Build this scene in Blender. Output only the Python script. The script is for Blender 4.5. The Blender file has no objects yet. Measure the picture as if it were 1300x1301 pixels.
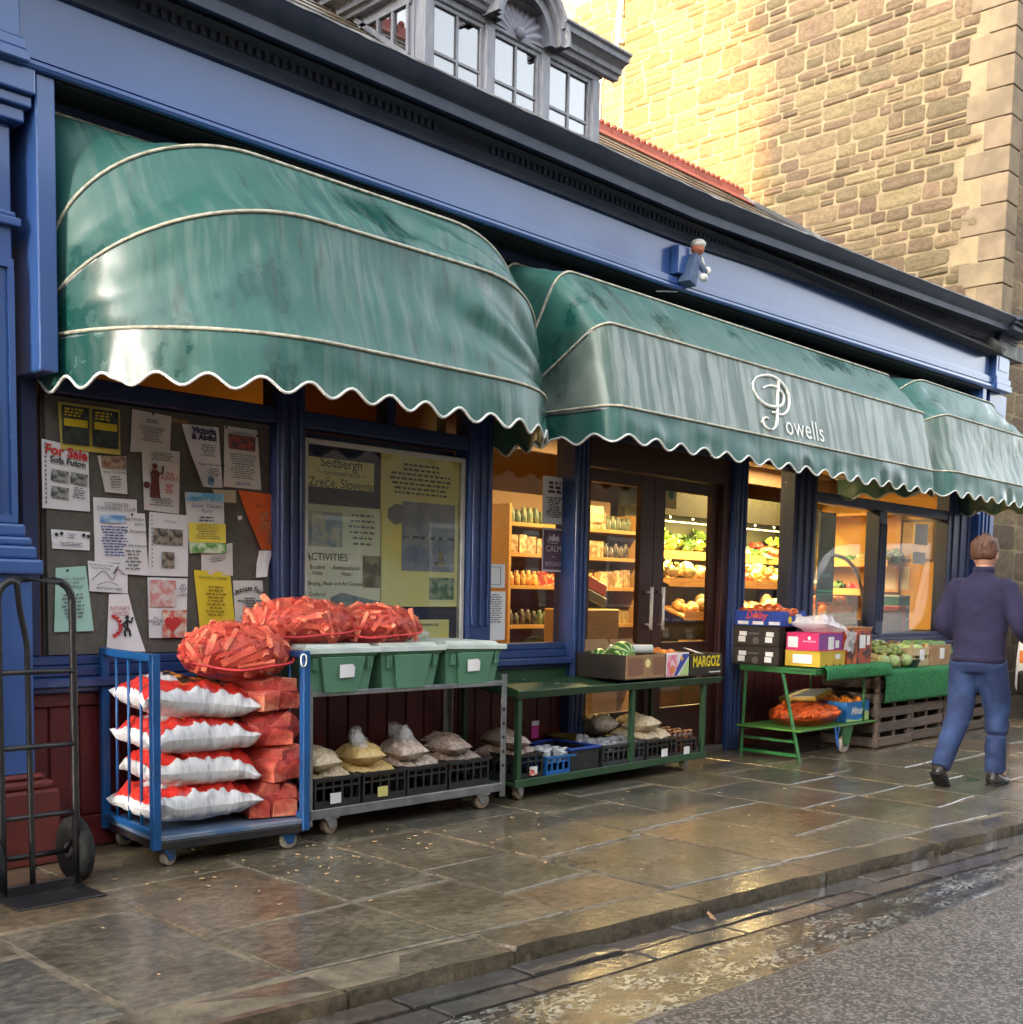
import bpy, bmesh, math, random
from mathutils import Vector, Matrix, noise as mn
R = math.radians
scn = bpy.context.scene
col = scn.collection
# ------------------------------------------------------------------ camera, sky, sun, exposure
CAM_H, CAM_D = 1.30, 5.37
FPX, CX, CY, IMG_W, IMG_H = 1450.0, 650.0, 875.0, 1300.0, 1301.0
YAW, PITCH, ROLL = R(46.1), R(4.9), R(1.12)
FW = Vector((math.sin(YAW)*math.cos(PITCH), math.cos(YAW)*math.cos(PITCH), -math.sin(PITCH)))
_rt = Vector((math.cos(YAW), -math.sin(YAW), 0.0)); _up = _rt.cross(FW)
RT = _rt*math.cos(ROLL) + _up*math.sin(ROLL)
UP = -_rt*math.sin(ROLL) + _up*math.cos(ROLL)
CAM = Vector((0, -CAM_D, CAM_H))
cd = bpy.data.cameras.new('camera'); cam = bpy.data.objects.new('camera', cd); col.objects.link(cam)
cd.sensor_fit = 'HORIZONTAL'; cd.sensor_width = 36; cd.lens = 36*FPX/IMG_W
cd.shift_y = (CY-IMG_H/2)/IMG_W
cd.clip_start = 0.05; cd.clip_end = 1000
m3 = Matrix((RT, UP, -FW)).transposed().to_4x4(); m3.translation = CAM
cam.matrix_world = m3
scn.camera = cam

SUN_A, SUN_E = R(12), R(9.5)
world = bpy.data.worlds.new('World'); scn.world = world; world.use_nodes = True
wn = world.node_tree; wn.nodes.clear()
sky = wn.nodes.new('ShaderNodeTexSky'); sky.sky_type = 'NISHITA'; sky.sun_disc = False
sky.sun_elevation = SUN_E; sky.sun_rotation = math.atan2(-math.cos(SUN_A), -math.sin(SUN_A))
sky.air_density = 1.0; sky.dust_density = 4.0; sky.ozone_density = 1.0
hs = wn.nodes.new('ShaderNodeHueSaturation'); hs.inputs['Saturation'].default_value = 0.30
hs.inputs['Value'].default_value = 1.0
bg = wn.nodes.new('ShaderNodeBackground'); bg.inputs['Strength'].default_value = 0.15
wo = wn.nodes.new('ShaderNodeOutputWorld')
wn.links.new(sky.outputs[0], hs.inputs['Color']); wn.links.new(hs.outputs[0], bg.inputs['Color'])
wn.links.new(bg.outputs[0], wo.inputs['Surface'])
sd = bpy.data.lights.new('sun', 'SUN'); sun = bpy.data.objects.new('sun', sd); col.objects.link(sun)
sd.energy = 3.5; sd.angle = R(1.1); sd.color = (1.0, 0.58, 0.19)
sun.rotation_euler = Vector((math.cos(SUN_A)*math.cos(SUN_E), math.sin(SUN_A)*math.cos(SUN_E), -math.sin(SUN_E))).to_track_quat('-Z', 'Y').to_euler()
sun.location = (-20, -8, 20)
scn.view_settings.view_transform = 'Standard'; scn.view_settings.look = 'None'
scn.view_settings.gamma = 1.0; scn.view_settings.use_curve_mapping = False
scn.view_settings.exposure = 3.18
scn.render.engine = 'CYCLES'
scn.cycles.max_bounces = 8; scn.cycles.transparent_max_bounces = 12
scn.cycles.caustics_reflective = False; scn.cycles.caustics_refractive = False

# ------------------------------------------------------------------ photo pixel -> point on a known plane
def ray(u, v): return FW + RT*((u-CX)/FPX) - UP*((v-CY)/FPX)
def onY(u, v, Y=0.0):
    r = ray(u, v); return CAM + r*((Y+CAM_D)/r.y)
def onZ(u, v, Z=0.0):
    r = ray(u, v); return CAM + r*((Z-CAM_H)/r.z)
def onX(u, v, X):
    r = ray(u, v); return CAM + r*(X/r.x)
def onP(u, v, p, n):
    r = ray(u, v); return CAM + r*((Vector(p)-CAM).dot(n)/r.dot(n))

# ------------------------------------------------------------------ materials
def nd(t, typ, **kw):
    n = t.nodes.new(typ)
    for k, v in kw.items():
        if k.startswith('i_'): n.inputs[k[2:].replace('_', ' ')].default_value = v
        else: setattr(n, k, v)
    return n
def c4(c): return (c[0], c[1], c[2], 1.0)
MATS = {}
def mat(name, c, rough=.5, c2=None, scale=6.0, metal=0.0, bump=0.0, bscale=60.0, coat=0.0, stretch=(1,1,1),
        rnd=0.0, ramp=(.38,.62), rough2=None, detail=4.0, trans=0.0, alpha=1.0, hrnd=0.0, spec=.5, emit=None, estr=0.0, world_co=False):
    if name in MATS: return MATS[name]
    m = bpy.data.materials.new(name); m.use_nodes = True; t = m.node_tree; L = t.links
    b = t.nodes['Principled BSDF']
    b.inputs['Base Color'].default_value = c4(c); b.inputs['Roughness'].default_value = rough
    b.inputs['Metallic'].default_value = metal; b.inputs['Coat Weight'].default_value = coat
    b.inputs['Coat Roughness'].default_value = .12
    b.inputs['Specular IOR Level'].default_value = spec
    if trans: b.inputs['Transmission Weight'].default_value = trans
    b.inputs['Alpha'].default_value = alpha
    if emit: b.inputs['Emission Color'].default_value = c4(emit); b.inputs['Emission Strength'].default_value = estr
    out = None
    if c2 is not None or bump or rough2 is not None:
        tc = nd(t, 'ShaderNodeTexCoord'); mp = nd(t, 'ShaderNodeMapping'); mp.inputs['Scale'].default_value = stretch
        if world_co:
            gg = nd(t, 'ShaderNodeNewGeometry'); L.new(gg.outputs['Position'], mp.inputs['Vector'])
        else: L.new(tc.outputs['Object'], mp.inputs['Vector'])
        if rnd or hrnd:
            oi0 = nd(t, 'ShaderNodeObjectInfo'); vm = nd(t, 'ShaderNodeVectorMath', operation='ADD')
            sc = nd(t, 'ShaderNodeMath', operation='MULTIPLY'); sc.inputs[1].default_value = 37.0
            L.new(oi0.outputs['Random'], sc.inputs[0]); L.new(mp.outputs[0], vm.inputs[0]); L.new(sc.outputs[0], vm.inputs[1])
            vec = vm.outputs[0]
        else: vec = mp.outputs[0]
    if c2 is not None or rough2 is not None:
        n1 = nd(t, 'ShaderNodeTexNoise', i_Scale=scale, i_Detail=detail); L.new(vec, n1.inputs['Vector'])
        rp = nd(t, 'ShaderNodeValToRGB'); rp.color_ramp.elements[0].position = ramp[0]; rp.color_ramp.elements[1].position = ramp[1]
        L.new(n1.outputs[0], rp.inputs[0])
        if c2 is not None:
            mx = nd(t, 'ShaderNodeMix', data_type='RGBA'); mx.inputs[6].default_value = c4(c); mx.inputs[7].default_value = c4(c2)
            L.new(rp.outputs[0], mx.inputs[0]); out = mx.outputs[2]
        if rough2 is not None:
            mr = nd(t, 'ShaderNodeMapRange'); mr.inputs[3].default_value = rough; mr.inputs[4].default_value = rough2
            L.new(rp.outputs[0], mr.inputs[0]); L.new(mr.outputs[0], b.inputs['Roughness'])
    if rnd or hrnd:
        oi = nd(t, 'ShaderNodeObjectInfo'); hv = nd(t, 'ShaderNodeHueSaturation')
        mr = nd(t, 'ShaderNodeMapRange'); mr.inputs[3].default_value = 1-rnd; mr.inputs[4].default_value = 1+rnd
        L.new(oi.outputs['Random'], mr.inputs[0]); L.new(mr.outputs[0], hv.inputs['Value'])
        if hrnd:
            m2 = nd(t, 'ShaderNodeMath', operation='MULTIPLY'); m2.inputs[1].default_value = 7.13
            m3_ = nd(t, 'ShaderNodeMath', operation='FRACT'); L.new(oi.outputs['Random'], m2.inputs[0]); L.new(m2.outputs[0], m3_.inputs[0])
            mr2 = nd(t, 'ShaderNodeMapRange'); mr2.inputs[3].default_value = .5-hrnd; mr2.inputs[4].default_value = .5+hrnd
            L.new(m3_.outputs[0], mr2.inputs[0]); L.new(mr2.outputs[0], hv.inputs['Hue'])
        if out: L.new(out, hv.inputs['Color'])
        else: hv.inputs['Color'].default_value = c4(c)
        out = hv.outputs[0]
    if out: L.new(out, b.inputs['Base Color'])
    if bump:
        n2 = nd(t, 'ShaderNodeTexNoise', i_Scale=bscale, i_Detail=3.0); L.new(vec, n2.inputs['Vector'])
        bp = nd(t, 'ShaderNodeBump', i_Strength=bump, i_Distance=.01); L.new(n2.outputs[0], bp.inputs['Height']); L.new(bp.outputs[0], b.inputs['Normal'])
    MATS[name] = m
    return m
def glass_mat(name, tint=(1,1,1), refl=1.0, rough=.0):
    if name in MATS: return MATS[name]
    m = bpy.data.materials.new(name); m.use_nodes = True; t = m.node_tree; t.nodes.clear(); L = t.links
    tr = nd(t, 'ShaderNodeBsdfTransparent'); tr.inputs[0].default_value = c4(tint)
    gl = nd(t, 'ShaderNodeBsdfGlossy'); gl.inputs['Roughness'].default_value = rough
    gb = nd(t, 'ShaderNodeNewGeometry'); im = nd(t, 'ShaderNodeMapRange'); im.inputs[3].default_value = 1.5; im.inputs[4].default_value = 1/1.5
    fr = nd(t, 'ShaderNodeFresnel'); L.new(gb.outputs['Backfacing'], im.inputs[0]); L.new(im.outputs[0], fr.inputs['IOR']); mm = nd(t, 'ShaderNodeMath', operation='MULTIPLY'); mm.inputs[1].default_value = refl
    mm.use_clamp = True
    mx = nd(t, 'ShaderNodeMixShader'); o = nd(t, 'ShaderNodeOutputMaterial')
    L.new(fr.outputs[0], mm.inputs[0]); L.new(mm.outputs[0], mx.inputs[0]); L.new(tr.outputs[0], mx.inputs[1]); L.new(gl.outputs[0], mx.inputs[2]); L.new(mx.outputs[0], o.inputs[0])
    MATS[name] = m
    return m

# ------------------------------------------------------------------ mesh builder
class MB:
    def __init__(s): s.v = []; s.f = []; s.m = []
    def add(s, vs, fs, mi=0, M=None):
        o = len(s.v)
        s.v += [tuple(M @ Vector(p)) for p in vs] if M is not None else [tuple(p) for p in vs]
        for f in fs: s.f.append(tuple(i+o for i in f)); s.m.append(mi)
        return s
    def box(s, x0, x1, y0, y1, z0, z1, mi=0, M=None):
        return s.add([(x0,y0,z0),(x1,y0,z0),(x1,y1,z0),(x0,y1,z0),(x0,y0,z1),(x1,y0,z1),(x1,y1,z1),(x0,y1,z1)],
                     [(0,3,2,1),(4,5,6,7),(0,1,5,4),(1,2,6,5),(2,3,7,6),(3,0,4,7)], mi, M)
    def frustum(s, b, t, z0, z1, mi=0, M=None):   # b,t = (x0,x1,y0,y1)
        return s.add([(b[0],b[2],z0),(b[1],b[2],z0),(b[1],b[3],z0),(b[0],b[3],z0),(t[0],t[2],z1),(t[1],t[2],z1),(t[1],t[3],z1),(t[0],t[3],z1)],
                     [(0,3,2,1),(4,5,6,7),(0,1,5,4),(1,2,6,5),(2,3,7,6),(3,0,4,7)], mi, M)
    def prism(s, poly, a, b, axis='x', mi=0, M=None):   # poly in the two other axes
        n = len(poly)
        def pt(p, t): return {'x': (t,p[0],p[1]), 'y': (p[0],t,p[1]), 'z': (p[0],p[1],t)}[axis]
        vs = [pt(p, a) for p in poly] + [pt(p, b) for p in poly]
        fs = [tuple(range(n-1,-1,-1)), tuple(range(n,2*n))] + [(i,(i+1)%n,n+(i+1)%n,n+i) for i in range(n)]
        return s.add(vs, fs, mi, M)
    def tube(s, pts, r, n=8, mi=0, cap=True, closed=False, M=None):
        pts = [Vector(p) for p in pts]; k = len(pts); vs = []; fs = []
        rr = r if isinstance(r, (list, tuple)) else [r]*k
        ref = None
        for i, p in enumerate(pts):
            if closed: d = pts[(i+1)%k]-pts[i-1]
            else: d = pts[min(i+1,k-1)]-pts[max(i-1,0)]
            if d.length < 1e-9: d = Vector((0,0,1))
            d.normalize()
            if ref is None: ref = Vector((0,0,1)) if abs(d.z) < .9 else Vector((1,0,0))
            a = d.cross(ref)
            if a.length < 1e-6: a = d.cross(Vector((0,1,0)))
            a.normalize(); b = d.cross(a); ref = -b if False else ref
            for j in range(n):
                t = 2*math.pi*j/n; vs.append(p + a*math.cos(t)*rr[i] + b*math.sin(t)*rr[i])
        for i in range(k if closed else k-1):
            for j in range(n):
                q = (i+1)%k
                fs.append((i*n+j, i*n+(j+1)%n, q*n+(j+1)%n, q*n+j))
        if cap and not closed: fs += [tuple(range(n-1,-1,-1)), tuple(range((k-1)*n, k*n))]
        return s.add(vs, fs, mi, M)
    def lathe(s, prof, n=20, c=(0,0,0), axis='z', mi=0, M=None):   # prof: (radius, along)
        vs = []; fs = []; k = len(prof)
        for r, z in prof:
            for j in range(n):
                t = 2*math.pi*j/n; a, b = r*math.cos(t), r*math.sin(t)
                p = {'z': (a,b,z), 'x': (z,a,b), 'y': (a,z,b)}[axis]
                vs.append((p[0]+c[0], p[1]+c[1], p[2]+c[2]))
        for i in range(k-1):
            for j in range(n): fs.append((i*n+j, i*n+(j+1)%n, (i+1)*n+(j+1)%n, (i+1)*n+j))
        fs += [tuple(range(n-1,-1,-1)), tuple(range((k-1)*n, k*n))]
        return s.add(vs, fs, mi, M)
    def ball(s, c, r, n=12, k=8, sx=1, sy=1, sz=1, mi=0, jit=0, seed=0, M=None):
        vs = [(c[0], c[1], c[2]-r*sz)]; fs = []
        for i in range(1, k):
            a = math.pi*i/k
            for j in range(n):
                t = 2*math.pi*j/n
                d = Vector((math.sin(a)*math.cos(t), math.sin(a)*math.sin(t), -math.cos(a)))
                q = r*(1+(jit*mn.noise(d*2.3+Vector((seed*3.1, seed, 0))) if jit else 0))
                vs.append((c[0]+d.x*q*sx, c[1]+d.y*q*sy, c[2]+d.z*q*sz))
        vs.append((c[0], c[1], c[2]+r*sz)); top = len(vs)-1
        for j in range(n):
            fs.append((0, 1+(j+1)%n, 1+j)); fs.append((top, top-n+j, top-n+(j+1)%n))
        for i in range(k-2):
            for j in range(n): fs.append((1+i*n+j, 1+i*n+(j+1)%n, 1+(i+1)*n+(j+1)%n, 1+(i+1)*n+j))
        return s.add(vs, fs, mi, M)
    def grid(s, pts, mi=0, wrap=False, M=None):   # pts[row][col]
        nr, nc = len(pts), len(pts[0]); vs = [p for r in pts for p in r]; fs = []
        for i in range(nr-1):
            for j in range(nc if wrap else nc-1):
                q = (j+1)%nc; fs.append((i*nc+j, i*nc+q, (i+1)*nc+q, (i+1)*nc+j))
        return s.add(vs, fs, mi, M)
    def mesh(s, name, mats, smooth=False):
        me = bpy.data.meshes.new(name); me.from_pydata(s.v, [], s.f)
        mats = mats if isinstance(mats, (list, tuple)) else [mats]
        for m in mats: me.materials.append(m)
        if len(mats) > 1: me.polygons.foreach_set('material_index', s.m)
        if smooth: me.polygons.foreach_set('use_smooth', [True]*len(s.f))
        me.update()
        return me
    def build(s, name, mats, parent=None, smooth=False, bevel=0.0, loc=None, rot=None, seg=1, auto=None):
        o = link(name, s.mesh(name, mats, smooth or auto is not None), parent, loc, rot)
        if bevel:
            b = o.modifiers.new('bevel', 'BEVEL'); b.width = bevel; b.segments = seg; b.limit_method = 'ANGLE'; b.angle_limit = R(40)
        if auto is not None: sharp(o.data, auto)
        return o
def sharp(me, ang):
    bm = bmesh.new(); bm.from_mesh(me)
    for e in bm.edges:
        if len(e.link_faces) == 2 and e.calc_face_angle(0) > R(ang): e.smooth = False
    bm.to_mesh(me); bm.free()
def link(name, data, parent=None, loc=None, rot=None, scale=None):
    o = bpy.data.objects.new(name, data); col.objects.link(o)
    if parent is not None: o.parent = parent
    if loc is not None: o.location = loc
    if rot is not None: o.rotation_euler = rot
    if scale is not None: o.scale = scale
    return o
def tag(o, label, cat, group=None):
    o['label'] = label; o['category'] = cat
    if group: o['group'] = group
    return o
def thing(name, label, cat, loc=(0,0,0), rz=0.0, group=None, rot=None):
    return tag(link(name, None, None, loc, rot if rot else (0,0,rz)), label, cat, group)
def struct(o): o['kind'] = 'structure'; return o
def copy_tree(o, parent=None):
    c = o.copy(); col.objects.link(c); c.parent = parent
    for ch in list(o.children): copy_tree(ch, c)
    return c
def T(x=0, y=0, z=0, rz=0, rx=0, ry=0, s=1.0):
    return Matrix.Translation((x,y,z)) @ Matrix.Rotation(rz, 4, 'Z') @ Matrix.Rotation(ry, 4, 'Y') @ Matrix.Rotation(rx, 4, 'X') @ Matrix.Scale(s, 4)
def bez(pts, n=6, closed=False):      # Catmull-Rom through points
    P = [Vector(p) for p in pts]; k = len(P); out = []
    for i in range(k if closed else k-1):
        p0 = P[i-1] if (i > 0 or closed) else P[i]; p1 = P[i]; p2 = P[(i+1)%k]; p3 = P[(i+2)%k] if (i+2 < k or closed) else p2
        for j in range(n):
            t = j/n
            out.append(.5*((2*p1)+(p2-p0)*t+(2*p0-5*p1+4*p2-p3)*t*t+(3*p1-p0-3*p2+p3)*t**3))
    if not closed: out.append(P[-1])
    return out
_fc = [0]
def text_mesh(s, size, align='CENTER', shear=0.0, bold=0.0, sx=1.0, space=1.0, line=1.0, ext=0.0):
    cu = bpy.data.curves.new('lettering', 'FONT'); cu.body = s; cu.size = size; cu.align_x = align; cu.align_y = 'CENTER'
    cu.shear = shear; cu.offset = bold; cu.space_character = space; cu.space_line = line; cu.resolution_u = 3; cu.extrude = ext
    o = bpy.data.objects.new('lettering_tmp', cu); col.objects.link(o)
    dg = bpy.context.evaluated_depsgraph_get(); me = bpy.data.meshes.new_from_object(o.evaluated_get(dg))
    bpy.data.objects.remove(o); bpy.data.curves.remove(cu)
    if sx != 1.0: me.transform(Matrix.Diagonal((sx,1,1,1)))
    me.name = 'lettering'
    return me
def text(s, size, m, parent, M, **kw):     # M: matrix whose XY plane carries the text, in parent space
    me = text_mesh(s, size, **kw); me.materials.clear(); me.materials.append(m)
    o = link('lettering', me, parent); o.matrix_local = M
    return o
FACE = Matrix(((1,0,0,0),(0,0,-1,0),(0,1,0,0),(0,0,0,1)))    # XY plane -> facade facing the street (-Y)
def front(x, y, z): return Matrix.Translation((x,y,z)) @ FACE
def lines_mesh(w, h, n, lh, seed=0, fill=.9, align='c', word=.05):   # rows of word-sized dashes in the XY plane
    rg = random.Random(seed); b = MB()
    for i in range(n):
        y = h/2 - (i+.5)*h/n; L = w*fill*rg.uniform(.55, 1.0)
        x = -L/2 if align == 'c' else -w*fill/2
        end = x+L
        while x < end-.25*word:
            ww = min(word*rg.uniform(.4, 1.4), end-x); b.add([(x,y-lh/2,0),(x+ww,y-lh/2,0),(x+ww,y+lh/2,0),(x,y+lh/2,0)], [(0,1,2,3)])
            x += ww + lh*.9
    return b
def nz(x, y=0.0, z=0.0): return mn.noise(Vector((x, y, z)))
# ------------------------------------------------------------------ shared materials
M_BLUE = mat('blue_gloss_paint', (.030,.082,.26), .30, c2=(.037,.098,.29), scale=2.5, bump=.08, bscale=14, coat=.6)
M_POST = mat('shaded_blue_post', (.018,.046,.150), .36, c2=(.024,.056,.175), scale=3, bump=.1, bscale=20, coat=.3)  # same blue as the fascia, with awning shade put into the colour
M_SHADEBLUE = mat('shaded_blue_frame', (.014,.026,.085), .42, c2=(.02,.035,.10), scale=5, bump=.08, bscale=25)  # darker still: shade under the awnings put into the blue
M_CORN = mat('weathered_cornice_paint', (.022,.032,.062), .55, c2=(.042,.052,.082), scale=5, bump=.15, bscale=30)
M_LEAD = mat('old_lead', (.075,.075,.075), .6, c2=(.24,.235,.22), scale=7, bump=.4, bscale=20, ramp=(.45,.7))
M_RED = mat('oxblood_paint', (.115,.011,.012), .45, c2=(.08,.010,.011), scale=4, bump=.08, bscale=20)
M_DOOR = mat('varnished_door_wood', (.050,.014,.010), .38, c2=(.032,.009,.007), scale=3, stretch=(14,14,1), bump=.1, bscale=30)
M_OCHRE = mat('ochre_wall_paint', (.55,.31,.07), .7, c2=(.50,.27,.055), scale=2)
M_CEIL = mat('ceiling_paint', (.62,.42,.16), .8, c2=(.58,.38,.13), scale=2)
M_IFLOOR = mat('shop_floor_lino', (.10,.07,.05), .5, c2=(.07,.05,.04), scale=6)
M_PINE = mat('pine_shelf', (.50,.28,.085), .5, c2=(.40,.21,.06), scale=4, stretch=(1,14,14))
M_GLASS = glass_mat('shop_window_glass', (.93,.95,.94), 1.15)
M_DGLASS = glass_mat('dormer_window_glass', (.55,.55,.58), 6.0, .01)
M_BLACK = mat('black_steel', (.012,.012,.014), .38, c2=(.03,.025,.022), scale=14, ramp=(.5,.75), bump=.1, bscale=60)
M_STEEL = mat('galvanised_steel', (.33,.34,.35), .42, c2=(.22,.23,.24), scale=9, metal=.75, bump=.12, bscale=40)
M_TBLUE = mat('trolley_blue_paint', (.008,.080,.25), .38, c2=(.006,.058,.18), scale=7, bump=.1, bscale=40)
M_TGREEN = mat('trolley_green_paint', (.016,.055,.022), .45, c2=(.028,.075,.03), scale=8, bump=.12, bscale=40)
M_TABGREEN = mat('table_green_paint', (.018,.15,.035), .45, c2=(.03,.11,.035), scale=9, bump=.1, bscale=40)
M_RUBBER = mat('black_rubber', (.008,.008,.008), .75, spec=.25, c2=(.02,.02,.02), scale=30, bump=.15, bscale=90)
M_CASTER = mat('worn_caster_tread', (.42,.38,.32), .6, c2=(.22,.18,.14), scale=18)
M_WHITE = mat('white_paper', (.80,.80,.79), .75, c2=(.68,.67,.65), scale=4)
M_INK = mat('black_ink', (.02,.02,.025), .7)
M_GREYINK = mat('grey_ink', (.16,.16,.17), .8)
M_REDINK = mat('red_ink', (.55,.03,.03), .7)
M_BLUEINK = mat('blue_ink', (.04,.06,.30), .7)
M_NAVYINK = mat('navy_ink', (.02,.02,.09), .7)
M_YELINK = mat('yellow_ink', (.75,.58,.02), .6)
M_CARD = mat('brown_cardboard', (.36,.21,.10), .8, c2=(.30,.17,.08), scale=6, bump=.06, bscale=50)
M_DCARD = mat('dark_printed_carton', (.020,.015,.012), .5, c2=(.032,.022,.016), scale=6)
M_BPLAST = mat('black_crate_plastic', (.012,.012,.013), .42, c2=(.022,.022,.022), scale=16, bump=.08, bscale=50)
M_FILM = mat('clear_polythene_film', (.80,.80,.80), .15, alpha=.32, spec=.9, bump=.6, bscale=25)

# ------------------------------------------------------------------ ground, road, pavement
def wet_mat(name, cols, joint=False, puddle=.5, bump=.35, bscale=9, chips=None, scale=3.0, rlo=.10, rhi=.40, fine=70.0, fstr=.45, cdr=(.44,.58), stretch=(1,1,1), vfine=(.55,1.45), vbig=(.6,1.4), blo=.25, film=(1.0,.45,.07,.28,16.0)):
    m = bpy.data.materials.new(name); m.use_nodes = True; t = m.node_tree; L = t.links; b = t.nodes['Principled BSDF']
    g = nd(t, 'ShaderNodeNewGeometry'); oi = nd(t, 'ShaderNodeObjectInfo')
    n1 = nd(t, 'ShaderNodeTexNoise', i_Scale=scale, i_Detail=6.0, i_Roughness=.65)
    n2 = nd(t, 'ShaderNodeTexNoise', i_Scale=scale*9, i_Detail=5.0, i_Roughness=.7)
    n3 = nd(t, 'ShaderNodeTexNoise', i_Scale=1.35, i_Detail=5.0, i_Roughness=.6)
    mpp = nd(t, 'ShaderNodeMapping'); mpp.inputs['Scale'].default_value = stretch; L.new(g.outputs['Position'], mpp.inputs[0])
    for n in (n1, n2, n3): L.new(mpp.outputs[0], n.inputs['Vector'])
    # per-stone colour
    r0 = nd(t, 'ShaderNodeValToRGB'); L.new(oi.outputs['Random'], r0.inputs[0]); e = r0.color_ramp.elements
    r0.color_ramp.interpolation = 'CONSTANT'
    e[0].color = c4(cols[0]); e[0].position = 0; e[1].color = c4(cols[-1]); e[1].position = (len(cols)-1)/len(cols)
    for i, c in enumerate(cols[1:-1]): q = r0.color_ramp.elements.new((i+1)/len(cols)); q.color = c4(c)
    mr = nd(t, 'ShaderNodeMapRange'); mr.inputs[1].default_value = .3; mr.inputs[2].default_value = .7; mr.inputs[3].default_value = vbig[0]; mr.inputs[4].default_value = vbig[1]
    L.new(n1.outputs[0], mr.inputs[0])
    mr2 = nd(t, 'ShaderNodeMapRange'); mr2.inputs[1].default_value = .3; mr2.inputs[2].default_value = .7; mr2.inputs[3].default_value = vfine[0]; mr2.inputs[4].default_value = vfine[1]
    L.new(n2.outputs[0], mr2.inputs[0])
    mu = nd(t, 'ShaderNodeMath', operation='MULTIPLY'); L.new(mr.outputs[0], mu.inputs[0]); L.new(mr2.outputs[0], mu.inputs[1])
    hv = nd(t, 'ShaderNodeHueSaturation'); L.new(r0.outputs[0], hv.inputs['Color']); L.new(mu.outputs[0], hv.inputs['Value'])
    colr = hv.outputs[0]
    if chips:
        vo = nd(t, 'ShaderNodeTexVoronoi', i_Scale=chips[0]); L.new(mpp.outputs[0], vo.inputs['Vector'])
        cr = nd(t, 'ShaderNodeValToRGB'); cr.color_ramp.elements[0].position = chips[1]; cr.color_ramp.elements[1].position = chips[1]+.12
        sp = nd(t, 'ShaderNodeSeparateColor'); L.new(vo.outputs['Color'], sp.inputs[0]); L.new(sp.outputs[0], cr.inputs[0])
        # chips show in drifts
        ad = nd(t, 'ShaderNodeTexNoise', i_Scale=chips[3], i_Detail=4.0); L.new(mpp.outputs[0], ad.inputs['Vector'])
        ar = nd(t, 'ShaderNodeValToRGB'); ar.color_ramp.elements[0].position = cdr[0]; ar.color_ramp.elements[1].position = cdr[1]; L.new(ad.outputs[0], ar.inputs[0])
        mm = nd(t, 'ShaderNodeMath', operation='MULTIPLY'); L.new(cr.outputs[0], mm.inputs[0]); L.new(ar.outputs[0], mm.inputs[1])
        mx = nd(t, 'ShaderNodeMix', data_type='RGBA'); mx.inputs[7].default_value = c4(chips[2]); L.new(mm.outputs[0], mx.inputs[0]); L.new(colr, mx.inputs[6])
        colr = mx.outputs[2]
    L.new(colr, b.inputs['Base Color'])
    pr = nd(t, 'ShaderNodeValToRGB'); pr.color_ramp.elements[0].position = puddle-.24; pr.color_ramp.elements[1].position = puddle+.24
    L.new(n3.outputs[0], pr.inputs[0])
    rr = nd(t, 'ShaderNodeMapRange'); rr.inputs[3].default_value = rlo; rr.inputs[4].default_value = rhi; L.new(pr.outputs[0], rr.inputs[0])
    L.new(rr.outputs[0], b.inputs['Roughness'])
    bn = nd(t, 'ShaderNodeTexNoise', i_Scale=bscale, i_Detail=7.0, i_Roughness=.62); L.new(mpp.outputs[0], bn.inputs['Vector'])
    bs = nd(t, 'ShaderNodeMapRange'); bs.inputs[3].default_value = bump*blo; bs.inputs[4].default_value = bump; L.new(pr.outputs[0], bs.inputs[0])
    bp = nd(t, 'ShaderNodeBump', i_Distance=.012); L.new(bs.outputs[0], bp.inputs['Strength']); L.new(bn.outputs[0], bp.inputs['Height'])
    fn_ = nd(t, 'ShaderNodeTexNoise', i_Scale=fine, i_Detail=4.0, i_Roughness=.7); L.new(mpp.outputs[0], fn_.inputs['Vector'])
    b2 = nd(t, 'ShaderNodeBump', i_Strength=fstr, i_Distance=.004); L.new(fn_.outputs[0], b2.inputs['Height']); L.new(bp.outputs[0], b2.inputs['Normal'])
    L.new(b2.outputs[0], b.inputs['Normal'])
    b.inputs['Specular IOR Level'].default_value = .4
    # film of rain water over the stone
    cw = nd(t, 'ShaderNodeMapRange'); cw.inputs[3].default_value = film[0]; cw.inputs[4].default_value = film[1]; L.new(pr.outputs[0], cw.inputs[0]); L.new(cw.outputs[0], b.inputs['Coat Weight'])
    b.inputs['Coat IOR'].default_value = 1.36; b.inputs['Coat Roughness'].default_value = film[2]
    wn_ = nd(t, 'ShaderNodeTexNoise', i_Scale=film[4], i_Detail=5.0, i_Roughness=.6); L.new(mpp.outputs[0], wn_.inputs['Vector'])
    b3 = nd(t, 'ShaderNodeBump', i_Strength=film[3], i_Distance=.01); L.new(wn_.outputs[0], b3.inputs['Height']); L.new(b3.outputs[0], b.inputs['Coat Normal'])
    return m
M_SLAB = wet_mat('wet_flagstone', [(.120,.102,.068),(.135,.108,.068),(.108,.094,.068),(.140,.104,.062),(.105,.096,.074),(.125,.108,.074),(.148,.104,.064)], puddle=.50, bump=.9, bscale=15, stretch=(.75,1,1), vfine=(.35,1.65), vbig=(.5,1.5), fine=60, fstr=.45, rlo=.22, rhi=.45, blo=.55)
M_MORT = mat('wet_mortar_and_grit', (.20,.16,.105), .9, c2=(.085,.068,.045), scale=9, bump=.6, bscale=60, world_co=True, ramp=(.35,.65))
M_KERB = wet_mat('wet_kerb_stone', [(.10,.082,.055),(.085,.07,.05),(.11,.085,.055)], puddle=.5, bump=.9, bscale=18, rlo=.08, rhi=.34, blo=.6)
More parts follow.
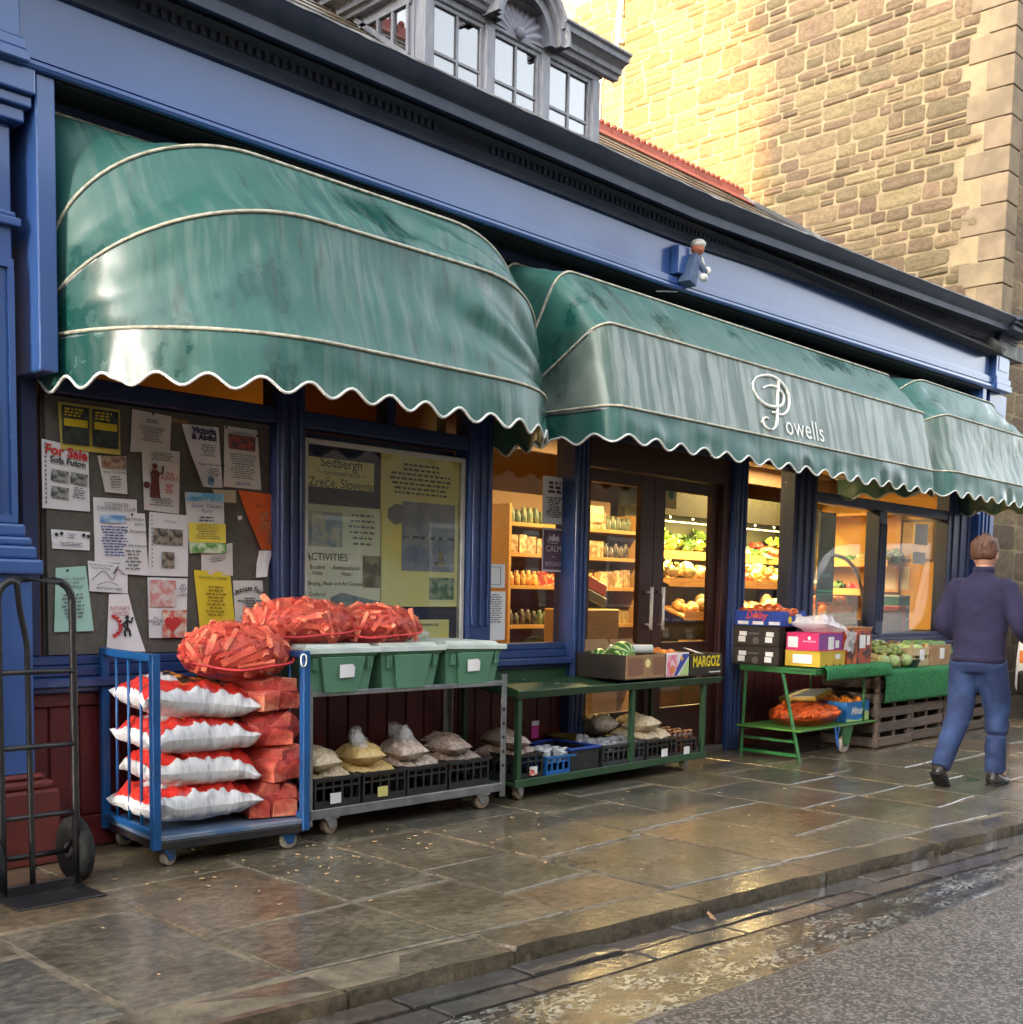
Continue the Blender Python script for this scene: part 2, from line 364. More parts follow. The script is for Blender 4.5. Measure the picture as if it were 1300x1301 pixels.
M_SETT = wet_mat('wet_channel_sett', [(.060,.055,.052),(.075,.062,.052),(.05,.048,.046),(.08,.062,.055)], puddle=.6, bump=.9, bscale=22, rlo=.06, rhi=.28, blo=.6)
M_PATCH = wet_mat('wet_worn_tarmac', [(.022,.020,.019),(.022,.020,.019)], puddle=.55, bump=.7, bscale=28, chips=(85.0,.50,(.23,.235,.21),11.0), rlo=.06, rhi=.28, stretch=(.6,1,1), cdr=(.38,.60), blo=.7, film=(1.0,.7,.10,.5,30.0))
M_ASPH = wet_mat('wet_asphalt', [(.062,.053,.046),(.062,.053,.046)], puddle=.5, bump=1.0, bscale=70, chips=(95.0,.55,(.24,.21,.19),60.0), rlo=.34, rhi=.55, scale=5, cdr=(.25,.5), fine=160, fstr=1.0, film=(.35,.1,.25,.8,90.0))
ZR = -.052
g = MB(); g.box(-200, 260, -260, 240, -.6, -.20); gp = struct(g.build('ground', mat('far_ground', (.07,.065,.055), .8, c2=(.05,.05,.045), scale=.3)))
def kerb_y(x): return -2.27-.0985*x if x < 9 else -3.1565-.02*(x-9)
def asph_y(x): return -3.07-.06*x if x < 9 else -3.61-.02*(x-9)
# pavement bed with flagstones
xs = [-8 + i*1.0 for i in range(40)]
b = MB()
for x0, x1 in zip(xs[:-1], xs[1:]):
    b.prism([(x0,kerb_y(x0)+.02),(x1,kerb_y(x1)+.02),(x1,.6),(x0,.6)], -.15, -.0055, 'z')
pave = struct(b.build('pavement', M_MORT))
rg = random.Random(4)
def slab(poly, top, parent, m, name, seed, th=.08, wob=.008, cham=.005):
    # chamfered, slightly uneven stone from a plan polygon
    n = len(poly); cxm = sum(p[0] for p in poly)/n; cym = sum(p[1] for p in poly)/n
    rr = random.Random(seed); tilt = (rr.uniform(-.004,.004), rr.uniform(-.004,.004))
    def up(p, dz=0): return top+dz+(p[0]-cxm)*tilt[0]+(p[1]-cym)*tilt[1]
    sub = []
    for i in range(n):      # subdivide and wobble the edges
        a, c = Vector((*poly[i],0)), Vector((*poly[(i+1)%n],0)); k = max(2, int((c-a).length/.055))
        d = (c-a); nn = Vector((-d.y, d.x, 0)).normalized()
        for j in range(k):
            w = 0 if j == 0 else wob*(nz(j*.16+seed*3.7+i*9)*1.8+rr.uniform(-.18,.18))
            q = a+d*(j/k)+nn*w; sub.append((q.x, q.y))
    k = len(sub); ins = [(p[0]+(cxm-p[0])*.018, p[1]+(cym-p[1])*.018) for p in sub]
    vs = [(p[0],p[1],top-th) for p in sub]+[(p[0],p[1],up(p,-cham*(.6+.8*rr.random()))) for p in sub]+[(p[0],p[1],up(p)) for p in ins]
    fs = [(i,(i+1)%k,k+(i+1)%k,k+i) for i in range(k)]+[(k+i,k+(i+1)%k,2*k+(i+1)%k,2*k+i) for i in range(k)]+[tuple(range(2*k,3*k))]
    vs = [(v[0]-cxm, v[1]-cym, v[2]-top) for v in vs]
    o = MB().add(vs, fs).build(name, m, parent, loc=(cxm,cym,top))
    return o
cols_x = [-1.0,-.3,.35,.98,1.64,2.19,2.9,3.46,4.05,4.9,5.5,6.25,6.95,7.6,8.4,9.05,9.8,10.6,11.3,12.1,12.8,13.7,14.6,15.5,16.6,17.8,19,20.5]
cuts = {4:[-1.16], 5:[-.85,-1.7], 6:[-.62,-1.69], 7:[-.78,-1.47,-2.03], 8:[-.80,-1.70], 9:[-.95,-1.62], 10:[-.7,-1.55,-2.25], 11:[-1.05,-1.86]}
JW = .015
for i, (x0, x1) in enumerate(zip(cols_x[:-1], cols_x[1:])):
    cs = cuts.get(i)
    if cs is None:
        cs = []; y = -rg.uniform(.6,1.0)
        while y > -2.3-.07*max(0, x0)+.35: cs.append(y); y -= rg.uniform(.5,.95)
    ys = [.3]+cs
    for j, y in enumerate(ys):
        last = j == len(ys)-1
        e0 = kerb_y(x0)+.215 if last else ys[j+1]+rg.uniform(-.02,.02); e1 = kerb_y(x1)+.215 if last else e0+rg.uniform(-.02,.02)
        slab([(x0+JW,e0+JW),(x1-JW,e1+JW),(x1-JW,y-JW),(x0+JW,y-JW)], rg.uniform(-.003,.003), pave, M_SLAB, 'paving_slab', i*10+j)
b = MB()
for x0, x1 in zip(xs[:-1], xs[1:]): b.prism([(x0,kerb_y(x0)-.002),(x1,kerb_y(x1)-.002),(x1,kerb_y(x1)+.018),(x0,kerb_y(x0)+.018)], -.19, -.035, 'z')
kerb = struct(b.build('kerb', M_MORT))
x = -2.0; k = 0
while x < 18:
    L_ = rg.uniform(.55,1.05); x1 = x+L_
    slab([(x+.006,kerb_y(x)-.012),(x1-.006,kerb_y(x1)-.012+rg.uniform(-.006,.006)),(x1-.006,kerb_y(x1)+.198),(x+.006,kerb_y(x)+.198)], rg.uniform(-.006,.004), kerb, M_KERB, 'kerb_stone', 900+k, th=.16, wob=.014, cham=.022)
    x = x1; k += 1
b = MB()
for x0, x1 in zip(xs[:-1], xs[1:]): b.prism([(x0,kerb_y(x0)-.30),(x1,kerb_y(x1)-.30),(x1,kerb_y(x1)-.0025),(x0,kerb_y(x0)-.0025)], -.19, ZR-.022, 'z')
chan = struct(b.build('gutter_channel', mat('channel_grit', (.075,.06,.05), .4, c2=(.04,.033,.03), scale=20, bump=.5, bscale=60, world_co=True)))
for row in range(2):
    x = -1.5+row*.2
    while x < 12:
        L_ = rg.uniform(.28,.62); x1 = x+L_; d0, d1 = .03+.13*row, .03+.13*row+.115
        slab([(x+.008,kerb_y(x)-d1),(x1-.008,kerb_y(x1)-d1),(x1-.008,kerb_y(x1)-d0),(x+.008,kerb_y(x)-d0)], ZR-.006+rg.uniform(-.008,.006), chan, M_SETT, 'channel_stone', int(x*100)+row*7777, th=.09, wob=.009)
        x = x1
b = MB(); pts = []
for i in range(120):     # worn strip between channel and asphalt
    x = -3+i*.15; pts.append([(x, kerb_y(x)-.31+t*(asph_y(x)+.012*nz(x*3)-kerb_y(x)+.31), ZR-.004+.010*nz(x*2.1, t*3)-.006*t) for t in [j/8 for j in range(9)]])
b.grid(pts); struct(b.build('worn_road_edge', M_PATCH, smooth=True))
b = MB(); pts = []
for i in range(130):
    x = -5+i*.2; y0 = asph_y(x)+.012*nz(x*3)
    pts.append([(x, y0+.002-t*(8.6+y0), ZR+(.0 if t == 0 else .010)-.0) for t in (0,.008,.3,.7,1)])
b.grid(pts); struct(b.build('road', M_ASPH, smooth=True))
b = MB(); b.box(-60, 120, -13, -8.55, -.19, .0); struct(b.build('far_pavement', M_MORT))
b = MB(); b.box(-60, -5.01, -8.54, 4, -.19, ZR+.002); struct(b.build('side_street', M_ASPH))
b = MB(); b.box(20.8, 120, -8.54, -.2, -.19, ZR+.004); struct(b.build('street_beyond', M_ASPH))
# wood chips and litter on the wet stones
rg = random.Random(11); chip = MB().box(-.5,.5,-.5,.5,0,1).mesh('wood_chip', mat('wet_wood_chip', (.50,.36,.20), .6, c2=(.38,.25,.13), scale=30))
for i in range(90):
    if i < 55: x, y = rg.gauss(3.3,.5), rg.gauss(-1.05,.2)
    else: x, y = rg.uniform(1.7,9), rg.uniform(-2.3,-.6)
    if y > -.65 or y < kerb_y(x)+.25: continue
    w = rg.uniform(.008,.026)
    o = link('wood_chip', chip, None, (x,y,.0045), (0,0,rg.uniform(0,3.14)), (w, w*rg.uniform(.3,.6), .003))
    tag(o, 'small pale wood chip lying on the wet flagstones', 'wood chip', 'wood chips scattered on the wet pavement')
lf = MB().add([(-.09,-.03,0),(.02,-.045,.004),(.10,-.01,.012),(.085,.035,.006),(-.02,.04,.0),(-.10,.02,.008)], [(0,1,2,3,4,5)])
for (u, v, rz, s, lab) in [(995,1122,.3,1.0,'flattened brown cardboard scrap lying in the gutter beside the kerb'),(905,1166,.9,.6,'thin twisted brown paper strip lying in the gutter by the road')]:
    p = onZ(u, v, ZR+.012); o = lf.build('litter_scrap', M_CARD, None, loc=p, rot=(0,0,rz)); o.scale = (s,s*(.9 if s == 1 else .4),1); tag(o, lab, 'litter')
# ------------------------------------------------------------------ the shop
shop = thing('shop_building', 'blue fronted greengrocer shop with green awnings, slate roof and dormer window', 'shop')
def zmap(x, z):
    t = min(max((x-7)/6, 0), 1); A = [(0,0),(3.40,3.42),(3.52,3.62),(3.87,4.12),(4.13,4.34),(4.6,4.75)]
    for (a, a2), (c, c2) in zip(A[:-1], A[1:]):
        if z <= c: return z+t*((a2+(c2-a2)*(z-a)/(c-a))-z)
    return z+t*.2
def loft(prof, x0, x1, name, m, parent, smooth=None, n=24, mi=None):
    b = MB(); rows = []
    for i in range(n+1):
        x = x0+(x1-x0)*i/n; rows.append([(x, y, zmap(x, z)) for y, z in prof])
    b.grid(rows, wrap=True); k = len(prof)
    b.f.append(tuple(range(k-1,-1,-1))); b.m.append(0); b.f.append(tuple(range(n*k,(n+1)*k))); b.m.append(0)
    return b.build(name, m, parent, auto=smooth)
FX0, FX1 = 2.24, 12.86
fas = loft([(.05,3.535),(-.225,3.535),(-.228,3.52),(-.245,3.515),(-.262,3.52),(-.270,3.534),(-.266,3.55),(-.252,3.558),(-.236,3.558),(-.236,3.566),(-.246,3.567),(-.246,3.608),(-.228,3.609),(-.226,3.622),(-.204,3.6225),(-.204,3.64),(-.205,3.87),(.05,3.87)], FX0-1.3, FX1, 'fascia', M_BLUE, shop, 24)
sof = loft([(.05,3.505),(-.222,3.505),(-.222,3.534),(.05,3.534)], 2.36, FX1-.2, 'soffit', mat('shade_black_soffit', (.008,.009,.012), .6), shop)  # recess shade put into the board's black colour
corn = loft([(.05,3.871),(-.215,3.871),(-.23,3.88),(-.235,3.90),(-.25,3.915),(-.262,3.93),(-.262,4.0),(-.40,4.002),(-.405,3.985),(-.425,3.985),(-.425,4.045),(-.435,4.055),(-.45,4.062),(-.475,4.085),(-.50,4.115),(-.51,4.13),(-.50,4.14),(-.35,4.145),(.05,4.15)], FX0-1.3, FX1+.1, 'cornice', M_CORN, shop, 35)
dm = MB().box(-.013,.013,-.022,0,-.027,.027).mesh('dentil', M_CORN)
x = 2.75; i = 0
while x < 11.6:
    if not (4.62 < x < 5.0 or 9.55 < x < 9.95):
        link('dentil', dm, corn, (x, -.260, zmap(x, 3.965)), None, (1,1,1 if x < 8 else 1.0))
    x += .052
# lead capping of the gutter, uneven edge
b = MB(); rows = []
for i in range(140):
    x = 1.0+i*.0853; w = .012*nz(x*6)+.010*nz(x*17)
    rows.append([(x,-.513-w*.3,zmap(x,4.132)+w*.4),(x,-.505,zmap(x,4.146)+abs(w)*.7),(x,-.42,zmap(x,4.156)+abs(w)*.6),(x,-.30,zmap(x,4.16))])
b.grid(rows); b.build('lead_flashing', M_LEAD, shop, smooth=True)
# breakfront brackets at the ends of the fascia
for x0, x1, nm in ((.95,2.215,'l'),(12.87,13.30,'r')):
    br = MB(); z = lambda q: zmap((x0+x1)/2, q)
    br.box(x0,x1,-.30,.04,z(3.522),z(3.57)); br.box(x0+.012,x1-.012,-.288,.04,z(3.57)+.001,z(3.62)); br.box(x0+.03,x1-.03,-.27,.04,z(3.62)+.001,z(3.868))
    o = br.build('fascia_bracket', M_BLUE, shop, bevel=.006)
    br = MB()
    for (p, a, c) in ((.29,3.872,3.90),(.315,3.901,3.93),(.33,3.931,3.982),(.48,3.984,4.05),(.52,4.051,4.09),(.56,4.091,4.135)):
        br.box(x0-.02-(p-.28)*.3, x1+.02+(p-.28)*(.5 if nm=='r' else .05), -p, .04, z(a), z(c))
    br.build('cornice_return', M_CORN, shop, bevel=.006)
    if nm == 'r':
        pn = MB(); pn.box(x0+.09,x1-.09,-.276,-.271,z(3.67),z(3.84)); pn.build('bracket_panel', M_BLUE, o, bevel=.004)
# frame board at the left of the awning recess
MB().box(2.262,2.35,-.235,.05,2.24,3.519).build('awning_side_board', M_BLUE, shop, bevel=.006)
MB().box(12.66,12.76,-.235,.05,2.24,zmap(12.7,3.519)).build('awning_side_board', M_BLUE, shop, bevel=.006)
# left pilaster: fluted shaft, capital, base mouldings, pedestal, plinth
pil = MB(); PX0, PX1, PY = 1.02, 2.19, -.135
pil.box(PX0,PX1,PY,.05,1.56,3.30)
pz = pil.build('pilaster', M_BLUE, shop, bevel=.006)
fl = MB()
def fluted(z0, z1, cable):
    x = PX0+.06
    while x < PX1-.09:
        # raised fillet each side of a half-round channel; the lower part is filled with a cable bead
        fl.box(x-.008,x+.008,PY-.018,PY-.001,z0,z1)
        if cable:
            fl.tube([(x+.033,PY-.002,z0+.01),(x+.033,PY-.002,z1-.01)], .019, 10)
        x += .066
fluted(1.60, 2.10, True); fluted(2.10, 2.68, False)
fl.box(PX0,PX1-.002,PY-.019,PY-.001,2.682,2.72); fl.box(PX0,PX1-.002,PY-.019,PY-.001,1.562,1.598); fl.box(PX1-.028,PX1-.001,PY-.019,PY-.001,1.599,2.681)
fl.build('flute', M_BLUE, pz)
cp = MB(); cp.box(PX0-.02,PX1+.03,PY-.035,.05,2.86,2.90); cp.box(PX0,PX1+.012,PY-.02,.05,2.90,2.925)
cp.box(PX0,PX1+.04,PY-.06,.05,3.301,3.36); cp.box(PX0,PX1+.06,PY-.09,.05,3.361,3.41); cp.box(PX0,PX1+.065,PY-.12,.05,3.411,3.52)
cp.build('capital', M_BLUE, pz, bevel=.008, seg=2)
rs = MB(); rs.lathe([(.085,-.012),(.085,.004),(.07,.012),(.05,.014),(.045,.006),(.0,.006)], 24, axis='y', c=(0,0,0))
o = rs.build('rosette', M_BLUE, pz, loc=(PX1-.16,PY-.004,3.06), rot=(0,0,math.pi), auto=30)
o2 = link('rosette', o.data, pz, (PX1-.55,PY-.004,3.06), (0,0,math.pi))
bs = MB()
for z0, z1, p in ((1.50,1.558,.03),(1.46,1.499,.05),(1.40,1.459,.065),(1.33,1.399,.085)): bs.box(PX0,PX1+p,PY-p,.05,z0,z1)
bs.build('base_moulding', M_BLUE, pz, bevel=.012, seg=2)
pd = MB(); pd.box(PX0,PX1+.045,PY-.045,.05,.42,1.329); pd.box(PX0,PX1-.16,PY-.052,PY-.046,.52,.545); pd.box(PX1-.15,PX1-.12,PY-.056,PY-.046,.52,1.25); pd.box(PX0,PX1-.151,PY-.052,PY-.046,1.22,1.25)
ped = pd.build('pedestal', M_BLUE, pz, bevel=.005)
dd = MB(); dd.lathe([(.12,0),(.12,.018),(.105,.026),(0,.028)], 28, axis='y'); dd.build('roundel', M_BLUE, pz, loc=(PX1-.28,PY-.047,.93), rot=(0,0,math.pi), auto=30)
pl = MB(); pl.box(PX0,PX1+.13,PY-.12,.05,0.0,.35); pl.box(PX0,PX1+.11,PY-.10,.05,.351,.39); pl.box(PX0,PX1+.08,PY-.07,.05,.391,.419)
pl.build('plinth', mat('red_plinth_paint', (.13,.026,.022), .4, c2=(.09,.02,.018), scale=5, bump=.15, bscale=18), pz, bevel=.02, seg=3)
# right pilaster
rp = MB(); rp.box(13.0,13.42,-.13,.05,.42,zmap(13,3.3)); rp.box(13.06,13.10,-.15,-.131,.6,3.1); rp.box(13.16,13.20,-.15,-.131,.6,3.1); rp.box(13.26,13.30,-.15,-.131,.6,3.1)
rpo = rp.build('pilaster', M_BLUE, shop, bevel=.005)
MB().box(12.97,13.45,-.20,.05,0,.419).build('plinth', MATS['red_plinth_paint'], rpo, bevel=.01)
MB().box(12.97,13.45,-.19,.05,zmap(13,3.301),zmap(13,3.519)).build('capital', M_BLUE, rpo, bevel=.008)
# stall risers
for x0, x1, nm in ((2.20,6.084,0),(8.296,12.99,1)):
    r_ = MB(); r_.box(x0,x1,0.0,.06,0.0,.77)
    so = r_.build('stall_riser', M_RED, shop)
    x = x0+.03
    while x < x1-.05:
        w = min(.145, x1-.03-x); bb = MB(); bb.box(x,x+w-.006,-.014,-.001,.16,.70); bb.build('riser_board', M_RED, so, bevel=.004); x += .15
    rr_ = MB(); rr_.box(x0,x1,-.03,-.001,.701,.769); rr_.box(x0,x1,-.035,-.001,.0,.155); rr_.build('riser_rail', M_RED, so, bevel=.006)
    s_ = MB(); s_.box(x0-.01 if nm else x0,x1,-.11,.08,.80,.845); s_.box(x0,x1,-.07,.08,.771,.799); s_.box(x0,x1,-.045,.08,.846,.90); s_.box(x0,x1,-.03,.08,.901,.945)
    s_.build('sill', M_POST if not nm else M_SHADEBLUE, shop, bevel=.006)
# posts
def post(x0, x1, z0, z1, m=M_SHADEBLUE, y0=-.06, y1=.09):
    p = MB(); p.box(x0,x1,y0,y1,z0,z1)
    w = x1-x0
    if w > .12:
        for t in (.18,.5,.82): p.tube([(x0+w*t,y0,z0+.12),(x0+w*t,y0,z1-.12)], .018, 8)
    p.build('window_post', m, shop, bevel=.006)
post(2.27,2.352,.946,3.50, M_SHADEBLUE, .0); post(3.645,3.83,.946,3.50); post(5.105,5.31,.946,3.50, M_POST)
post(6.085,6.235,.0,3.50, M_POST, -.09); post(8.10,8.295,.0,3.50, M_POST, -.09); post(9.10,9.50,.946,3.50, M_SHADEBLUE)
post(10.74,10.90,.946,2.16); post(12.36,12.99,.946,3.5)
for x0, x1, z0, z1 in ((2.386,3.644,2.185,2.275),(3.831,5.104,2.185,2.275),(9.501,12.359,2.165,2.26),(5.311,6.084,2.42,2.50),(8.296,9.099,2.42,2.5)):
    MB().box(x0,x1,-.05,.08,z0,z1).build('transom', M_SHADEBLUE, shop, bevel=.006)
MB().box(2.25,12.95,-.02,.09,3.44,3.515).build('head_rail', M_SHADEBLUE, shop)
def pane(x0, x1, z0, z1, y=.035, nm='window_pane', parent=None, m=None): return MB().box(x0,x1,y,y+.006,z0,z1).build(nm, m or M_GLASS, parent or shop)
for x0, x1, z0, z1 in ((2.386,3.644,2.276,3.439),(3.831,4.44,2.276,3.439),(4.5,5.104,2.276,3.439),(5.311,6.084,.946,2.419),(5.311,6.084,2.501,3.439),(8.296,9.099,.946,2.419),(8.296,9.099,2.501,3.439),
                       (9.501,10.739,.946,2.164),(10.901,12.359,.946,2.164),(9.501,12.359,2.261,3.439)):
    pane(x0, x1, z0, z1)
MB().box(4.441,4.499,-.04,.08,2.276,3.439).build('glazing_bar', M_SHADEBLUE, shop, bevel=.004)
# notice board recess back and case back
MB().box(2.386,3.644,.05,.08,.946,2.184).build('window_backboard', mat('grey_felt_board', (.125,.115,.096), .95, c2=(.105,.097,.082), scale=30, bump=.2, bscale=200), shop)
MB().box(3.831,5.104,.09,.12,.946,2.184).build('window_backboard', M_SHADEBLUE, shop)
# doors: two leaves with frame
df = MB(); df.box(6.236,6.29,-.05,.10,.06,2.40); df.box(8.0,8.099,-.05,.10,.06,2.40); df.box(6.291,7.999,-.05,.10,2.20,2.40)
df.build('door_frame', M_DOOR, shop, bevel=.006)
pane(6.291,7.999,2.41,3.439)
MB().box(6.2355,8.0985,-.06,.10,2.402,2.49).build('transom', M_SHADEBLUE, shop, bevel=.006)
MB().box(6.2355,8.0985,-.06,.3,-.01,.052).build('door_step', mat('worn_stone_step', (.14,.12,.10), .4, c2=(.10,.085,.07), scale=8, bump=.3, bscale=30), shop, bevel=.01)
def leaf(x0, x1, gx0, gx1, hx):
    d = MB(); d.box(x0,gx0,0,.05,.06,2.195); d.box(gx1,x1,0,.05,.06,2.195); d.box(gx0,gx1,0,.05,2.10,2.195); d.box(gx0,gx1,0,.05,.06,.40); d.box(gx0,gx1,0,.05,.80,.92)
    o = d.build('door', M_DOOR, shop, bevel=.004)
    pane(gx0,gx1,.92,2.10,.022,'pane',o); pane(gx0,gx1,.40,.80,.022,'pane',o)
    kp = MB(); kp.box(x0+.08,x1-.08,-.008,-.001,.12,.34); kp.build('kick_panel', M_DOOR, o, bevel=.003)
    h_ = MB(); h_.tube([(hx,-.055,1.02),(hx,-.055,1.35)], .014, 10); h_.tube([(hx,0,1.06),(hx,-.055,1.06)], .009, 8); h_.tube([(hx,0,1.31),(hx,-.055,1.31)], .009, 8)
    h_.build('handle', mat('pale_handle', (.62,.58,.52), .35, c2=(.5,.46,.4), scale=12), o, smooth=True)
    return o
l1 = leaf(6.293,7.125,6.37,6.96,7.05); l2 = leaf(7.13,7.997,7.27,7.90,7.20)
# interior shell
it = MB(); it.box(2.2,13.5,.30,3.6,.0,.05); it.build('shop_floor', M_IFLOOR, shop)
MB().box(2.2,13.5,.13,3.6,2.80,2.85).build('shop_ceiling', M_CEIL, shop)
MB().box(2.2,13.5,3.2,3.3,.05,2.80).build('back_wall', M_OCHRE, shop)
MB().box(13.40,13.5,.13,3.199,.05,2.80).build('end_wall', M_OCHRE, shop)
MB().box(2.2,2.28,.13,3.199,.05,2.80).build('end_wall', M_OCHRE, shop)
MB().box(4.98,5.06,.13,1.6,.05,2.80).build('partition', M_OCHRE, shop)
MB().box(6.5,13.3,1.75,1.83,2.56,2.799).build('ceiling_beam', mat('dark_beam', (.12,.05,.02), .6, c2=(.09,.04,.015), scale=5), shop)
MB().box(2.2,13.5,.10,3.6,2.86,4.12).build('upper_wall', mat('upper_wall_plaster', (.10,.085,.06), .9), shop)
# roof: slates, ridge
MB().add([(.6,-.36,3.98),(12.86,-.36,3.98),(10.85,1.75,5.545),(.6,1.75,5.545),(.6,3.86,3.98),(12.86,3.86,3.98)],
         [(0,1,2,3),(3,2,5,4),(1,5,2),(0,3,4),(0,4,5,1)]).build('roof', mat('roof_underlay', (.06,.055,.05), .8), shop)
roof = shop.children[-1]
M_SLATE = mat('wet_stone_slate', (.19,.14,.085), .42, c2=(.12,.095,.07), scale=10, bump=.35, bscale=25, rnd=.4, hrnd=.02)
SL = (5.545-3.98)/(1.75+.36); RA = math.atan(SL)
sm = MB().box(-.5,.5,0,1,0,.016).mesh('slate', M_SLATE); rg = random.Random(5)
for r_ in range(13):
    y = -.16+r_*.160
    if y > 1.62: break
    x = (7.1 if r_ > 1 else 4.0)+rg.uniform(0,.2)
    rows = [(7.1,13.5)] + ([(3.0,5.6)] if r_ > 4 else [])
    for xa, xb in rows:
        x = xa+rg.uniform(-.15,.1)
        while x < xb:
            w = rg.uniform(.28,.48); zz = 3.98+(y+.36)*SL
            if x+w < 10.85+(1.75-y)*.95 and not (x > 12.3 and zz < 4.46):
                link('slate', sm, roof, (x+w/2, y, zz+.010+rg.uniform(0,.006)), (RA-.05,0,rg.uniform(-.01,.01)), (w-.012,.26,1))
            x += w
M_TERRA = mat('terracotta_ridge', (.42,.10,.055), .6, c2=(.34,.075,.045), scale=9, bump=.2, bscale=30, rnd=.15)
rt_ = MB(); rt_.prism([(-.15,-.10),(-.015,.012),(-.012,.07),(.012,.07),(.015,.012),(.15,-.10),(.13,-.11),(0,-.01),(-.13,-.11)], -.22, .22, 'x')
for k in range(5): rt_.lathe([(.016,.06),(.028,.075),(.03,.088),(.018,.105),(.0,.108)], 8, c=(-.18+k*.09,0,0))
rm = rt_.mesh('ridge_tile', M_TERRA, False); x = 2.0
while x < 10.75:
    link('ridge_tile', rm, roof, (x, 1.75, 5.58), (0,0,rg.uniform(-.01,.01))); x += .455
MB().add([(12.87,-.30,4.15),(13.60,-.30,4.15),(13.60,3.6,4.15),(12.87,3.6,4.15),(12.87,-.30,4.0),(13.60,-.30,4.0),(13.60,3.6,4.0),(12.87,3.6,4.0)], [(0,1,2,3),(4,7,6,5),(0,4,5,1),(1,5,6,2),(2,6,7,3),(3,7,4,0)]).build('lead_flat', M_LEAD, shop)
hp_ = MB(); hp_.tube([(10.80,1.77,5.57),(11.8,.745,4.885),(12.86,-.36,4.02)], .05, 6); hp_.build('lead_hip', M_LEAD, roof)
# ------------------------------------------------------------------ dormer
M_DORM = mat('weathered_grey_paint', (.20,.21,.25), .6, c2=(.29,.30,.33), scale=9, stretch=(3,3,.7), bump=.25, bscale=30, ramp=(.35,.7))
DX0, DX1, DY = 5.24, 7.06, .62
dz0, dz1 = 4.50, 5.24
dorm = MB(); pw = .085
wx = [DX0+pw]; gap = .085; ww = (DX1-DX0-2*pw-2*gap)/3
wins = [(DX0+pw+i*(ww+gap), DX0+pw+i*(ww+gap)+ww) for i in range(3)]
px = [DX0]+[w[1] for w in wins]; pe = [w[0] for w in wins]+[DX1]
for a, c in zip(px, pe): dorm.box(a,c,DY-.03,DY+.07,dz0,dz1)
dorm.box(DX0,DX1,DY-.02,DY+.06,dz1,dz1+.05); dorm.box(DX0,DX1,DY-.05,DY+.06,dz0-.1,dz0)
dmo = dorm.build('dormer', M_DORM, shop, bevel=.006)
for (a, c) in wins:
    f = MB(); zt = dz1-.03; zm = (dz0+.05+zt)/2+.03
    f.box(a,a+.03,DY,DY+.04,dz0,dz1); f.box(c-.03,c,DY,DY+.04,dz0,dz1); f.box(a+.03,c-.03,DY,DY+.04,zt,dz1); f.box(a+.03,c-.03,DY,DY+.04,dz0,dz0+.05)
    f.box((a+c)/2-.011,(a+c)/2+.011,DY+.004,DY+.036,dz0+.05,zt); f.box(a+.03,(a+c)/2-.011,DY+.006,DY+.034,zm-.011,zm+.011); f.box((a+c)/2+.011,c-.03,DY+.006,DY+.034,zm-.011,zm+.011)
    f.build('sash', M_DORM, dmo, bevel=.003)
    for (x0, x1) in ((a+.03,(a+c)/2-.011),((a+c)/2+.011,c-.03)):
        for (z0, z1) in ((dz0+.05,zm-.011),(zm+.011,zt)):
            MB().box(x0,x1,DY+.018,DY+.024,z0,z1).build('pane', M_DGLASS, dmo)
MB().box(DX0+.05,DX1-.05,DY+.16,DY+.18,dz0,dz1).build('blind', mat('dim_room', (.30,.27,.26), .9), dmo)
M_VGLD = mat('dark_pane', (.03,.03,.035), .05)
# left and right cheeks following the roof slope
def roof_z(y): return 3.98+(y+.36)*SL
for xs_, sg in ((DX0,1),(DX1,-1)):
    y0 = DY+.075; yB = (dz1+.10-3.98)/SL-.36; xa, xb = (xs_, xs_+.05) if sg > 0 else (xs_-.05, xs_); zb = lambda y: roof_z(y)-.03
    ch = MB(); ch.prism([(y0,zb(y0)),(yB,zb(yB)),(yB,dz1+.05),(y0,dz1+.05)], xa, xb, 'x'); ck = ch.build('cheek', M_DORM, dmo)
    xo = xs_-sg*.004; ya, yb = y0+.05, y0+.52; zt_ = dz1-.04; low = lambda y: roof_z(y)+.09; n3 = 3
    for q in range(n3):
        y1_, y2_ = ya+(yb-ya)*q/n3+.012, ya+(yb-ya)*(q+1)/n3-.012
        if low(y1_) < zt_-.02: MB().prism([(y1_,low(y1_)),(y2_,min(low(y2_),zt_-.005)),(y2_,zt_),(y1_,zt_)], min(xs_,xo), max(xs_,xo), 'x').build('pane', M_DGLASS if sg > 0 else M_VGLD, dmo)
    fr_ = MB(); x1_, x2_ = sorted((xs_-sg*.0005, xs_-sg*.022))
    for q in range(n3+1):
        yc = ya+(yb-ya)*q/n3; fr_.prism([(yc-.012,low(yc)-.03),(yc+.012,low(yc)-.03),(yc+.012,zt_+.0),(yc-.012,zt_+.0)], x1_, x2_, 'x')
    fr_.prism([(ya-.012,low(ya)-.05),(yb+.15,low(yb+.15)-.05),(yb+.15,low(yb+.15)-.01),(ya-.012,low(ya)-.01)], x1_-.001, x2_+.001, 'x'); fr_.prism([(ya-.03,zt_+.001),(yb+.15,zt_+.001),(yb+.15,zt_+.03),(ya-.03,zt_+.03)], x1_-.001, x2_+.001, 'x')
    fr_.build('cheek_bars', M_DORM, ck)
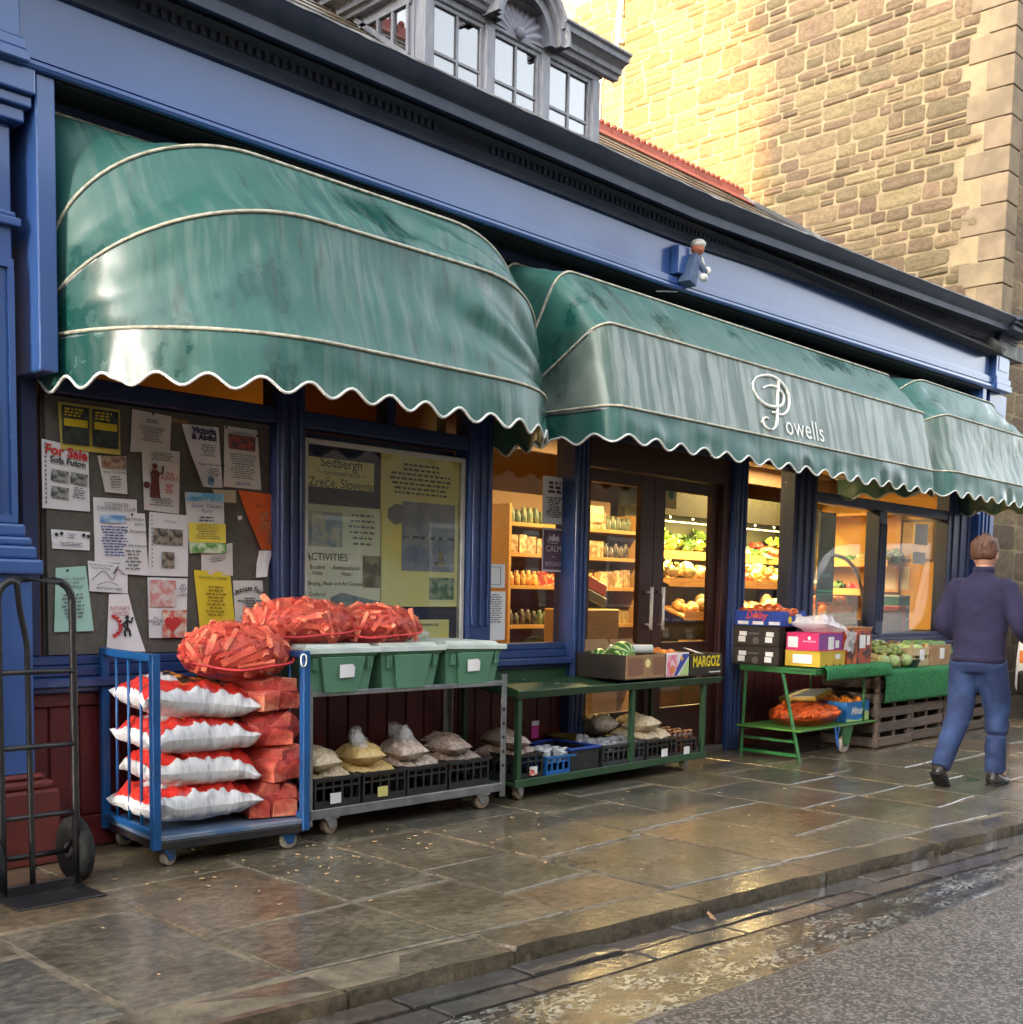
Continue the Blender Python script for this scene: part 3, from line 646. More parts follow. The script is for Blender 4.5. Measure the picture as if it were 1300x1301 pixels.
# cornice around dormer top, broken by an arch over the middle light
cprof = [(0,.0),(-.05,.0),(-.06,.03),(-.085,.035),(-.09,.07),(-.13,.095),(-.16,.10),(-.165,.135),(-.19,.145),(-.19,.16),(0,.20)]
cz = dz1+.05
ac = (wins[1][0]+wins[1][1])/2; ar = ww/2+.03
for x0, x1 in ((DX0-.16,ac-ar-.03),(ac+ar+.03,DX1+.16)):
    MB().prism([(DY-.02+p[0],cz+p[1]) for p in cprof], x0, x1, 'x').build('cornice', M_DORM, dmo)
for xs_, sg in ((DX0,-1),(DX1,1)):
    MB().prism([(xs_+sg*(-p[0]),cz+p[1]) for p in cprof], DY+.0, 2.6, 'y').build('cornice', M_DORM, dmo)
# dormer lead roof
MB().add([(DX0-.1,DY-.1,cz+.17),(DX1+.1,DY-.1,cz+.17),(DX1+.1,2.7,cz+.17),(DX0-.1,2.7,cz+.17),((DX0+DX1)/2,DY+.3,cz+.36),((DX0+DX1)/2,2.7,cz+.36)], [(0,1,4),(1,2,5,4),(3,0,4,5),(2,3,5),(0,3,2,1)]).build('dormer_roof', M_LEAD, dmo)
# arch hood, barrel and shell
hood = MB()
for (ri, ro, ya, yb) in ((ar-.03,ar+.03,DY-.10,DY+.3),(ar+.031,ar+.07,DY-.15,DY+.6),(ar+.071,ar+.10,DY-.19,DY+.9)):
    pts = []
    N = 28
    for i in range(N+1):
        t = math.pi*i/N; cs, sn = math.cos(t), math.sin(t)
        pts.append([(ac-ri*cs,ya,cz-.02+ri*sn*1.06),(ac-ro*cs,ya,cz-.02+ro*sn*1.06),(ac-ro*cs,yb,cz-.02+ro*sn*1.06),(ac-ri*cs,yb,cz-.02+ri*sn*1.06)])
    hood.grid(pts, wrap=True)
hood.build('arch_hood', M_DORM, dmo, auto=35)
sh = MB(); N = 60; rows = []
for k in range(7):
    q = k/6; row = []
    for i in range(N+1):
        t = math.pi*i/N; rib = .5+.5*math.cos(i/N*2*math.pi*11); r_ = (ar-.02)*(.12+.88*q)
        row.append((ac-r_*math.cos(t), DY-.005-.028*rib*q-.03*q*(1-q), cz-.02+r_*math.sin(t)*1.04))
    rows.append(row)
sh.grid(rows); sh.ball((ac,DY-.03,cz+.0), .045, 10, 6)
sh.build('shell', mat('shell_grey_paint', (.33,.33,.40), .6, c2=(.25,.25,.31), scale=14), dmo, smooth=True)

# ------------------------------------------------------------------ neighbouring stone house with its gable end
GX = 13.62
M_STONE = mat('rubble_sandstone', (.175,.122,.064), .85, c2=(.112,.078,.041), scale=6, bump=.8, bscale=14, rnd=.28, hrnd=.016)
M_LIME = mat('lime_mortar', (.30,.225,.125), .9, c2=(.22,.165,.092), scale=5, bump=.5, bscale=30)
M_QUOIN = mat('dressed_quoin_stone', (.215,.158,.092), .8, c2=(.155,.113,.066), scale=4, bump=.3, bscale=20, rnd=.12, hrnd=.008)
house = thing('stone_house', 'tall rubble stone house whose sunlit gable end rises beside the shop roof', 'house')
hb = MB(); hb.box(GX,19.5,.08,5.72,0,11.5); hb.box(GX+4.6,19.5,5.721,14.5,0,13.5)
hw = hb.build('wall', M_LIME, house)
def stone_mesh(seed, soft=.10, tall=1.0):
    rr = random.Random(seed); n = 6; rows = []
    # unit stone on the YZ plane facing -X, cushion shaped, uneven outline
    for i in range(n+1):
        row = []
        for j in range(n+1):
            a, c = i/n, j/n; ea = min(a,1-a)*2; ec = min(c,1-c)*2
            w = .045*nz(a*2.2+seed*7.7, c*2.2, 1.3)
            y = a-.5+(.05*nz(seed*3.3+c*1.7, 2.1)+.0)*(1-ea)*(1 if a < .5 else -1)
            z = c-.5+(.07*nz(seed*5.1+a*1.7, 4.2))*(1-ec)*(1 if c < .5 else -1)
            # round the corners of the outline
            k = max(0, (abs(a-.5)*2)**4*(abs(c-.5)*2)**4)*.10
            y *= (1-k); z *= (1-k)
            edge = min(1, ea/.3)*min(1, ec/.3)
            d = 0 if (i in (0,n) or j in (0,n)) else -(.55*edge**.5+.45*nz(a*2.6+seed*2, c*2.6, seed)+.25*nz(a*6+seed, c*6, 3))
            row.append((d, y, z))
        rows.append(row)
    b = MB(); b.grid([list(reversed(r)) for r in rows]); b.add([], [])
    return b.mesh('stone', M_STONE, True)
SV = [stone_mesh(s) for s in range(14)]
rg = random.Random(21); z = 4.05; cnt = 0
def roof_line(y): return 4.5 if y < 1.2 else 4.5+.95*(y-1.2)
while z < 10.4:
    hgt = rg.choice([.10,.13,.16,.18,.21,.27,.14]); y = .06+rg.uniform(0,.05)
    big = 0
    while y < 5.66:
        w = rg.uniform(.20,.58) if hgt > .14 else rg.uniform(.16,.42)
        if y+w > 5.5: w = 5.69-y
        ymid = y+w/2
        zl, zt = roof_line(ymid)-.5, 7.85+.46*ymid
        if w > .05 and z+hgt > zl and z < zt and not (ymid < .42):
            if rg.random() < .22 and hgt > .15:     # two thin pieces instead of one
                for q in (0,.5):
                    link('stone', rg.choice(SV), hw, (GX-.004, ymid, z+hgt*(q+.25)), None, (.035, w-.022, hgt*.5-.016)); cnt += 1
            else:
                link('stone', rg.choice(SV), hw, (GX-.004, ymid+rg.uniform(-.006,.006), z+hgt/2+rg.uniform(-.008,.008)), (rg.uniform(-.025,.025),0,0), (rg.uniform(.022,.06), w-rg.uniform(.010,.024), hgt-rg.uniform(.008,.020))); cnt += 1
        y += w
    z += hgt
z = 4.0
k = 0
while z < 9:       # quoins
    hgt = rg.uniform(.26,.36); w = .52 if k%2 else .30
    q = MB(); q.box(GX-.022,GX+.3,-.012 if k%2 else -.014,w,z+.006,z+hgt-.006); q.build('quoin', M_QUOIN, hw, bevel=.012, seg=2); z += hgt; k += 1
# street face of the house: coarse courses on the front beyond the shop
z = .1
while z < 9:
    hgt = rg.uniform(.28,.42); x = GX+.31
    while x < 15.6:
        w = rg.uniform(.4,.8); st = link('stone', rg.choice(SV), hw, (x+w/2, .078, z+hgt/2), (0,0,R(90)), (.018, w-.02, hgt-.02)); x += w
    z += hgt
z = 8.4
while z < 13:      # wing, its deep setback shaped so the gable throws shade over it
    hgt = rg.choice([.16,.20,.25]); y = 6.3
    while y < 10.6:
        w = rg.uniform(.3,.6)
        if z > 8.0+.25*(y-6): link('stone', rg.choice(SV), hw, (GX+4.596, y+w/2, z+hgt/2), None, (.035, w-.025, hgt-.02))
        y += w
    z += hgt
dp = MB(); pA = onX(793,-20,GX-.03); pB = onX(786,68,GX-.03); pC = onX(772,88,GX-.05); pD = onX(764,110,GX+.0); pE = onX(763,190,GX+.0)
path = [pA, pB+(pA-pB)*.04, pB, pC, pD, pE]
dp.tube([p+Vector((-.04,0,0)) for p in path], .045, 12)
dpo = dp.build('downpipe', mat('pale_pipe_paint', (.55,.53,.50), .5, c2=(.42,.40,.37), scale=8), house, smooth=True)
for v in (20, 55): 
    p = onX(790,v,GX-.03); bb = MB(); bb.lathe([(.056,-.025),(.056,.025)], 14, c=(p.x-.04,p.y,p.z)); bb.build('pipe_collar', MATS['pale_pipe_paint'], dpo)
# ------------------------------------------------------------------ awnings
def awning_mat(name, chalk_sky, streak=26.0, thr=.52, base=(.024,.108,.092,1), blot=(.36,.66)):
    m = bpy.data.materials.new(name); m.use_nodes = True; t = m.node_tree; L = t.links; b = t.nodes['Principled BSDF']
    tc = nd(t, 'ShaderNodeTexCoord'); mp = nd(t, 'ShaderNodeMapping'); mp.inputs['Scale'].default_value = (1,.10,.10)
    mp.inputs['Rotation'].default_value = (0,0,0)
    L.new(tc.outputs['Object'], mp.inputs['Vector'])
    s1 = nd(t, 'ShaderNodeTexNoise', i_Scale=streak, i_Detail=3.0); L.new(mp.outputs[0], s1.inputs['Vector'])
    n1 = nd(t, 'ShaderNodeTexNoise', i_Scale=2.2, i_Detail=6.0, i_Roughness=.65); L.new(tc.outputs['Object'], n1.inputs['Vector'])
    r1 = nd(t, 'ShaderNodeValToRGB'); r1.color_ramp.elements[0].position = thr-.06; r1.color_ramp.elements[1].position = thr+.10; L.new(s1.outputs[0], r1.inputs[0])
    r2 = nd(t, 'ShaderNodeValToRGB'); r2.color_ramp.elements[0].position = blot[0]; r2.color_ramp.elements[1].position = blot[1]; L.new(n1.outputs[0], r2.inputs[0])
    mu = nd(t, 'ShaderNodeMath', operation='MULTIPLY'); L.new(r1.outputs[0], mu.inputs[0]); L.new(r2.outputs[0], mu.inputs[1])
    mu2 = nd(t, 'ShaderNodeMath', operation='MULTIPLY'); L.new(mu.outputs[0], mu2.inputs[0]); mu2.inputs[1].default_value = chalk_sky
    mx = nd(t, 'ShaderNodeMix', data_type='RGBA'); mx.inputs[6].default_value = base; mx.inputs[7].default_value = (.24,.29,.26,1); L.new(mu2.outputs[0], mx.inputs[0])  # pale streaks: chalky deposits plus sky reflection painted into the colour
    # dark mould runs
    s2 = nd(t, 'ShaderNodeTexNoise', i_Scale=streak*.7, i_Detail=2.0); mp2 = nd(t, 'ShaderNodeMapping'); mp2.inputs['Location'].default_value = (9,3,1); mp2.inputs['Scale'].default_value = (1,.16,.16)
    L.new(tc.outputs['Object'], mp2.inputs[0]); L.new(mp2.outputs[0], s2.inputs['Vector'])
    r3 = nd(t, 'ShaderNodeValToRGB'); r3.color_ramp.elements[0].position = .60; r3.color_ramp.elements[1].position = .70; L.new(s2.outputs[0], r3.inputs[0])
    m3_ = nd(t, 'ShaderNodeMath', operation='MULTIPLY'); m3_.inputs[1].default_value = .5; L.new(r3.outputs[0], m3_.inputs[0])
    mx2 = nd(t, 'ShaderNodeMix', data_type='RGBA'); mx2.inputs[7].default_value = (.018,.030,.018,1); L.new(m3_.outputs[0], mx2.inputs[0]); L.new(mx.outputs[2], mx2.inputs[6])
    # wet splashes: darker and glossier than the dry pale-streaked cloth
    nw = nd(t, 'ShaderNodeTexNoise', i_Scale=1.7, i_Detail=8.0, i_Roughness=.6); mpw = nd(t, 'ShaderNodeMapping'); mpw.inputs['Location'].default_value = (3.3,1.7,.4); mpw.inputs['Scale'].default_value = (1,.7,.7)
    L.new(tc.outputs['Object'], mpw.inputs[0]); L.new(mpw.outputs[0], nw.inputs['Vector'])
    rw = nd(t, 'ShaderNodeValToRGB'); rw.color_ramp.elements[0].position = .54; rw.color_ramp.elements[1].position = .60; L.new(nw.outputs[0], rw.inputs[0])
    hw_ = nd(t, 'ShaderNodeHueSaturation', i_Value=.60, i_Saturation=1.15); L.new(mx2.outputs[2], hw_.inputs['Color'])
    mw = nd(t, 'ShaderNodeMix', data_type='RGBA'); L.new(rw.outputs[0], mw.inputs[0]); L.new(mx2.outputs[2], mw.inputs[6]); L.new(hw_.outputs[0], mw.inputs[7])
    L.new(mw.outputs[2], b.inputs['Base Color'])
    rr = nd(t, 'ShaderNodeMapRange'); rr.inputs[3].default_value = .46; rr.inputs[4].default_value = .22; L.new(rw.outputs[0], rr.inputs[0]); L.new(rr.outputs[0], b.inputs['Roughness'])
    b.inputs['Coat Weight'].default_value = .15; b.inputs['Coat Roughness'].default_value = .30
    n4 = nd(t, 'ShaderNodeTexNoise', i_Scale=12.0, i_Detail=3.0); L.new(mp.outputs[0], n4.inputs['Vector'])
    bp = nd(t, 'ShaderNodeBump', i_Strength=.12, i_Distance=.012); L.new(n4.outputs[0], bp.inputs['Height']); L.new(bp.outputs[0], b.inputs['Normal'])
    return m
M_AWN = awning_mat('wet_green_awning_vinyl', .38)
M_AWN2 = awning_mat('chalk_and_sky_pale_awning_vinyl', .85, 15.0, .47, (.055,.105,.085,1), (.15,.42))  # paler front panels: chalk and sky reflection put into the base colour
M_PIPE = mat('cream_awning_piping', (.55,.52,.42), .6, c2=(.30,.28,.20), scale=25, ramp=(.42,.68))
M_EDGE = mat('white_awning_edging', (.78,.78,.74), .55, c2=(.66,.66,.60), scale=20)
def upath(x0, x1, Rr, rc, nleg=8, narc=22, nfr=64):
    p = []       # (x, r) around a U: out along one side, round the corner, across the front and back
    rx, rr = rc; rr = min(rr, Rr*.999)
    for i in range(nleg): p.append((x0, (Rr-rr)*i/nleg))
    for i in range(narc): t = math.pi/2*i/narc; p.append((x0+rx*(1-math.cos(t)), Rr-rr+rr*math.sin(t)))
    for i in range(nfr): p.append((x0+rx+(x1-x0-2*rx)*i/nfr, Rr))
    for i in range(narc): t = math.pi/2*i/narc; p.append((x1-rx+rx*math.sin(t), Rr-rr+rr*math.cos(t)))
    for i in range(nleg+1): p.append((x1, (Rr-rr)*(1-i/nleg)))
    return p
def awning(label, x0, x1, zp, ribs, rcs, seed, sag, waves, wr, bandmats, vh=.19, y0=-.012, lifts=(0,0,0,0), amp=.05, folds=0.0):
    a = thing('awning', label, 'awning', group=None)
    P = [upath(x0, x1, r, rc) for (ang, r), rc in zip(ribs, rcs)]; k = len(P[0])
    def pt(ri, i, f=0.0):
        (ang, r) = ribs[ri]; t = R(ang); x, q = P[ri][i]; lift = lifts[ri]
        return Vector((x, y0-q*math.cos(t), zp+lift*(1-q/r)+q*math.sin(t)))
    for bnd in range(len(ribs)-1):
        rows = []; NR = 14
        am, rm_ = (R(ribs[bnd][0])+R(ribs[bnd+1][0]))/2, 0
        for j in range(NR+1):
            f = j/NR; row = []
            for i in range(k):
                A, B = pt(bnd, i), pt(bnd+1, i); p = A.lerp(B, f)
                q = P[bnd][i][1]/ribs[bnd][1]; xx = (p.x-x0)/(x1-x0)
                bul = 4*f*(1-f)
                # fabric sags between the bars and wrinkles diagonally towards the ends
                w = sag*bul*(-.6+.55*nz(p.x*1.1+seed, f*1.2, seed)) + wr*bul*nz(p.x*5.5+f*4.0+seed, f*1.6+seed*2, 7.7)*(1+1.6*abs(xx-.5)) + .35*wr*bul*nz(p.x*14-f*6+seed, f*3, 2.2)
                if folds and xx > .45:      # folds fanning out from the sagging far corner
                    dx_, df = (1.06-xx)*3.0, (1.15-f)+.02; an = math.atan2(df, dx_); w += folds*bul**.6*math.sin(an*17+seed+1.5*nz(xx*3,f*2,seed))*min(1,(xx-.45)*3)
                if folds: w += folds*.35*f*f*(1-f)*4*math.sin(p.x*42+3*nz(p.x*3+seed))*max(0,.5-abs(xx-.22))*2
                n = Vector((0, -math.cos(am), math.sin(am)))
                if (i < 8 or i >= k-9) and rcs[bnd][1] < .5: n = Vector((-1 if i < 8 else 1, 0, 0))*.5
                row.append(p+n*w*min(1, q*1.6))
            rows.append(row)
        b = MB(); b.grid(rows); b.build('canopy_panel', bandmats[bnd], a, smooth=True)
    for ri in range(len(ribs)):
        b = MB(); b.tube([pt(ri, i)+Vector((0,-.004,.004)) for i in range(k)], .0085, 6); b.build('piping', M_PIPE, a, smooth=True)
    # frame bars behind the piping
    b = MB()
    for ri in range(1, len(ribs)): b.tube([pt(ri, i)*1.0+Vector((0,.016,-.016)) for i in range(0, k, 2)], .009, 6)
    b.build('frame_bar', M_STEEL, a, smooth=True)
    # scalloped valance
    F = [pt(len(ribs)-1, i) for i in range(k)]; s = [0.0]
    for i in range(1, k): s.append(s[-1]+(F[i]-F[i-1]).length)
    # resample by length
    N = int(s[-1]/.022); S = []
    j = 0
    for i in range(N+1):
        d = s[-1]*i/N
        while j < k-2 and s[j+1] < d: j += 1
        t = 0 if s[j+1] == s[j] else (d-s[j])/(s[j+1]-s[j]); S.append((F[j].lerp(F[j+1], t), d))
    lam = s[-1]/waves; rows = []; edge = []
    for (p, d) in S:
        wv = amp*(.5-.5*math.cos(2*math.pi*d/lam))*(1+.2*nz(d*2+seed)); hgt = vh-amp+wv
        col_ = []
        for q in range(8):
            f = q/7; bow = .018*math.sin(f*2.6)*nz(d*2.2+seed, f, 3)+.012*f*nz(d*7+seed)
            nrm = Vector((0,-1,0)) if abs(p.y-y0) > .5 else Vector((-1 if p.x < (x0+x1)/2 else 1,0,0))
            col_.append(p+Vector((0,0,-hgt*f))+nrm*(bow+.02*f))
        rows.append(col_); edge.append(col_[-1])
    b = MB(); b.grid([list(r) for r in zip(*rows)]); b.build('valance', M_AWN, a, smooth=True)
    b = MB(); b.tube(edge, .0075, 6); b.build('scalloped_edging', M_EDGE, a, smooth=True)
    return a
RB = [(88,1.0),(60,1.005),(31,.985),(0,.955)]
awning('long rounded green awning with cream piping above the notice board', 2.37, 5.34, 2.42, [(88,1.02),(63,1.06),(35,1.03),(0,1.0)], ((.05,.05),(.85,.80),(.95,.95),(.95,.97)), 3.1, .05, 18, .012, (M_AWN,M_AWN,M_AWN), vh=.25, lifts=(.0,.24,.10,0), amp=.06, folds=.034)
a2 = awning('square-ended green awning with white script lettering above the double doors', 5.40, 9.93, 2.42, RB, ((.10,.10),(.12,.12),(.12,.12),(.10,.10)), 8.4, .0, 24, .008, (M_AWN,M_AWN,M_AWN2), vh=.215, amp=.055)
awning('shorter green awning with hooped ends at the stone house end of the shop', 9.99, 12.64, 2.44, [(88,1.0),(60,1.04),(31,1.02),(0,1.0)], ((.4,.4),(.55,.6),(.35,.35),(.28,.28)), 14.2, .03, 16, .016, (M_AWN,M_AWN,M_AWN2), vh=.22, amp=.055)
# lettering on the middle awning's front panel
pa = Vector((0,-.012-.985*math.cos(R(31)),2.42+.985*math.sin(R(31)))); pb = Vector((0,-.012-.955,2.42))
sl = (pb-pa).normalized(); npl = Vector((1,0,0)).cross(sl).normalized()
if npl.y > 0: npl = -npl
off = npl*.006
def zz4(x, y): return onP(930+x*.11538, 460+y*.11538, pa+off, npl)
P1 = [(345,285),(400,262),(480,275),(550,340),(570,410),(540,480),(430,490),(330,440),(255,340),(232,240),(270,170),(360,145),(450,160),(540,225),(610,330),(630,430),(610,540),(540,582),(450,550)]
P2 = [(515,200),(505,350),(500,500),(498,640),(475,720),(430,745),(370,710),(340,650),(365,612),(400,620)]
M_LET = mat('white_sign_lettering', (.82,.81,.74), .5)
b = MB(); q1 = bez([zz4(*p) for p in P1], 6); b.tube(q1, [.007+.006*abs(math.sin(i*.055)) for i in range(len(q1))], 6)
q2 = bez([zz4(*p) for p in P2], 6); b.tube(q2, [.013 if i < 24 else .009 for i in range(len(q2))], 6)
b.build('lettering', M_LET, a2, smooth=True)
w0, w1 = zz4(590,690), zz4(1010,800)
M = Matrix.Identity(4); up_ = -sl; rx_ = Vector((1,0,0)); M.col[0][:3] = rx_; M.col[1][:3] = up_; M.col[2][:3] = npl; M.translation = (w0+w1)/2+npl*.002
tm = text_mesh('owells', .22, space=1.05); 
wd = max(v.co.x for v in tm.vertices)-min(v.co.x for v in tm.vertices); sc_ = (w1.x-w0.x)/wd
tm.transform(Matrix.Diagonal((sc_, sc_, 1, 1))); tm.materials.append(M_LET); o = link('lettering', tm, a2); o.matrix_local = M

# ------------------------------------------------------------------ little figure on the fascia
fg = thing('figurine', 'small painted figure in white cap and blue coat perched on the fascia', 'figurine', loc=onY(880,338,-.30))
b = MB(); b.prism([(-.05,-.13),(.05,-.13),(.035,.10),(-.035,.10)], -.05, .05, 'y', M=T(-.02,0,-.02,0,0,R(18))); b.tube([(.0,-.03,.03),(.06,-.05,-.02),(.10,-.055,-.03)], .022, 8); b.build('coat', mat('figurine_coat', (.05,.09,.18), .6, c2=(.08,.12,.2), scale=30), fg, smooth=False, bevel=.012, seg=2)
b = MB(); b.ball((.045,-.01,.13), .05, 12, 8); b.build('head', mat('figurine_face', (.45,.17,.08), .6, c2=(.3,.08,.05), scale=30), fg, smooth=True)
b = MB(); b.ball((.05,-.01,.165), .058, 12, 8, sz=.65); b.build('cap', M_EDGE, fg, smooth=True)
b = MB(); b.ball((.11,-.055,-.02), .03, 10, 6); b.ball((.075,-.05,-.075), .03, 10, 6, sx=1.4); b.tube([(.07,-.03,.07),(.085,-.045,.01)], .012, 6); b.build('glove', M_EDGE, fg, smooth=True)
b = MB(); b.tube([(-.02,.02,-.14),(-.04,.06,-.15),(-.12,.05,-.20),(-.35,.06,-.24)], .006, 6); b.build('cable', M_GREYINK, fg, smooth=True)
bx = MB(); p0 = onY(862,332,-.206); bx.box(p0.x-.10,p0.x+.03,-.285,-.207,3.632,p0.z+.085); tag(bx.build('junction_box', M_BLUE, None, bevel=.005), 'small blue wooden box fixed to the fascia beside the painted figure', 'box')
# ------------------------------------------------------------------ notice board and notices
nb = MB(); NBX0, NBX1, NBZ0, NBZ1 = 2.392, 3.640, .95, 2.178
nb.box(NBX0,NBX1,.012,.048,NBZ0,NBZ1)
nbo = nb.build('notice_board', MATS['grey_felt_board']); tag(nbo, 'grey felt notice board covered with pinned papers under the rounded awning', 'notice board')
def paperm(name, c): return mat('paper_'+name, c, .7, c2=tuple(q*.93 for q in c), scale=3)
PW, PG = paperm('white', (.80,.79,.80)), paperm('grey_white', (.68,.66,.62))
def nzc(q): return (40+q[0]*.24615, 500+q[1]*.24615)
class Note: pass
def notice(label, quad, m, lift=.006, curl=None, seed=0, z=0):
    """quad: TL,TR,BR,BL in board-crop pixels -> a sheet on the board plane"""
    Y = .008-.0022*z
    A, B, C_, D_ = [onY(*nzc(q), Y) for q in quad]
    c = (A+B+C_+D_)/4; b = MB(); rows = []
    for i in range(9):
        f = i/8; row = []
        for j in range(9):
            g_ = j/8; p = A.lerp(B, g_).lerp(D_.lerp(C_, g_), f)
            d = .004*abs(nz(g_*2.1+seed, f*2.1, seed*1.7))+.003*f
            if curl == 'bl': d += .055*max(0, (f-g_*1.2)-.2)**1.5
            if curl == 'br': d += .055*max(0, (f-(1-g_)*1.2)-.2)**1.5
            if curl == 'b': d += .05*max(0, f-.45)**1.6
            row.append((p.x-c.x, -d, p.z-c.z))
        rows.append(row)
    b.grid([list(reversed(r)) for r in rows])
    o = b.build('notice', m, None, smooth=True, loc=c); tag(o, label, 'notice')
    n = Note(); n.o = o; n.w = ((B-A).length+(C_-D_).length)/2; n.h = ((D_-A).length+(C_-B).length)/2
    tilt = math.atan2(B.z-A.z, B.x-A.x); n.M = Matrix.Translation((0,-.008-(.004 if curl else 0),0)) @ FACE
    n.A, n.B, n.C, n.D, n.c = A-c, B-c, C_-c, D_-c, c
    def at(f, g_, d=0):     # fraction across, fraction down
        p = n.A.lerp(n.B, f).lerp(n.D.lerp(n.C, f), g_)
        dd = .012+d
        if curl == 'bl': dd += .055*max(0, (g_-f*1.2)-.2)**1.5
        if curl == 'br': dd += .055*max(0, (g_-(1-f)*1.2)-.2)**1.5
        if curl == 'b': dd += .05*max(0, g_-.45)**1.6
        return Matrix.Translation((p.x, -dd, p.z)) @ FACE @ Matrix.Rotation(math.atan2(n.B.z-n.A.z, n.B.x-n.A.x)*.7, 4, 'Z')
    n.at = at
    return n
def ntext(n, s, f, g_, size, m=M_INK, **kw): return text(s, size, m, n.o, n.at(f, g_), **kw)
def nlines(n, f, g_, w, h, k, m=M_GREYINK, lh=None, seed=0, align='c'):
    b = lines_mesh(w*n.w, h*n.h, k, lh or h*n.h/k*.42, seed, align=align, word=.022); o = b.build('print_lines', m, n.o); o.matrix_local = n.at(f, g_); return o
def npic(n, f, g_, w, h, m, nm='picture', d=0.0):
    b = MB(); W, H = w*n.w/2, h*n.h/2; b.add([(-W,-H,0),(W,-H,0),(W,H,0),(-W,H,0)], [(0,1,2,3)]); o = b.build(nm, m, n.o); o.matrix_local = n.at(f, g_, d); return o
def pin(n, f=.5, g_=.03, m=None):
    b = MB(); b.lathe([(.006,0),(.006,.004),(.003,.007)], 8, axis='z'); o = b.build('drawing_pin', m or M_BLACK, n.o); o.matrix_local = n.at(f, g_, -.002)
def picm(name, a, c, sc=30): return mat('print_'+name, a, .6, c2=c, scale=sc, ramp=(.42,.58))
n = notice('black poster pair with yellow bands at the top corner of the board', [(135,40),(455,85),(458,318),(150,285)], paperm('yellow_edge', (.62,.50,.10)), z=3)
for f in (.25,.74):
    npic(n, f, .47, .44, .82, picm('night', (.015,.02,.018), (.05,.07,.06), 18)); npic(n, f, .42, .38, .16, M_YELINK, 'yellow_band', .002)
    b = lines_mesh(.34*n.w, .2*n.h, 3, .008, int(f*9), align='l', word=.02); o = b.build('print_lines', M_YELINK, n.o); o.matrix_local = n.at(f-.02, .2, .002)
n = notice('white For Sale notice for a sofa futon with three small photos', [(52,232),(293,290),(300,610),(55,590)], PW, z=1)
ntext(n, 'For Sale', .5, .13, .064, M_REDINK, bold=.0022); ntext(n, 'Sofa Futon', .53, .27, .041, M_INK, bold=.0012)
for f, g_ in ((.35,.50),(.76,.50),(.35,.75)): npic(n, f, g_, .36, .17, picm('sofa', (.05,.08,.07), (.35,.33,.30), 40))
nlines(n, .76, .72, .36, .18, 5, seed=3)
b = MB()
for i in range(14): b.box(-.004,.004,-.001,0,-.006-i*.021,.004-i*.021)
o = b.build('wallet_holes', M_GREYINK, n.o); o.matrix_local = Matrix.Translation((n.A.x+.012,-.012,n.A.z-.02))
n = notice('plain white typed letter pinned above the cream notice with the red figure', [(520,80),(722,118),(712,305),(508,300)], PG, z=1); nlines(n, .5, .22, .4, .12, 2, seed=5); nlines(n, .5, .55, .75, .4, 7, seed=6); pin(n)
n = notice('small flyer with a brown photo strip below the black posters', [(340,320),(487,325),(493,520),(378,508)], PG, z=2); npic(n, .5, .17, .95, .32, picm('brown', (.22,.09,.05), (.40,.28,.2), 35)); ntext(n, 'BOOK TOGETHER', .5, .45, .014, M_INK); nlines(n, .5, .7, .6, .35, 5, seed=8)
n = notice('cream notice with a dark red standing figure and red title', [(568,275),(765,300),(760,622),(580,600)], PG, z=3)
b = MB(); b.prism([(-.028,-.09),(.03,-.09),(.022,.0),(.026,.035),(.012,.05),(-.012,.05),(-.024,.03),(-.02,0)], -.0005, .0005, 'z'); b.lathe([(.014,-.0005),(.014,.0005)], 12, c=(0,.068,0)); b.tube([(.02,.03,0),(.042,.035,0),(.046,.07,0)], .005, 5)
b.lathe([(.018,-.0005),(.018,.0005)], 10, c=(-.045,-.03,0)); o = b.build('figure_print', mat('print_maroon', (.12,.025,.02), .7), n.o); o.matrix_local = n.at(.3,.5)
ntext(n, 'THE\nBUNDLE', .70, .42, .026, M_REDINK, line=.8); nlines(n, .5, .12, .7, .14, 4, seed=9); nlines(n, .7, .62, .3, .16, 4, m=M_REDINK, seed=10); nlines(n, .5, .84, .8, .14, 4, seed=11)
n = notice('white film night poster headed Victoria and Abdul with a curling corner', [(775,155),(965,175),(985,487),(865,482)], PW, curl='bl', z=1)
ntext(n, '& Victoria\n& Abdul'.replace('& Vic','Vic',1), .54, .14, .044, M_NAVYINK, bold=.002, line=.75); nlines(n, .6, .4, .7, .2, 6, seed=12); ntext(n, "People's Hall, Sedbergh", .62, .63, .017, M_NAVYINK); nlines(n, .68, .75, .5, .14, 4, seed=13); npic(n, .5, .90, .2, .14, picm('bluepic', (.05,.12,.25), (.2,.35,.5)))
n = notice('white notice with a dark red photo beside the orange sheet', [(995,165),(1165,190),(1185,498),(990,480)], PG, z=1); ntext(n, 'Lakeland Arts', .5, .09, .022, M_GREYINK); npic(n, .5, .25, .74, .24, picm('darkred', (.06,.04,.05), (.35,.08,.04), 30)); nlines(n, .5, .64, .85, .42, 11, seed=15); nlines(n, .5, .93, .6, .06, 2, m=M_BLUEINK, seed=16); pin(n,.03,.03); pin(n,.95,.1)
n = notice('blue, white and yellow school party poster in the middle of the board', [(790,508),(990,518),(1000,825),(815,825)], mat('party_paper', (.70,.72,.70), .6), z=3)
npic(n, .5, .075, .99, .14, picm('skyblue', (.10,.38,.65), (.35,.6,.75), 12)); npic(n, .5, .66, .99, .32, mat('print_lemon', (.78,.66,.08), .7)); npic(n, .5, .91, .99, .17, picm('grass', (.10,.32,.06), (.6,.72,.5), 22))
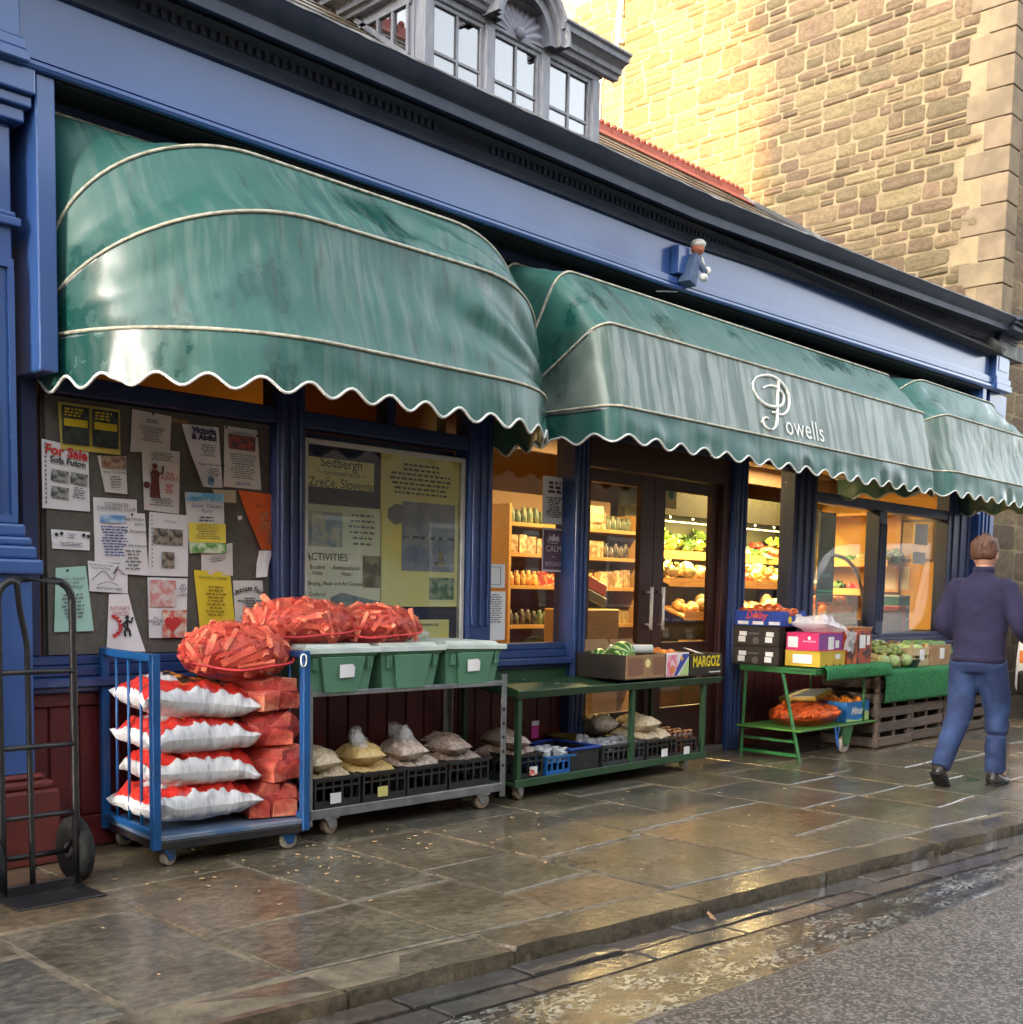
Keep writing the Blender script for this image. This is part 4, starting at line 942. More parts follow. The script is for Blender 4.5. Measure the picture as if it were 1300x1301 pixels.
ntext(n, 'Settlebeck School', .5, .09, .0245, M_NAVYINK); ntext(n, 'Senior Citizens\nParty', .52, .26, .030, M_BLUEINK, line=.85); nlines(n, .5, .43, .5, .1, 2, m=M_NAVYINK, seed=17); nlines(n, .5, .64, .8, .26, 7, m=M_NAVYINK, seed=18)
n = notice('small cream card half hidden behind the school party poster', [(935,495),(1055,500),(1055,565),(960,560)], paperm('cream', (.60,.52,.36)), z=0)
n = notice('bright orange sheet tapering to a curled lower corner', [(1068,498),(1240,520),(1263,810),(1165,805)], paperm('orange', (.75,.13,.02)), curl='bl', z=1); ntext(n, 'Sat 3', .52, .23, .03, M_INK, shear=.3); nlines(n, .62, .5, .6, .34, 8, m=mat('print_brown', (.25,.03,.01), .7), seed=20); nlines(n, .7, .78, .3, .22, 6, m=MATS['print_brown'], seed=21)
n = notice('tiny torn scrap of white paper beside the orange sheet', [(1062,632),(1088,630),(1086,650),(1066,655)], PW)
n = notice('white swimming club sheet with a blue wave picture', [(318,535),(543,548),(545,880),(325,870)], PW, z=1); ntext(n, 'SEDBERGH\nSWIMMING CLUB', .5, .13, .026, M_GREYINK, line=.8); npic(n, .42, .32, .6, .12, picm('wave', (.12,.30,.60), (.5,.65,.8), 14)); nlines(n, .45, .66, .7, .48, 11, m=M_BLUEINK, seed=22)
n = notice('narrow white young farmers sheet overlapping the swimming club sheet', [(465,612),(585,620),(603,940),(452,930)], PW, z=4); ntext(n, 'ung Farmers\n        ports', .5, .14, .021, M_INK, line=1.15); ntext(n, '& Showtime', .55, .30, .022, M_INK); ntext(n, 'Sep 24th February', .5, .53, .0185, M_INK); nlines(n, .45, .76, .75, .34, 6, seed=24); pin(n,.4,.03)
n = notice('white sheet with three brown photos of pots', [(608,610),(812,630),(805,945),(600,940)], PW, z=3); ntext(n, 'FOR SALE', .5, .13, .016, M_GREYINK)
for f, g_ in ((.27,.37),(.65,.37),(.47,.74)): npic(n, f, g_, .36 if g_ < .5 else .31, .25, picm('pots', (.06,.045,.035), (.33,.28,.22), 26))
b = MB()
for i in range(13): b.box(-.003,.003,-.001,0,-.004-i*.021,.004-i*.021)
o = b.build('wallet_holes', M_GREYINK, n.o); o.matrix_local = Matrix.Translation((n.A.x+.008,-.012,n.A.z-.02))
n = notice('small wide white card with four black dots along its top', [(100,700),(302,715),(298,810),(105,800)], PW, z=1); nlines(n, .5, .28, .3, .3, 3, seed=26); nlines(n, .5, .72, .85, .24, 3, seed=27)
b = MB(); [b.lathe([(.009,-.0005),(.009,.0005)], 10, c=(x,y,0)) for x, y in ((-.075,.0),(-.05,.006),(.06,.004),(.083,0))]; o = b.build('dot_print', M_INK, n.o); o.matrix_local = n.at(.5,.25)
n = notice('blank pale sheet peeping out beneath the school party poster', [(875,800),(1037,770),(1038,940),(875,930)], PG, z=1); nlines(n, .5, .45, .8, .2, 3, seed=28)
n = notice('plain bright yellow typed sheet above the red net bags', [(838,910),(1025,925),(1050,1200),(868,1220)], paperm('yellow', (.80,.62,.03)), z=2); ntext(n, 'DANCING & DINNER', .48, .12, .018, M_INK); nlines(n, .5, .52, .62, .55, 9, m=mat('print_olive', (.25,.18,.01), .7), seed=30)
n = notice('blank white leaf curling off the board under the orange sheet', [(1175,810),(1245,812),(1205,945),(1147,950)], PW, curl='b', z=2)
n = notice('grey white Antiques Fair poster beside the yellow sheet', [(1040,965),(1193,965),(1200,1200),(1050,1200)], PG, z=1)
for i, ch_ in enumerate('Antiques Fair'):
    t = (i-6)/6.2; p = n.at(.5+t*.44, .24-.10*(1-t*t)*1.0+.03)
    if ch_ != ' ': text(ch_, .042, M_INK, n.o, p @ Matrix.Rotation(-t*.5, 4, 'Z'), bold=.0006)
ntext(n, 'Furniture\nMost interesting items\nCollectables\nVintage\nAntiques', .5, .50, .0165, M_INK, line=.85, bold=.0005); ntext(n, 'Cross Village Hall\nSedbergh', .5, .84, .0185, M_INK, line=.8, bold=.0004)
n = notice('mint green typed sheet hanging behind the black sack truck', [(125,900),(280,890),(320,1225),(115,1232)], paperm('mint', (.40,.66,.56)), z=2); ntext(n, 'Vegan Society\nfor sale\nin Sedbergh', .5, .24, .022, M_GREYINK, line=.9, shear=.2); nlines(n, .5, .6, .75, .4, 7, seed=33); pin(n,.35,.05)
n = notice('white hand drawn map sheet below the swimming club sheet', [(290,862),(495,885),(495,1032),(298,1020)], PW, z=3); ntext(n, 'Sat 4th March 10.30\nCoast Tea Shop', .3, .16, .015, M_INK); ntext(n, 'BIRTHDAY VIBES', .5, .88, .018, M_INK)
b = MB(); b.tube(bez([(-.09,-.02,0),(-.03,.03,0),(.02,-.01,0),(.04,.045,0),(.08,.02,0)], 5), .0016, 4); b.tube(bez([(-.06,-.04,0),(0,-.02,0),(.05,-.035,0)], 5), .0012, 4); b.tube([(.02,.02,0),(.045,.06,0)], .003, 4); o = b.build('sketch_lines', M_NAVYINK, n.o); o.matrix_local = n.at(.5,.5)
n = notice('white valentines disco poster with a dancing black figure and red hearts', [(400,1035),(500,1035),(568,1330),(385,1330)], PW, curl='br', z=2); ntext(n, "NTINE'S\n DISCO", .45, .30, .03, mat('print_rose', (.5,.12,.14), .7), line=.9)
b = MB(); b.lathe([(.010,-.0005),(.010,.0005)], 12, c=(.0,.045,0))
for q in ([(0,.035,0),(0,-.005,0)], [(0,.03,0),(.022,.02,0),(.030,.045,0)], [(0,.028,0),(-.022,.012,0),(-.012,-.004,0)], [(0,-.005,0),(.012,-.025,0),(.014,-.05,0)], [(0,-.005,0),(-.014,-.025,0),(-.012,-.05,0)]): b.tube(q, .0055, 5)
o = b.build('dancer_print', M_INK, n.o); o.matrix_local = n.at(.66,.56)
def heart(s): return [(s*.062*math.sin(t)**3, s*.0039*(13*math.cos(t)-5*math.cos(2*t)-2*math.cos(3*t)-math.cos(4*t))) for t in [i*math.pi/12 for i in range(24)]]
b = MB()
for i in range(7): a = -1.2+i*.42; b.prism([(x-.03+.05*math.cos(a),y+.05*math.sin(a)) for x, y in heart(.2)], -.0005, .0005, 'z')
o = b.build('heart_print', M_REDINK, n.o); o.matrix_local = n.at(.30,.56)
n = notice('colourful sale flyer with red hearts and cupcakes in four quarters', [(598,948),(805,955),(798,1262),(605,1262)], PW, z=2)
npic(n, .36, .26, .66, .44, picm('pinkish', (.62,.25,.22), (.66,.58,.55), 22)); npic(n, .66, .76, .62, .46, picm('redwhite', (.60,.08,.05), (.70,.62,.5), 18))
ntext(n, 'IN\nSALE\nAT\nCARRS', .86, .2, .021, M_NAVYINK, line=.8); ntext(n, 'ALL\nREDUCED\n£1.49', .18, .72, .019, M_NAVYINK, line=.85)
b = MB(); b.prism(heart(.75), -.0005, .0005, 'z'); o = b.build('heart_print', M_REDINK, n.o); o.matrix_local = n.at(.60,.76,.002)
n = notice('strip of brown wood effect card pinned at the top of the board', [(722,125),(806,138),(806,158),(722,150)], M_CARD)

# ------------------------------------------------------------------ framed town display
dc = thing('display_case', 'white framed glazed town display with yellow panels beside the notice board', 'display case', loc=(4.47,.0,1.53))
SX0, SX1, SZ0, SZ1 = 3.845-4.47, 5.098-4.47, .96-1.53, 2.135-1.53
M_ALU = mat('white_case_frame', (.60,.58,.54), .4, c2=(.52,.50,.46), scale=8)
b = MB(); b.box(SX0,SX0+.03,-.025,.07,SZ0,SZ1); b.box(SX1-.035,SX1,-.025,.07,SZ0,SZ1); b.box(SX0+.03,SX1-.035,-.025,.07,SZ1-.03,SZ1); b.box(SX0+.03,SX1-.035,-.025,.07,SZ0,SZ0+.03)
b.build('frame', M_ALU, dc, bevel=.004)
MB().box(SX0+.03,SX1-.035,.0085,.069,SZ0+.03,SZ1-.03).build('backing', mat('navy_backing', (.015,.013,.05), .7, c2=(.02,.018,.065), scale=6), dc)
MB().box(SX0+.031,SX1-.036,-.021,-.017,SZ0+.031,SZ1-.031).build('pane', M_GLASS, dc)
def case_at(u, v, Y=.05): p = onY(u, v, Y); return p-Vector((4.47,0,1.53))
def szc(q): return (360+q[0]*.22284, 540+q[1]*.22284)
def panel(nm, q0, q1, m, Y=.05, d=.004, rnd=.0):      # rectangle from its top-left / bottom-right crop pixels
    a, c = case_at(*szc(q0), Y), case_at(*szc(q1), Y); b = MB(); b.box(a.x,c.x,Y-d,Y,c.z,a.z); return b.build(nm, m, dc, bevel=.0015), a, c
M_CREAM = mat('panel_cream', (.85,.74,.34), .6, c2=(.80,.68,.28), scale=3); M_PYEL = mat('panel_yellow', (.85,.68,.14), .6, c2=(.80,.72,.38), scale=2)
M_PGREEN = mat('panel_pale_green', (.66,.70,.46), .6, c2=(.78,.74,.56), scale=2.5)
o, a, c = panel('title_panel', (138,180), (515,385), M_CREAM, .05); cxm, czm = (a.x+c.x)/2, (a.z+c.z)/2
text('Sedbergh', .082, M_INK, dc, front(cxm,.043,czm+.058)); text('~ twinned with ~', .05, M_GREYINK, dc, front(cxm,.043,czm+.002), shear=.25); text('Zreče, Slovenia', .074, M_INK, dc, front(cxm,.043,czm-.058))
o, a, c = panel('map_panel', (100,445), (552,1260), M_PGREEN, .05); W = c.x-a.x; mx_, mz_ = (a.x+c.x)/2, a.z
b = MB(); b.box(a.x+.02,a.x+W*.50,.0445,.0455,a.z-.24,a.z-.04); b.build('map_print', picm('map', (.22,.27,.34), (.50,.46,.30), 11), dc)
b = lines_mesh(W*.42, .20, 6, .012, 41, word=.03); o = b.build('print_lines', M_GREYINK, dc); o.matrix_local = front(a.x+W*.75,.043,a.z-.13)
text('ACTIVITIES', .062, M_INK, dc, front(a.x+W*.31,.043,a.z-.30)); text('Student\nVisits', .034, M_INK, dc, front(a.x+W*.2,.043,a.z-.375)); text('Ambassadorial\nVisits', .034, M_INK, dc, front(a.x+W*.55,.043,a.z-.375))
text('Singing, Music and Art Groups', .032, M_INK, dc, front(a.x+W*.42,.043,a.z-.45)); text('Cultural\nVisits', .034, M_INK, dc, front(a.x+W*.2,.043,a.z-.53))
b = MB(); b.box(a.x+W*.76,a.x+W*.99,.0445,.0455,a.z-.47,a.z-.28); b.build('tower_photo', picm('tower', (.30,.26,.17), (.12,.10,.07), 16), dc)
b = MB(); b.prism([(a.x+W*.36,a.z-.62),(a.x+W*.36,a.z-.53),(a.x+W*.5,a.z-.50),(a.x+W*.62,a.z-.515),(a.x+W*.85,a.z-.54),(a.x+W*.99,a.z-.55),(a.x+W*.99,a.z-.64)], .0444, .0454, 'y'); b.build('hill_photo', picm('hills', (.12,.17,.20), (.22,.26,.27), 12), dc)
o, a, c = panel('story_panel', (556,160), (985,1035), M_PYEL, .05); W = c.x-a.x; H = a.z-c.z
b = lines_mesh(W*.9, .2, 7, .013, 43, word=.035); o = b.build('print_lines', M_INK, dc); o.matrix_local = front((a.x+c.x)/2,.043,a.z-.14)
b = MB(); b.box(a.x+W*.26,a.x+W*.95,.0445,.0455,a.z-H*.76,a.z-H*.30); lk = b.build('lake_photo', picm('lake', (.17,.17,.22), (.27,.26,.30), 9), dc)
b = MB(); b.box(a.x+W*.27,a.x+W*.94,.0435,.044,a.z-H*.545,a.z-H*.525); b.build('shore_print', picm('shore', (.05,.05,.06), (.35,.33,.33), 30), dc)
b = MB(); bx_, bz_ = a.x+W*.75, a.z-H*.69; b.prism([(bx_-.045,bz_),(bx_+.05,bz_-.01),(bx_+.03,bz_-.03),(bx_-.03,bz_-.025)], .0430, .0438, 'y'); b.prism([(bx_-.01,bz_+.005),(bx_+.0,bz_+.09),(bx_+.045,bz_+.0)], .0430, .0438, 'y'); b.build('boat_print', picm('boat', (.03,.03,.04), (.25,.18,.05), 22), dc)
b = MB(); b.box(a.x+W*.62,a.x+W*.95,.0445,.0455,a.z-H*.95,a.z-H*.80); b.build('field_photo', picm('field', (.06,.14,.06), (.30,.34,.22), 24), dc)
b = MB(); b.prism([(a.x+W*.09,a.z-H*.36),(a.x+W*.09,a.z-H*.42),(a.x+W*.17,a.z-H*.46),(a.x+W*.27,a.z-H*.44),(a.x+W*.27,a.z-H*.33),(a.x+W*.18,a.z-H*.32)], .0434, .0444, 'y'); b.build('outline_print', M_GREYINK, dc)
o, a, c = panel('information_plaque', (600,1108), (938,1262), M_PYEL, .05)
text('For information and membership', .031, M_INK, dc, front(a.x+(c.x-a.x)*.40,.043,a.z-.03)); text('Sedbergh Information Centre', .038, M_INK, dc, front(a.x+(c.x-a.x)*.36,.043,a.z-.075), bold=.0006)
rc_ = ray(485, 700); dv = rc_*(-.047/rc_.y)
for ch_ in dc.children:
    if ch_.name.split('.')[0] not in ('frame','pane','backing'): ch_.matrix_local = Matrix.Translation(dv) @ ch_.matrix_local
# posters inside the narrow window
def poster(label, u0, v0, u1, v1, m, Y=.028, cat='poster'):
    a, c = onY(u0, v0, Y), onY(u1, v1, Y); b = MB(); w, h = (c.x-a.x)/2, (a.z-c.z)/2; b.box(-w,w,-.002,0,-h,h)
    o = b.build('window_poster', m, None, loc=((a.x+c.x)/2,Y,(a.z+c.z)/2)); tag(o, label, cat); return o, w, h
o, w, h = poster('plum Keep Calm poster with a pale border stuck in the narrow window', 689, 670, 717, 727, mat('plum_print', (.11,.055,.085), .6, c2=(.14,.07,.105), scale=8))
text('KEEP\nCALM', .062, mat('print_pale', (.62,.55,.58), .7), o, front(0,-.0035,.035), line=.9); text('~', .06, MATS['print_pale'], o, front(0,-.0035,-.045)); text('KETCHUP', .04, MATS['print_pale'], o, front(0,-.0035,-.10))
b = MB(); b.box(-w,w,-.004,-.0022,-h,-h+.014); b.box(-w,w,-.004,-.0022,h-.014,h); b.box(-w,-w+.012,-.004,-.0022,-h+.014,h-.014); b.box(w-.012,w,-.004,-.0022,-h+.014,h-.014); b.build('border', MATS['print_pale'], o)
b = MB(); b.prism([(-.04,0),(.04,0),(.05,.04),(.02,.02),(0,.05),(-.02,.02),(-.05,.04)], -.004, -.0022, 'y'); b.build('crown_print', MATS['print_pale'], o, loc=(0,0,h-.085))
o, w, h = poster('white poster with a plum headline above the plum poster', 690, 604, 718, 667, PW); ob = lines_mesh(w*1.7, .09, 3, .02, 51, word=.05).build('print_lines', mat('print_plum', (.14,.05,.08), .7), o); ob.matrix_local = front(0,-.004,h*.55); ob = lines_mesh(w*1.6, h*.9, 9, .01, 52, word=.04).build('print_lines', M_GREYINK, o); ob.matrix_local = front(0,-.004,-h*.3)
o, w, h = poster('small framed white certificate stuck in the narrow window', 619.5, 716, 641, 747, PW); b = MB(); [b.box(*q) for q in ((-w*.75,w*.5,-.004,-.0022,h*.72,h*.76),(-w*.75,w*.5,-.004,-.0022,-h*.76,-h*.72),(-w*.75,-w*.71,-.004,-.0022,-h*.72,h*.72),(w*.46,w*.5,-.004,-.0022,-h*.72,h*.72))]; b.build('border', M_GREYINK, o)
o, w, h = poster('long white typed list stuck below the framed certificate', 618, 751, 641, 813, PW); ob = lines_mesh(w*1.6, h*1.2, 13, .007, 55, word=.03).build('print_lines', M_GREYINK, o); ob.matrix_local = front(0,-.004,h*.3)
o, w, h = poster('white sheet stuck high in the end window', 1163, 665, 1178, 693, PW); o, w, h = poster('smaller white sheet below the high sheet in the end window', 1160, 701, 1175, 717, PW)
# ------------------------------------------------------------------ black sack truck
def wheel(parent, name, c, r, w, axis='x', tyre=M_RUBBER, rimm=None, n=24, rot=None):
    wh = link(name, None, parent, c, rot)
    b = MB(); b.lathe([(r*.48,-w*.42),(r*.62,-w*.5),(r*.86,-w*.5),(r*.97,-w*.32),(r,0),(r*.97,w*.32),(r*.86,w*.5),(r*.62,w*.5),(r*.48,w*.42)], n, axis=axis); b.build('tyre', tyre, wh, auto=50)
    b = MB(); b.lathe([(r*.10,-w*.55),(r*.22,-w*.55),(r*.24,-w*.25),(r*.42,-w*.2),(r*.46,-w*.38),(r*.49,-w*.38),(r*.49,w*.38),(r*.42,w*.2),(r*.24,w*.25),(r*.22,w*.55),(r*.1,w*.55)], n, axis=axis); b.build('rim', rimm or M_STEEL, wh, auto=40)
    return wh
st = thing('sack_truck', 'black steel sack truck standing against the blue pilaster', 'sack truck', (2.02,-.72,0))
b = MB(); lx, rx_ = -.155, .155
loop = [(lx,0,.02),(lx,.005,.4),(lx,.01,1.22)]+[(lx+.075-.075*math.cos(t),.012,1.22+.085*math.sin(t)) for t in (R(20),R(45),R(70),R(90))]+[(rx_-.075+.075*math.sin(t),.012,1.22+.085*math.cos(t)) for t in (0,R(20),R(45),R(70),R(90))]+[(rx_,.005,.4),(rx_,0,.02)]
b.tube(loop, .0155, 10); b.build('rail', M_BLACK, st, smooth=True)
for z_ in (.93,.62,.33): b = MB(); b.tube([(lx,.004,z_),(rx_,.004,z_)], .011, 8); b.build('cross_bar', M_BLACK, st, smooth=True)
b = MB(); b.tube(bez([(-.075,.012,1.30),(-.06,.02,1.18),(-.035,.02,1.04),(-.035,.015,.9),(-.035,.0,.05)], 6), .013, 8); b.build('centre_strut', M_BLACK, st, smooth=True)
b = MB(); b.tube([(lx-.03,.09,.145),(rx_+.05,.09,.145)], .012, 10); b.tube([(lx,.09,.145),(lx,0,.24)], .010, 6); b.tube([(rx_,.09,.145),(rx_,0,.24)], .010, 6); b.build('axle', M_BLACK, st, smooth=True)
b = MB(); b.box(lx-.02,rx_+.02,-.005,.006,.004,.05); b.box(lx-.03,rx_+.03,-.21,.006,.0,.008); b.build('toe_plate', M_BLACK, st, bevel=.003)
wheel(st, 'wheel', (rx_+.035,.09,.145), .145, .062); wheel(st, 'wheel', (lx-.035,.09,.145), .145, .062)

# ------------------------------------------------------------------ trolleys
def caster(parent, x, y, zt, r=.058, w=.03, rz=0.0, m=M_CASTER, fork=None):
    c_ = link('caster', None, parent, (x,y,0), (0,0,rz))
    b = MB(); b.lathe([(r*.5,-w/2),(r*.94,-w/2),(r,-w*.3),(r,w*.3),(r*.94,w/2),(r*.5,w/2)], 20, c=(.015,0,r), axis='y'); b.build('tyre', m, c_, auto=50)
    b = MB(); b.lathe([(.01,-w*.55),(r*.5,-w*.4),(r*.5,w*.4),(.01,w*.55)], 16, c=(.015,0,r), axis='y'); b.build('hub', M_STEEL, c_, auto=40)
    b = MB()
    for s in (-1,1): b.prism([(.035,r-.02),(.0,r-.02),(-.03,zt-.012),(.05,zt-.012)], s*(w/2+.006)-.0025, s*(w/2+.006)+.0025, 'y')
    b.box(-.045,.06,-w/2-.02,w/2+.02,zt-.012,zt-.001); b.build('fork', fork or M_STEEL, c_, bevel=.002)
    return c_
bt = thing('blue_trolley', 'blue platform trolley with barred ends stacked with coal sacks', 'trolley', (2.985,-.405,0), -.10)
BL, BW = .39, .31
b = MB(); b.box(-BL,BL,-BW,BW,.125,.150); b.build('deck', mat('worn_blue_deck', (.05,.11,.22), .3, c2=(.16,.19,.24), scale=6, stretch=(1,3,1), bump=.2, bscale=30), bt, bevel=.004)
b = MB(); b.box(-BL+.01,BL-.01,-BW-.002,-BW+.03,.085,.124); b.box(-BL+.01,BL-.01,BW-.03,BW,.085,.124); b.box(-BL+.01,-BL+.05,-BW+.03,BW-.03,.085,.124); b.box(BL-.05,BL-.01,-BW+.03,BW-.03,.085,.124); b.build('chassis', M_BLACK, bt, bevel=.003)
for s in (-1,1):
    xx = s*(BL-.005)
    f_ = MB(); f_.box(xx-.02,xx+.02,-BW-.012,-BW+.032,.09,.985); f_.box(xx-.02,xx+.02,BW-.032,BW+.012,.09,.985); f_.box(xx-.018,xx+.018,-BW+.032,BW-.032,.948,.984); f_.box(xx-.018,xx+.018,-BW+.032,BW-.032,.15,.18)
    e_ = f_.build('end_frame', M_TBLUE, bt, bevel=.005)
    for k in range(3):
        yy = -BW+.02+(k+1)*(2*BW-.04)/4; q = MB(); q.tube([(xx,yy,.179),(xx,yy,.95)], .0075, 8); q.build('bar', M_TBLUE, e_, smooth=True)
for x_, y_, rz in ((-BL+.07,-BW+.05,.5),(BL-.09,-BW+.05,.1),(-BL+.07,BW-.05,.3),(BL-.09,BW-.05,-.4)): caster(bt, x_, y_, .086, .046, .03, rz, fork=M_TBLUE)
q = MB(); q.tube(bez([(0,0,.04),(.012,-.004,.03),(.012,0,-.01),(0,.004,-.02),(-.012,0,-.01),(-.012,.004,.03)], 4, True), .004, 6, closed=True); q.build('hook', M_EDGE, bt, smooth=True, loc=(BL-.03,-BW-.02,.93))

gt = thing('grey_trolley', 'grey steel two-tier trolley carrying green lidded totes', 'trolley', (4.185,-.34,0), -.012)
GL, GW = .70, .255
b = MB(); b.box(-GL,GL,-GW-.012,-GW+.025,.095,.145); b.box(-GL,GL,GW-.025,GW,.095,.145); b.box(-GL,-GL+.04,-GW+.025,GW-.025,.096,.144); b.box(GL-.04,GL,-GW+.025,GW-.025,.096,.144); b.box(-GL+.04,GL-.04,-GW+.025,GW-.025,.125,.135); b.build('lower_shelf', M_STEEL, gt, bevel=.003)
b = MB(); b.box(-GL,GL,-GW-.008,-GW+.018,.735,.762); b.box(-GL,GL,GW-.018,GW,.735,.762); b.box(-GL,-GL+.03,-GW+.018,GW-.018,.736,.761); b.box(GL-.03,GL,-GW+.018,GW-.018,.736,.761); b.box(-GL+.03,GL-.03,-GW+.018,GW-.018,.745,.753); b.build('upper_shelf', M_STEEL, gt, bevel=.003)
for sx_ in (-1,1):
    for sy_ in (-1,1):
        b = MB(); x_, y_ = sx_*(GL+.006), sy_*(GW+.002); a0, a1 = (x_-.022,x_+.022); b.box(a0,a1,y_-.004,y_+.004,.06,.80); b.box(a0 if sx_ < 0 else a1-.006, a0+.006 if sx_ < 0 else a1, min(y_, y_-sy_*.04), max(y_, y_-sy_*.04),.061,.799)
        p = b.build('post', M_STEEL, gt, bevel=.002)
        if sx_ > 0 and sy_ < 0:
            h_ = MB()
            for k in range(5): h_.lathe([(.011,-.0062),(.011,-.0042)], 10, c=(x_-.004,y_,.25+k*.085), axis='y')
            h_.build('slot', M_BLACK, p)
for x_, y_, rz in ((-GL+.13,-GW+.03,.2),(GL-.16,-GW+.03,-.1),(-GL+.13,GW-.05,.3),(GL-.16,GW-.05,0)): caster(gt, x_, y_, .095, .052, .036, rz, m=mat('rusty_caster_tread', (.30,.22,.15), .6, c2=(.18,.12,.08), scale=20))

# green totes with pale lids
M_TOTE = mat('green_tote_plastic', (.115,.27,.17), .42, c2=(.095,.23,.145), scale=5, bump=.06, bscale=30)
M_LID = mat('pale_lid_plastic', (.62,.70,.65), .42, c2=(.48,.55,.51), scale=6, bump=.1, bscale=24, ramp=(.45,.7))
def tote(x, y, z, w, d, h, label, tagm=None, lift=0.0, tx=-.02):
    t_ = thing('storage_tote', label, 'tote', (x,y,z))
    b = MB(); b.frustum((-w/2+.04,w/2-.04,-d/2+.03,d/2-.03), (-w/2+.012,w/2-.012,-d/2+.008,d/2-.008), 0, h*.80); b.frustum((-w/2+.002,w/2-.002,-d/2,d/2), (-w/2,w/2,-d/2-.003,d/2), h*.80+.0005, h*.92)
    b.frustum((-w/2+.13,w/2-.13,-d/2+.006,-d/2+.04), (-w/2+.09,w/2-.09,-d/2-.016,-d/2+.03), .0, h*.80-.001)
    for s in (-1,1):
        for k in range(3): b.box(s*(w/2-.06)-.012+k*.010,s*(w/2-.06)-.007+k*.010,-d/2-.012,-d/2+.02,h*.5,h*.79)
    b.build('body', M_TOTE, t_, bevel=.008, seg=2)
    b = MB(); zz = h*.92+.001
    prof = [(-w/2-.012,-d/2-.014),(-w/2+.09,-d/2-.014),(-w/2+.12,-d/2+.004),(w/2-.12,-d/2+.004),(w/2-.09,-d/2-.014),(w/2+.012,-d/2-.014),(w/2+.012,d/2+.01),(-w/2-.012,d/2+.01)]
    b.prism(prof, zz, zz+.018, 'z'); b.frustum((-w/2+.02,w/2-.02,-d/2+.02,d/2-.02), (-w/2+.035,w/2-.035,-d/2+.035,d/2-.035), zz+.0185, zz+.034)
    b.box(-w/2-.012,w/2+.012,-d/2-.020,-d/2-.0145,zz-.012,zz+.016)
    o = b.build('lid', M_LID, t_, bevel=.005, seg=2); o.rotation_euler = (0, lift, 0)
    if tagm:
        b = MB(); b.prism([(-.05,-.035),(.045,-.032),(.052,.02),(.035,.036),(-.048,.033)], -d/2-.0185, -d/2-.0175, 'y'); b.build('label_card', tagm, t_, loc=(tx,-.0,h*.42), rot=(R(-3),0,0))
    return t_
tote(3.665,-.365,.754,.47,.50,.235,'green lidded tote under the kindling bags, beside the blue trolley post', M_WHITE, tx=.02)
tote(4.145,-.365,.754,.45,.50,.235,'green lidded tote without a label, middle of the grey trolley')
tote(4.625,-.365,.754,.47,.50,.235,'green lidded tote with a torn label, at the pillar end of the grey trolley', M_WHITE, .02)
b = MB(); b.ball((0,0,.03), .07, 12, 8, sx=1.3, sz=.45, jit=.5, seed=3); o = b.build('plastic_wrapper', M_FILM, None, smooth=True, loc=(4.52,-.22,1.00)); tag(o, 'crumpled clear wrapper lying on a green tote lid', 'wrapper')

# crates with slotted sides
def crate(x, y, z, w, d, h, label, m, wall=.012, nx=4, card=None, cat='crate', nm='plastic_crate', group=None, rz=0, cardx=.0, solid=.5):
    c_ = thing(nm, label, cat, (x,y,z), rz, group); b = MB(); hw, hd = w/2, d/2
    b.box(-hw,hw,-hd,hd,0,.012)
    def side(p0, p1, ax):
        L_ = p1-p0
        for f in (-1,1):
            q = (hd if ax == 'x' else hw)*f; a, c2_ = (q-wall/2*(1+f), q+wall/2*(1-f))
            def bx2(u0, u1, z0, z1):
                if ax == 'x': b.box(u0,u1,a,c2_,z0,z1)
                else: b.box(a,c2_,u0,u1,z0,z1)
            i0 = p0 if ax == 'x' else p0+wall; i1 = p1 if ax == 'x' else p1-wall
            bx2(i0,i1,.0125,h*solid*.55); bx2(i0,i1,h*.86,h); bx2(i0,i1,h*.66,h*.72)
            k = max(3, int(L_/.055))
            for i in range(k+1):
                u = i0+(i1-i0)*i/k; u0 = min(max(u-.006,i0),i1-.012); bx2(u0,u0+.012,h*solid*.551,h*.659); bx2(u0,u0+.012,h*.721,h*.859)
    side(-hw, hw, 'x'); side(-hd, hd, 'y')
    b.box(-hw-.006,hw+.006,-hd-.006,-hd+.001,h-.014,h+.0005); 
    b.build('body', m, c_)
    if card:
        q = MB(); q.box(-.035,.035,-hd-.009,-hd-.007,-.028,.028); q.build('label_card', card, c_, loc=(cardx,0,h*.34))
    return c_
M_YCARD = mat('yellow_card', (.62,.56,.18), .7)
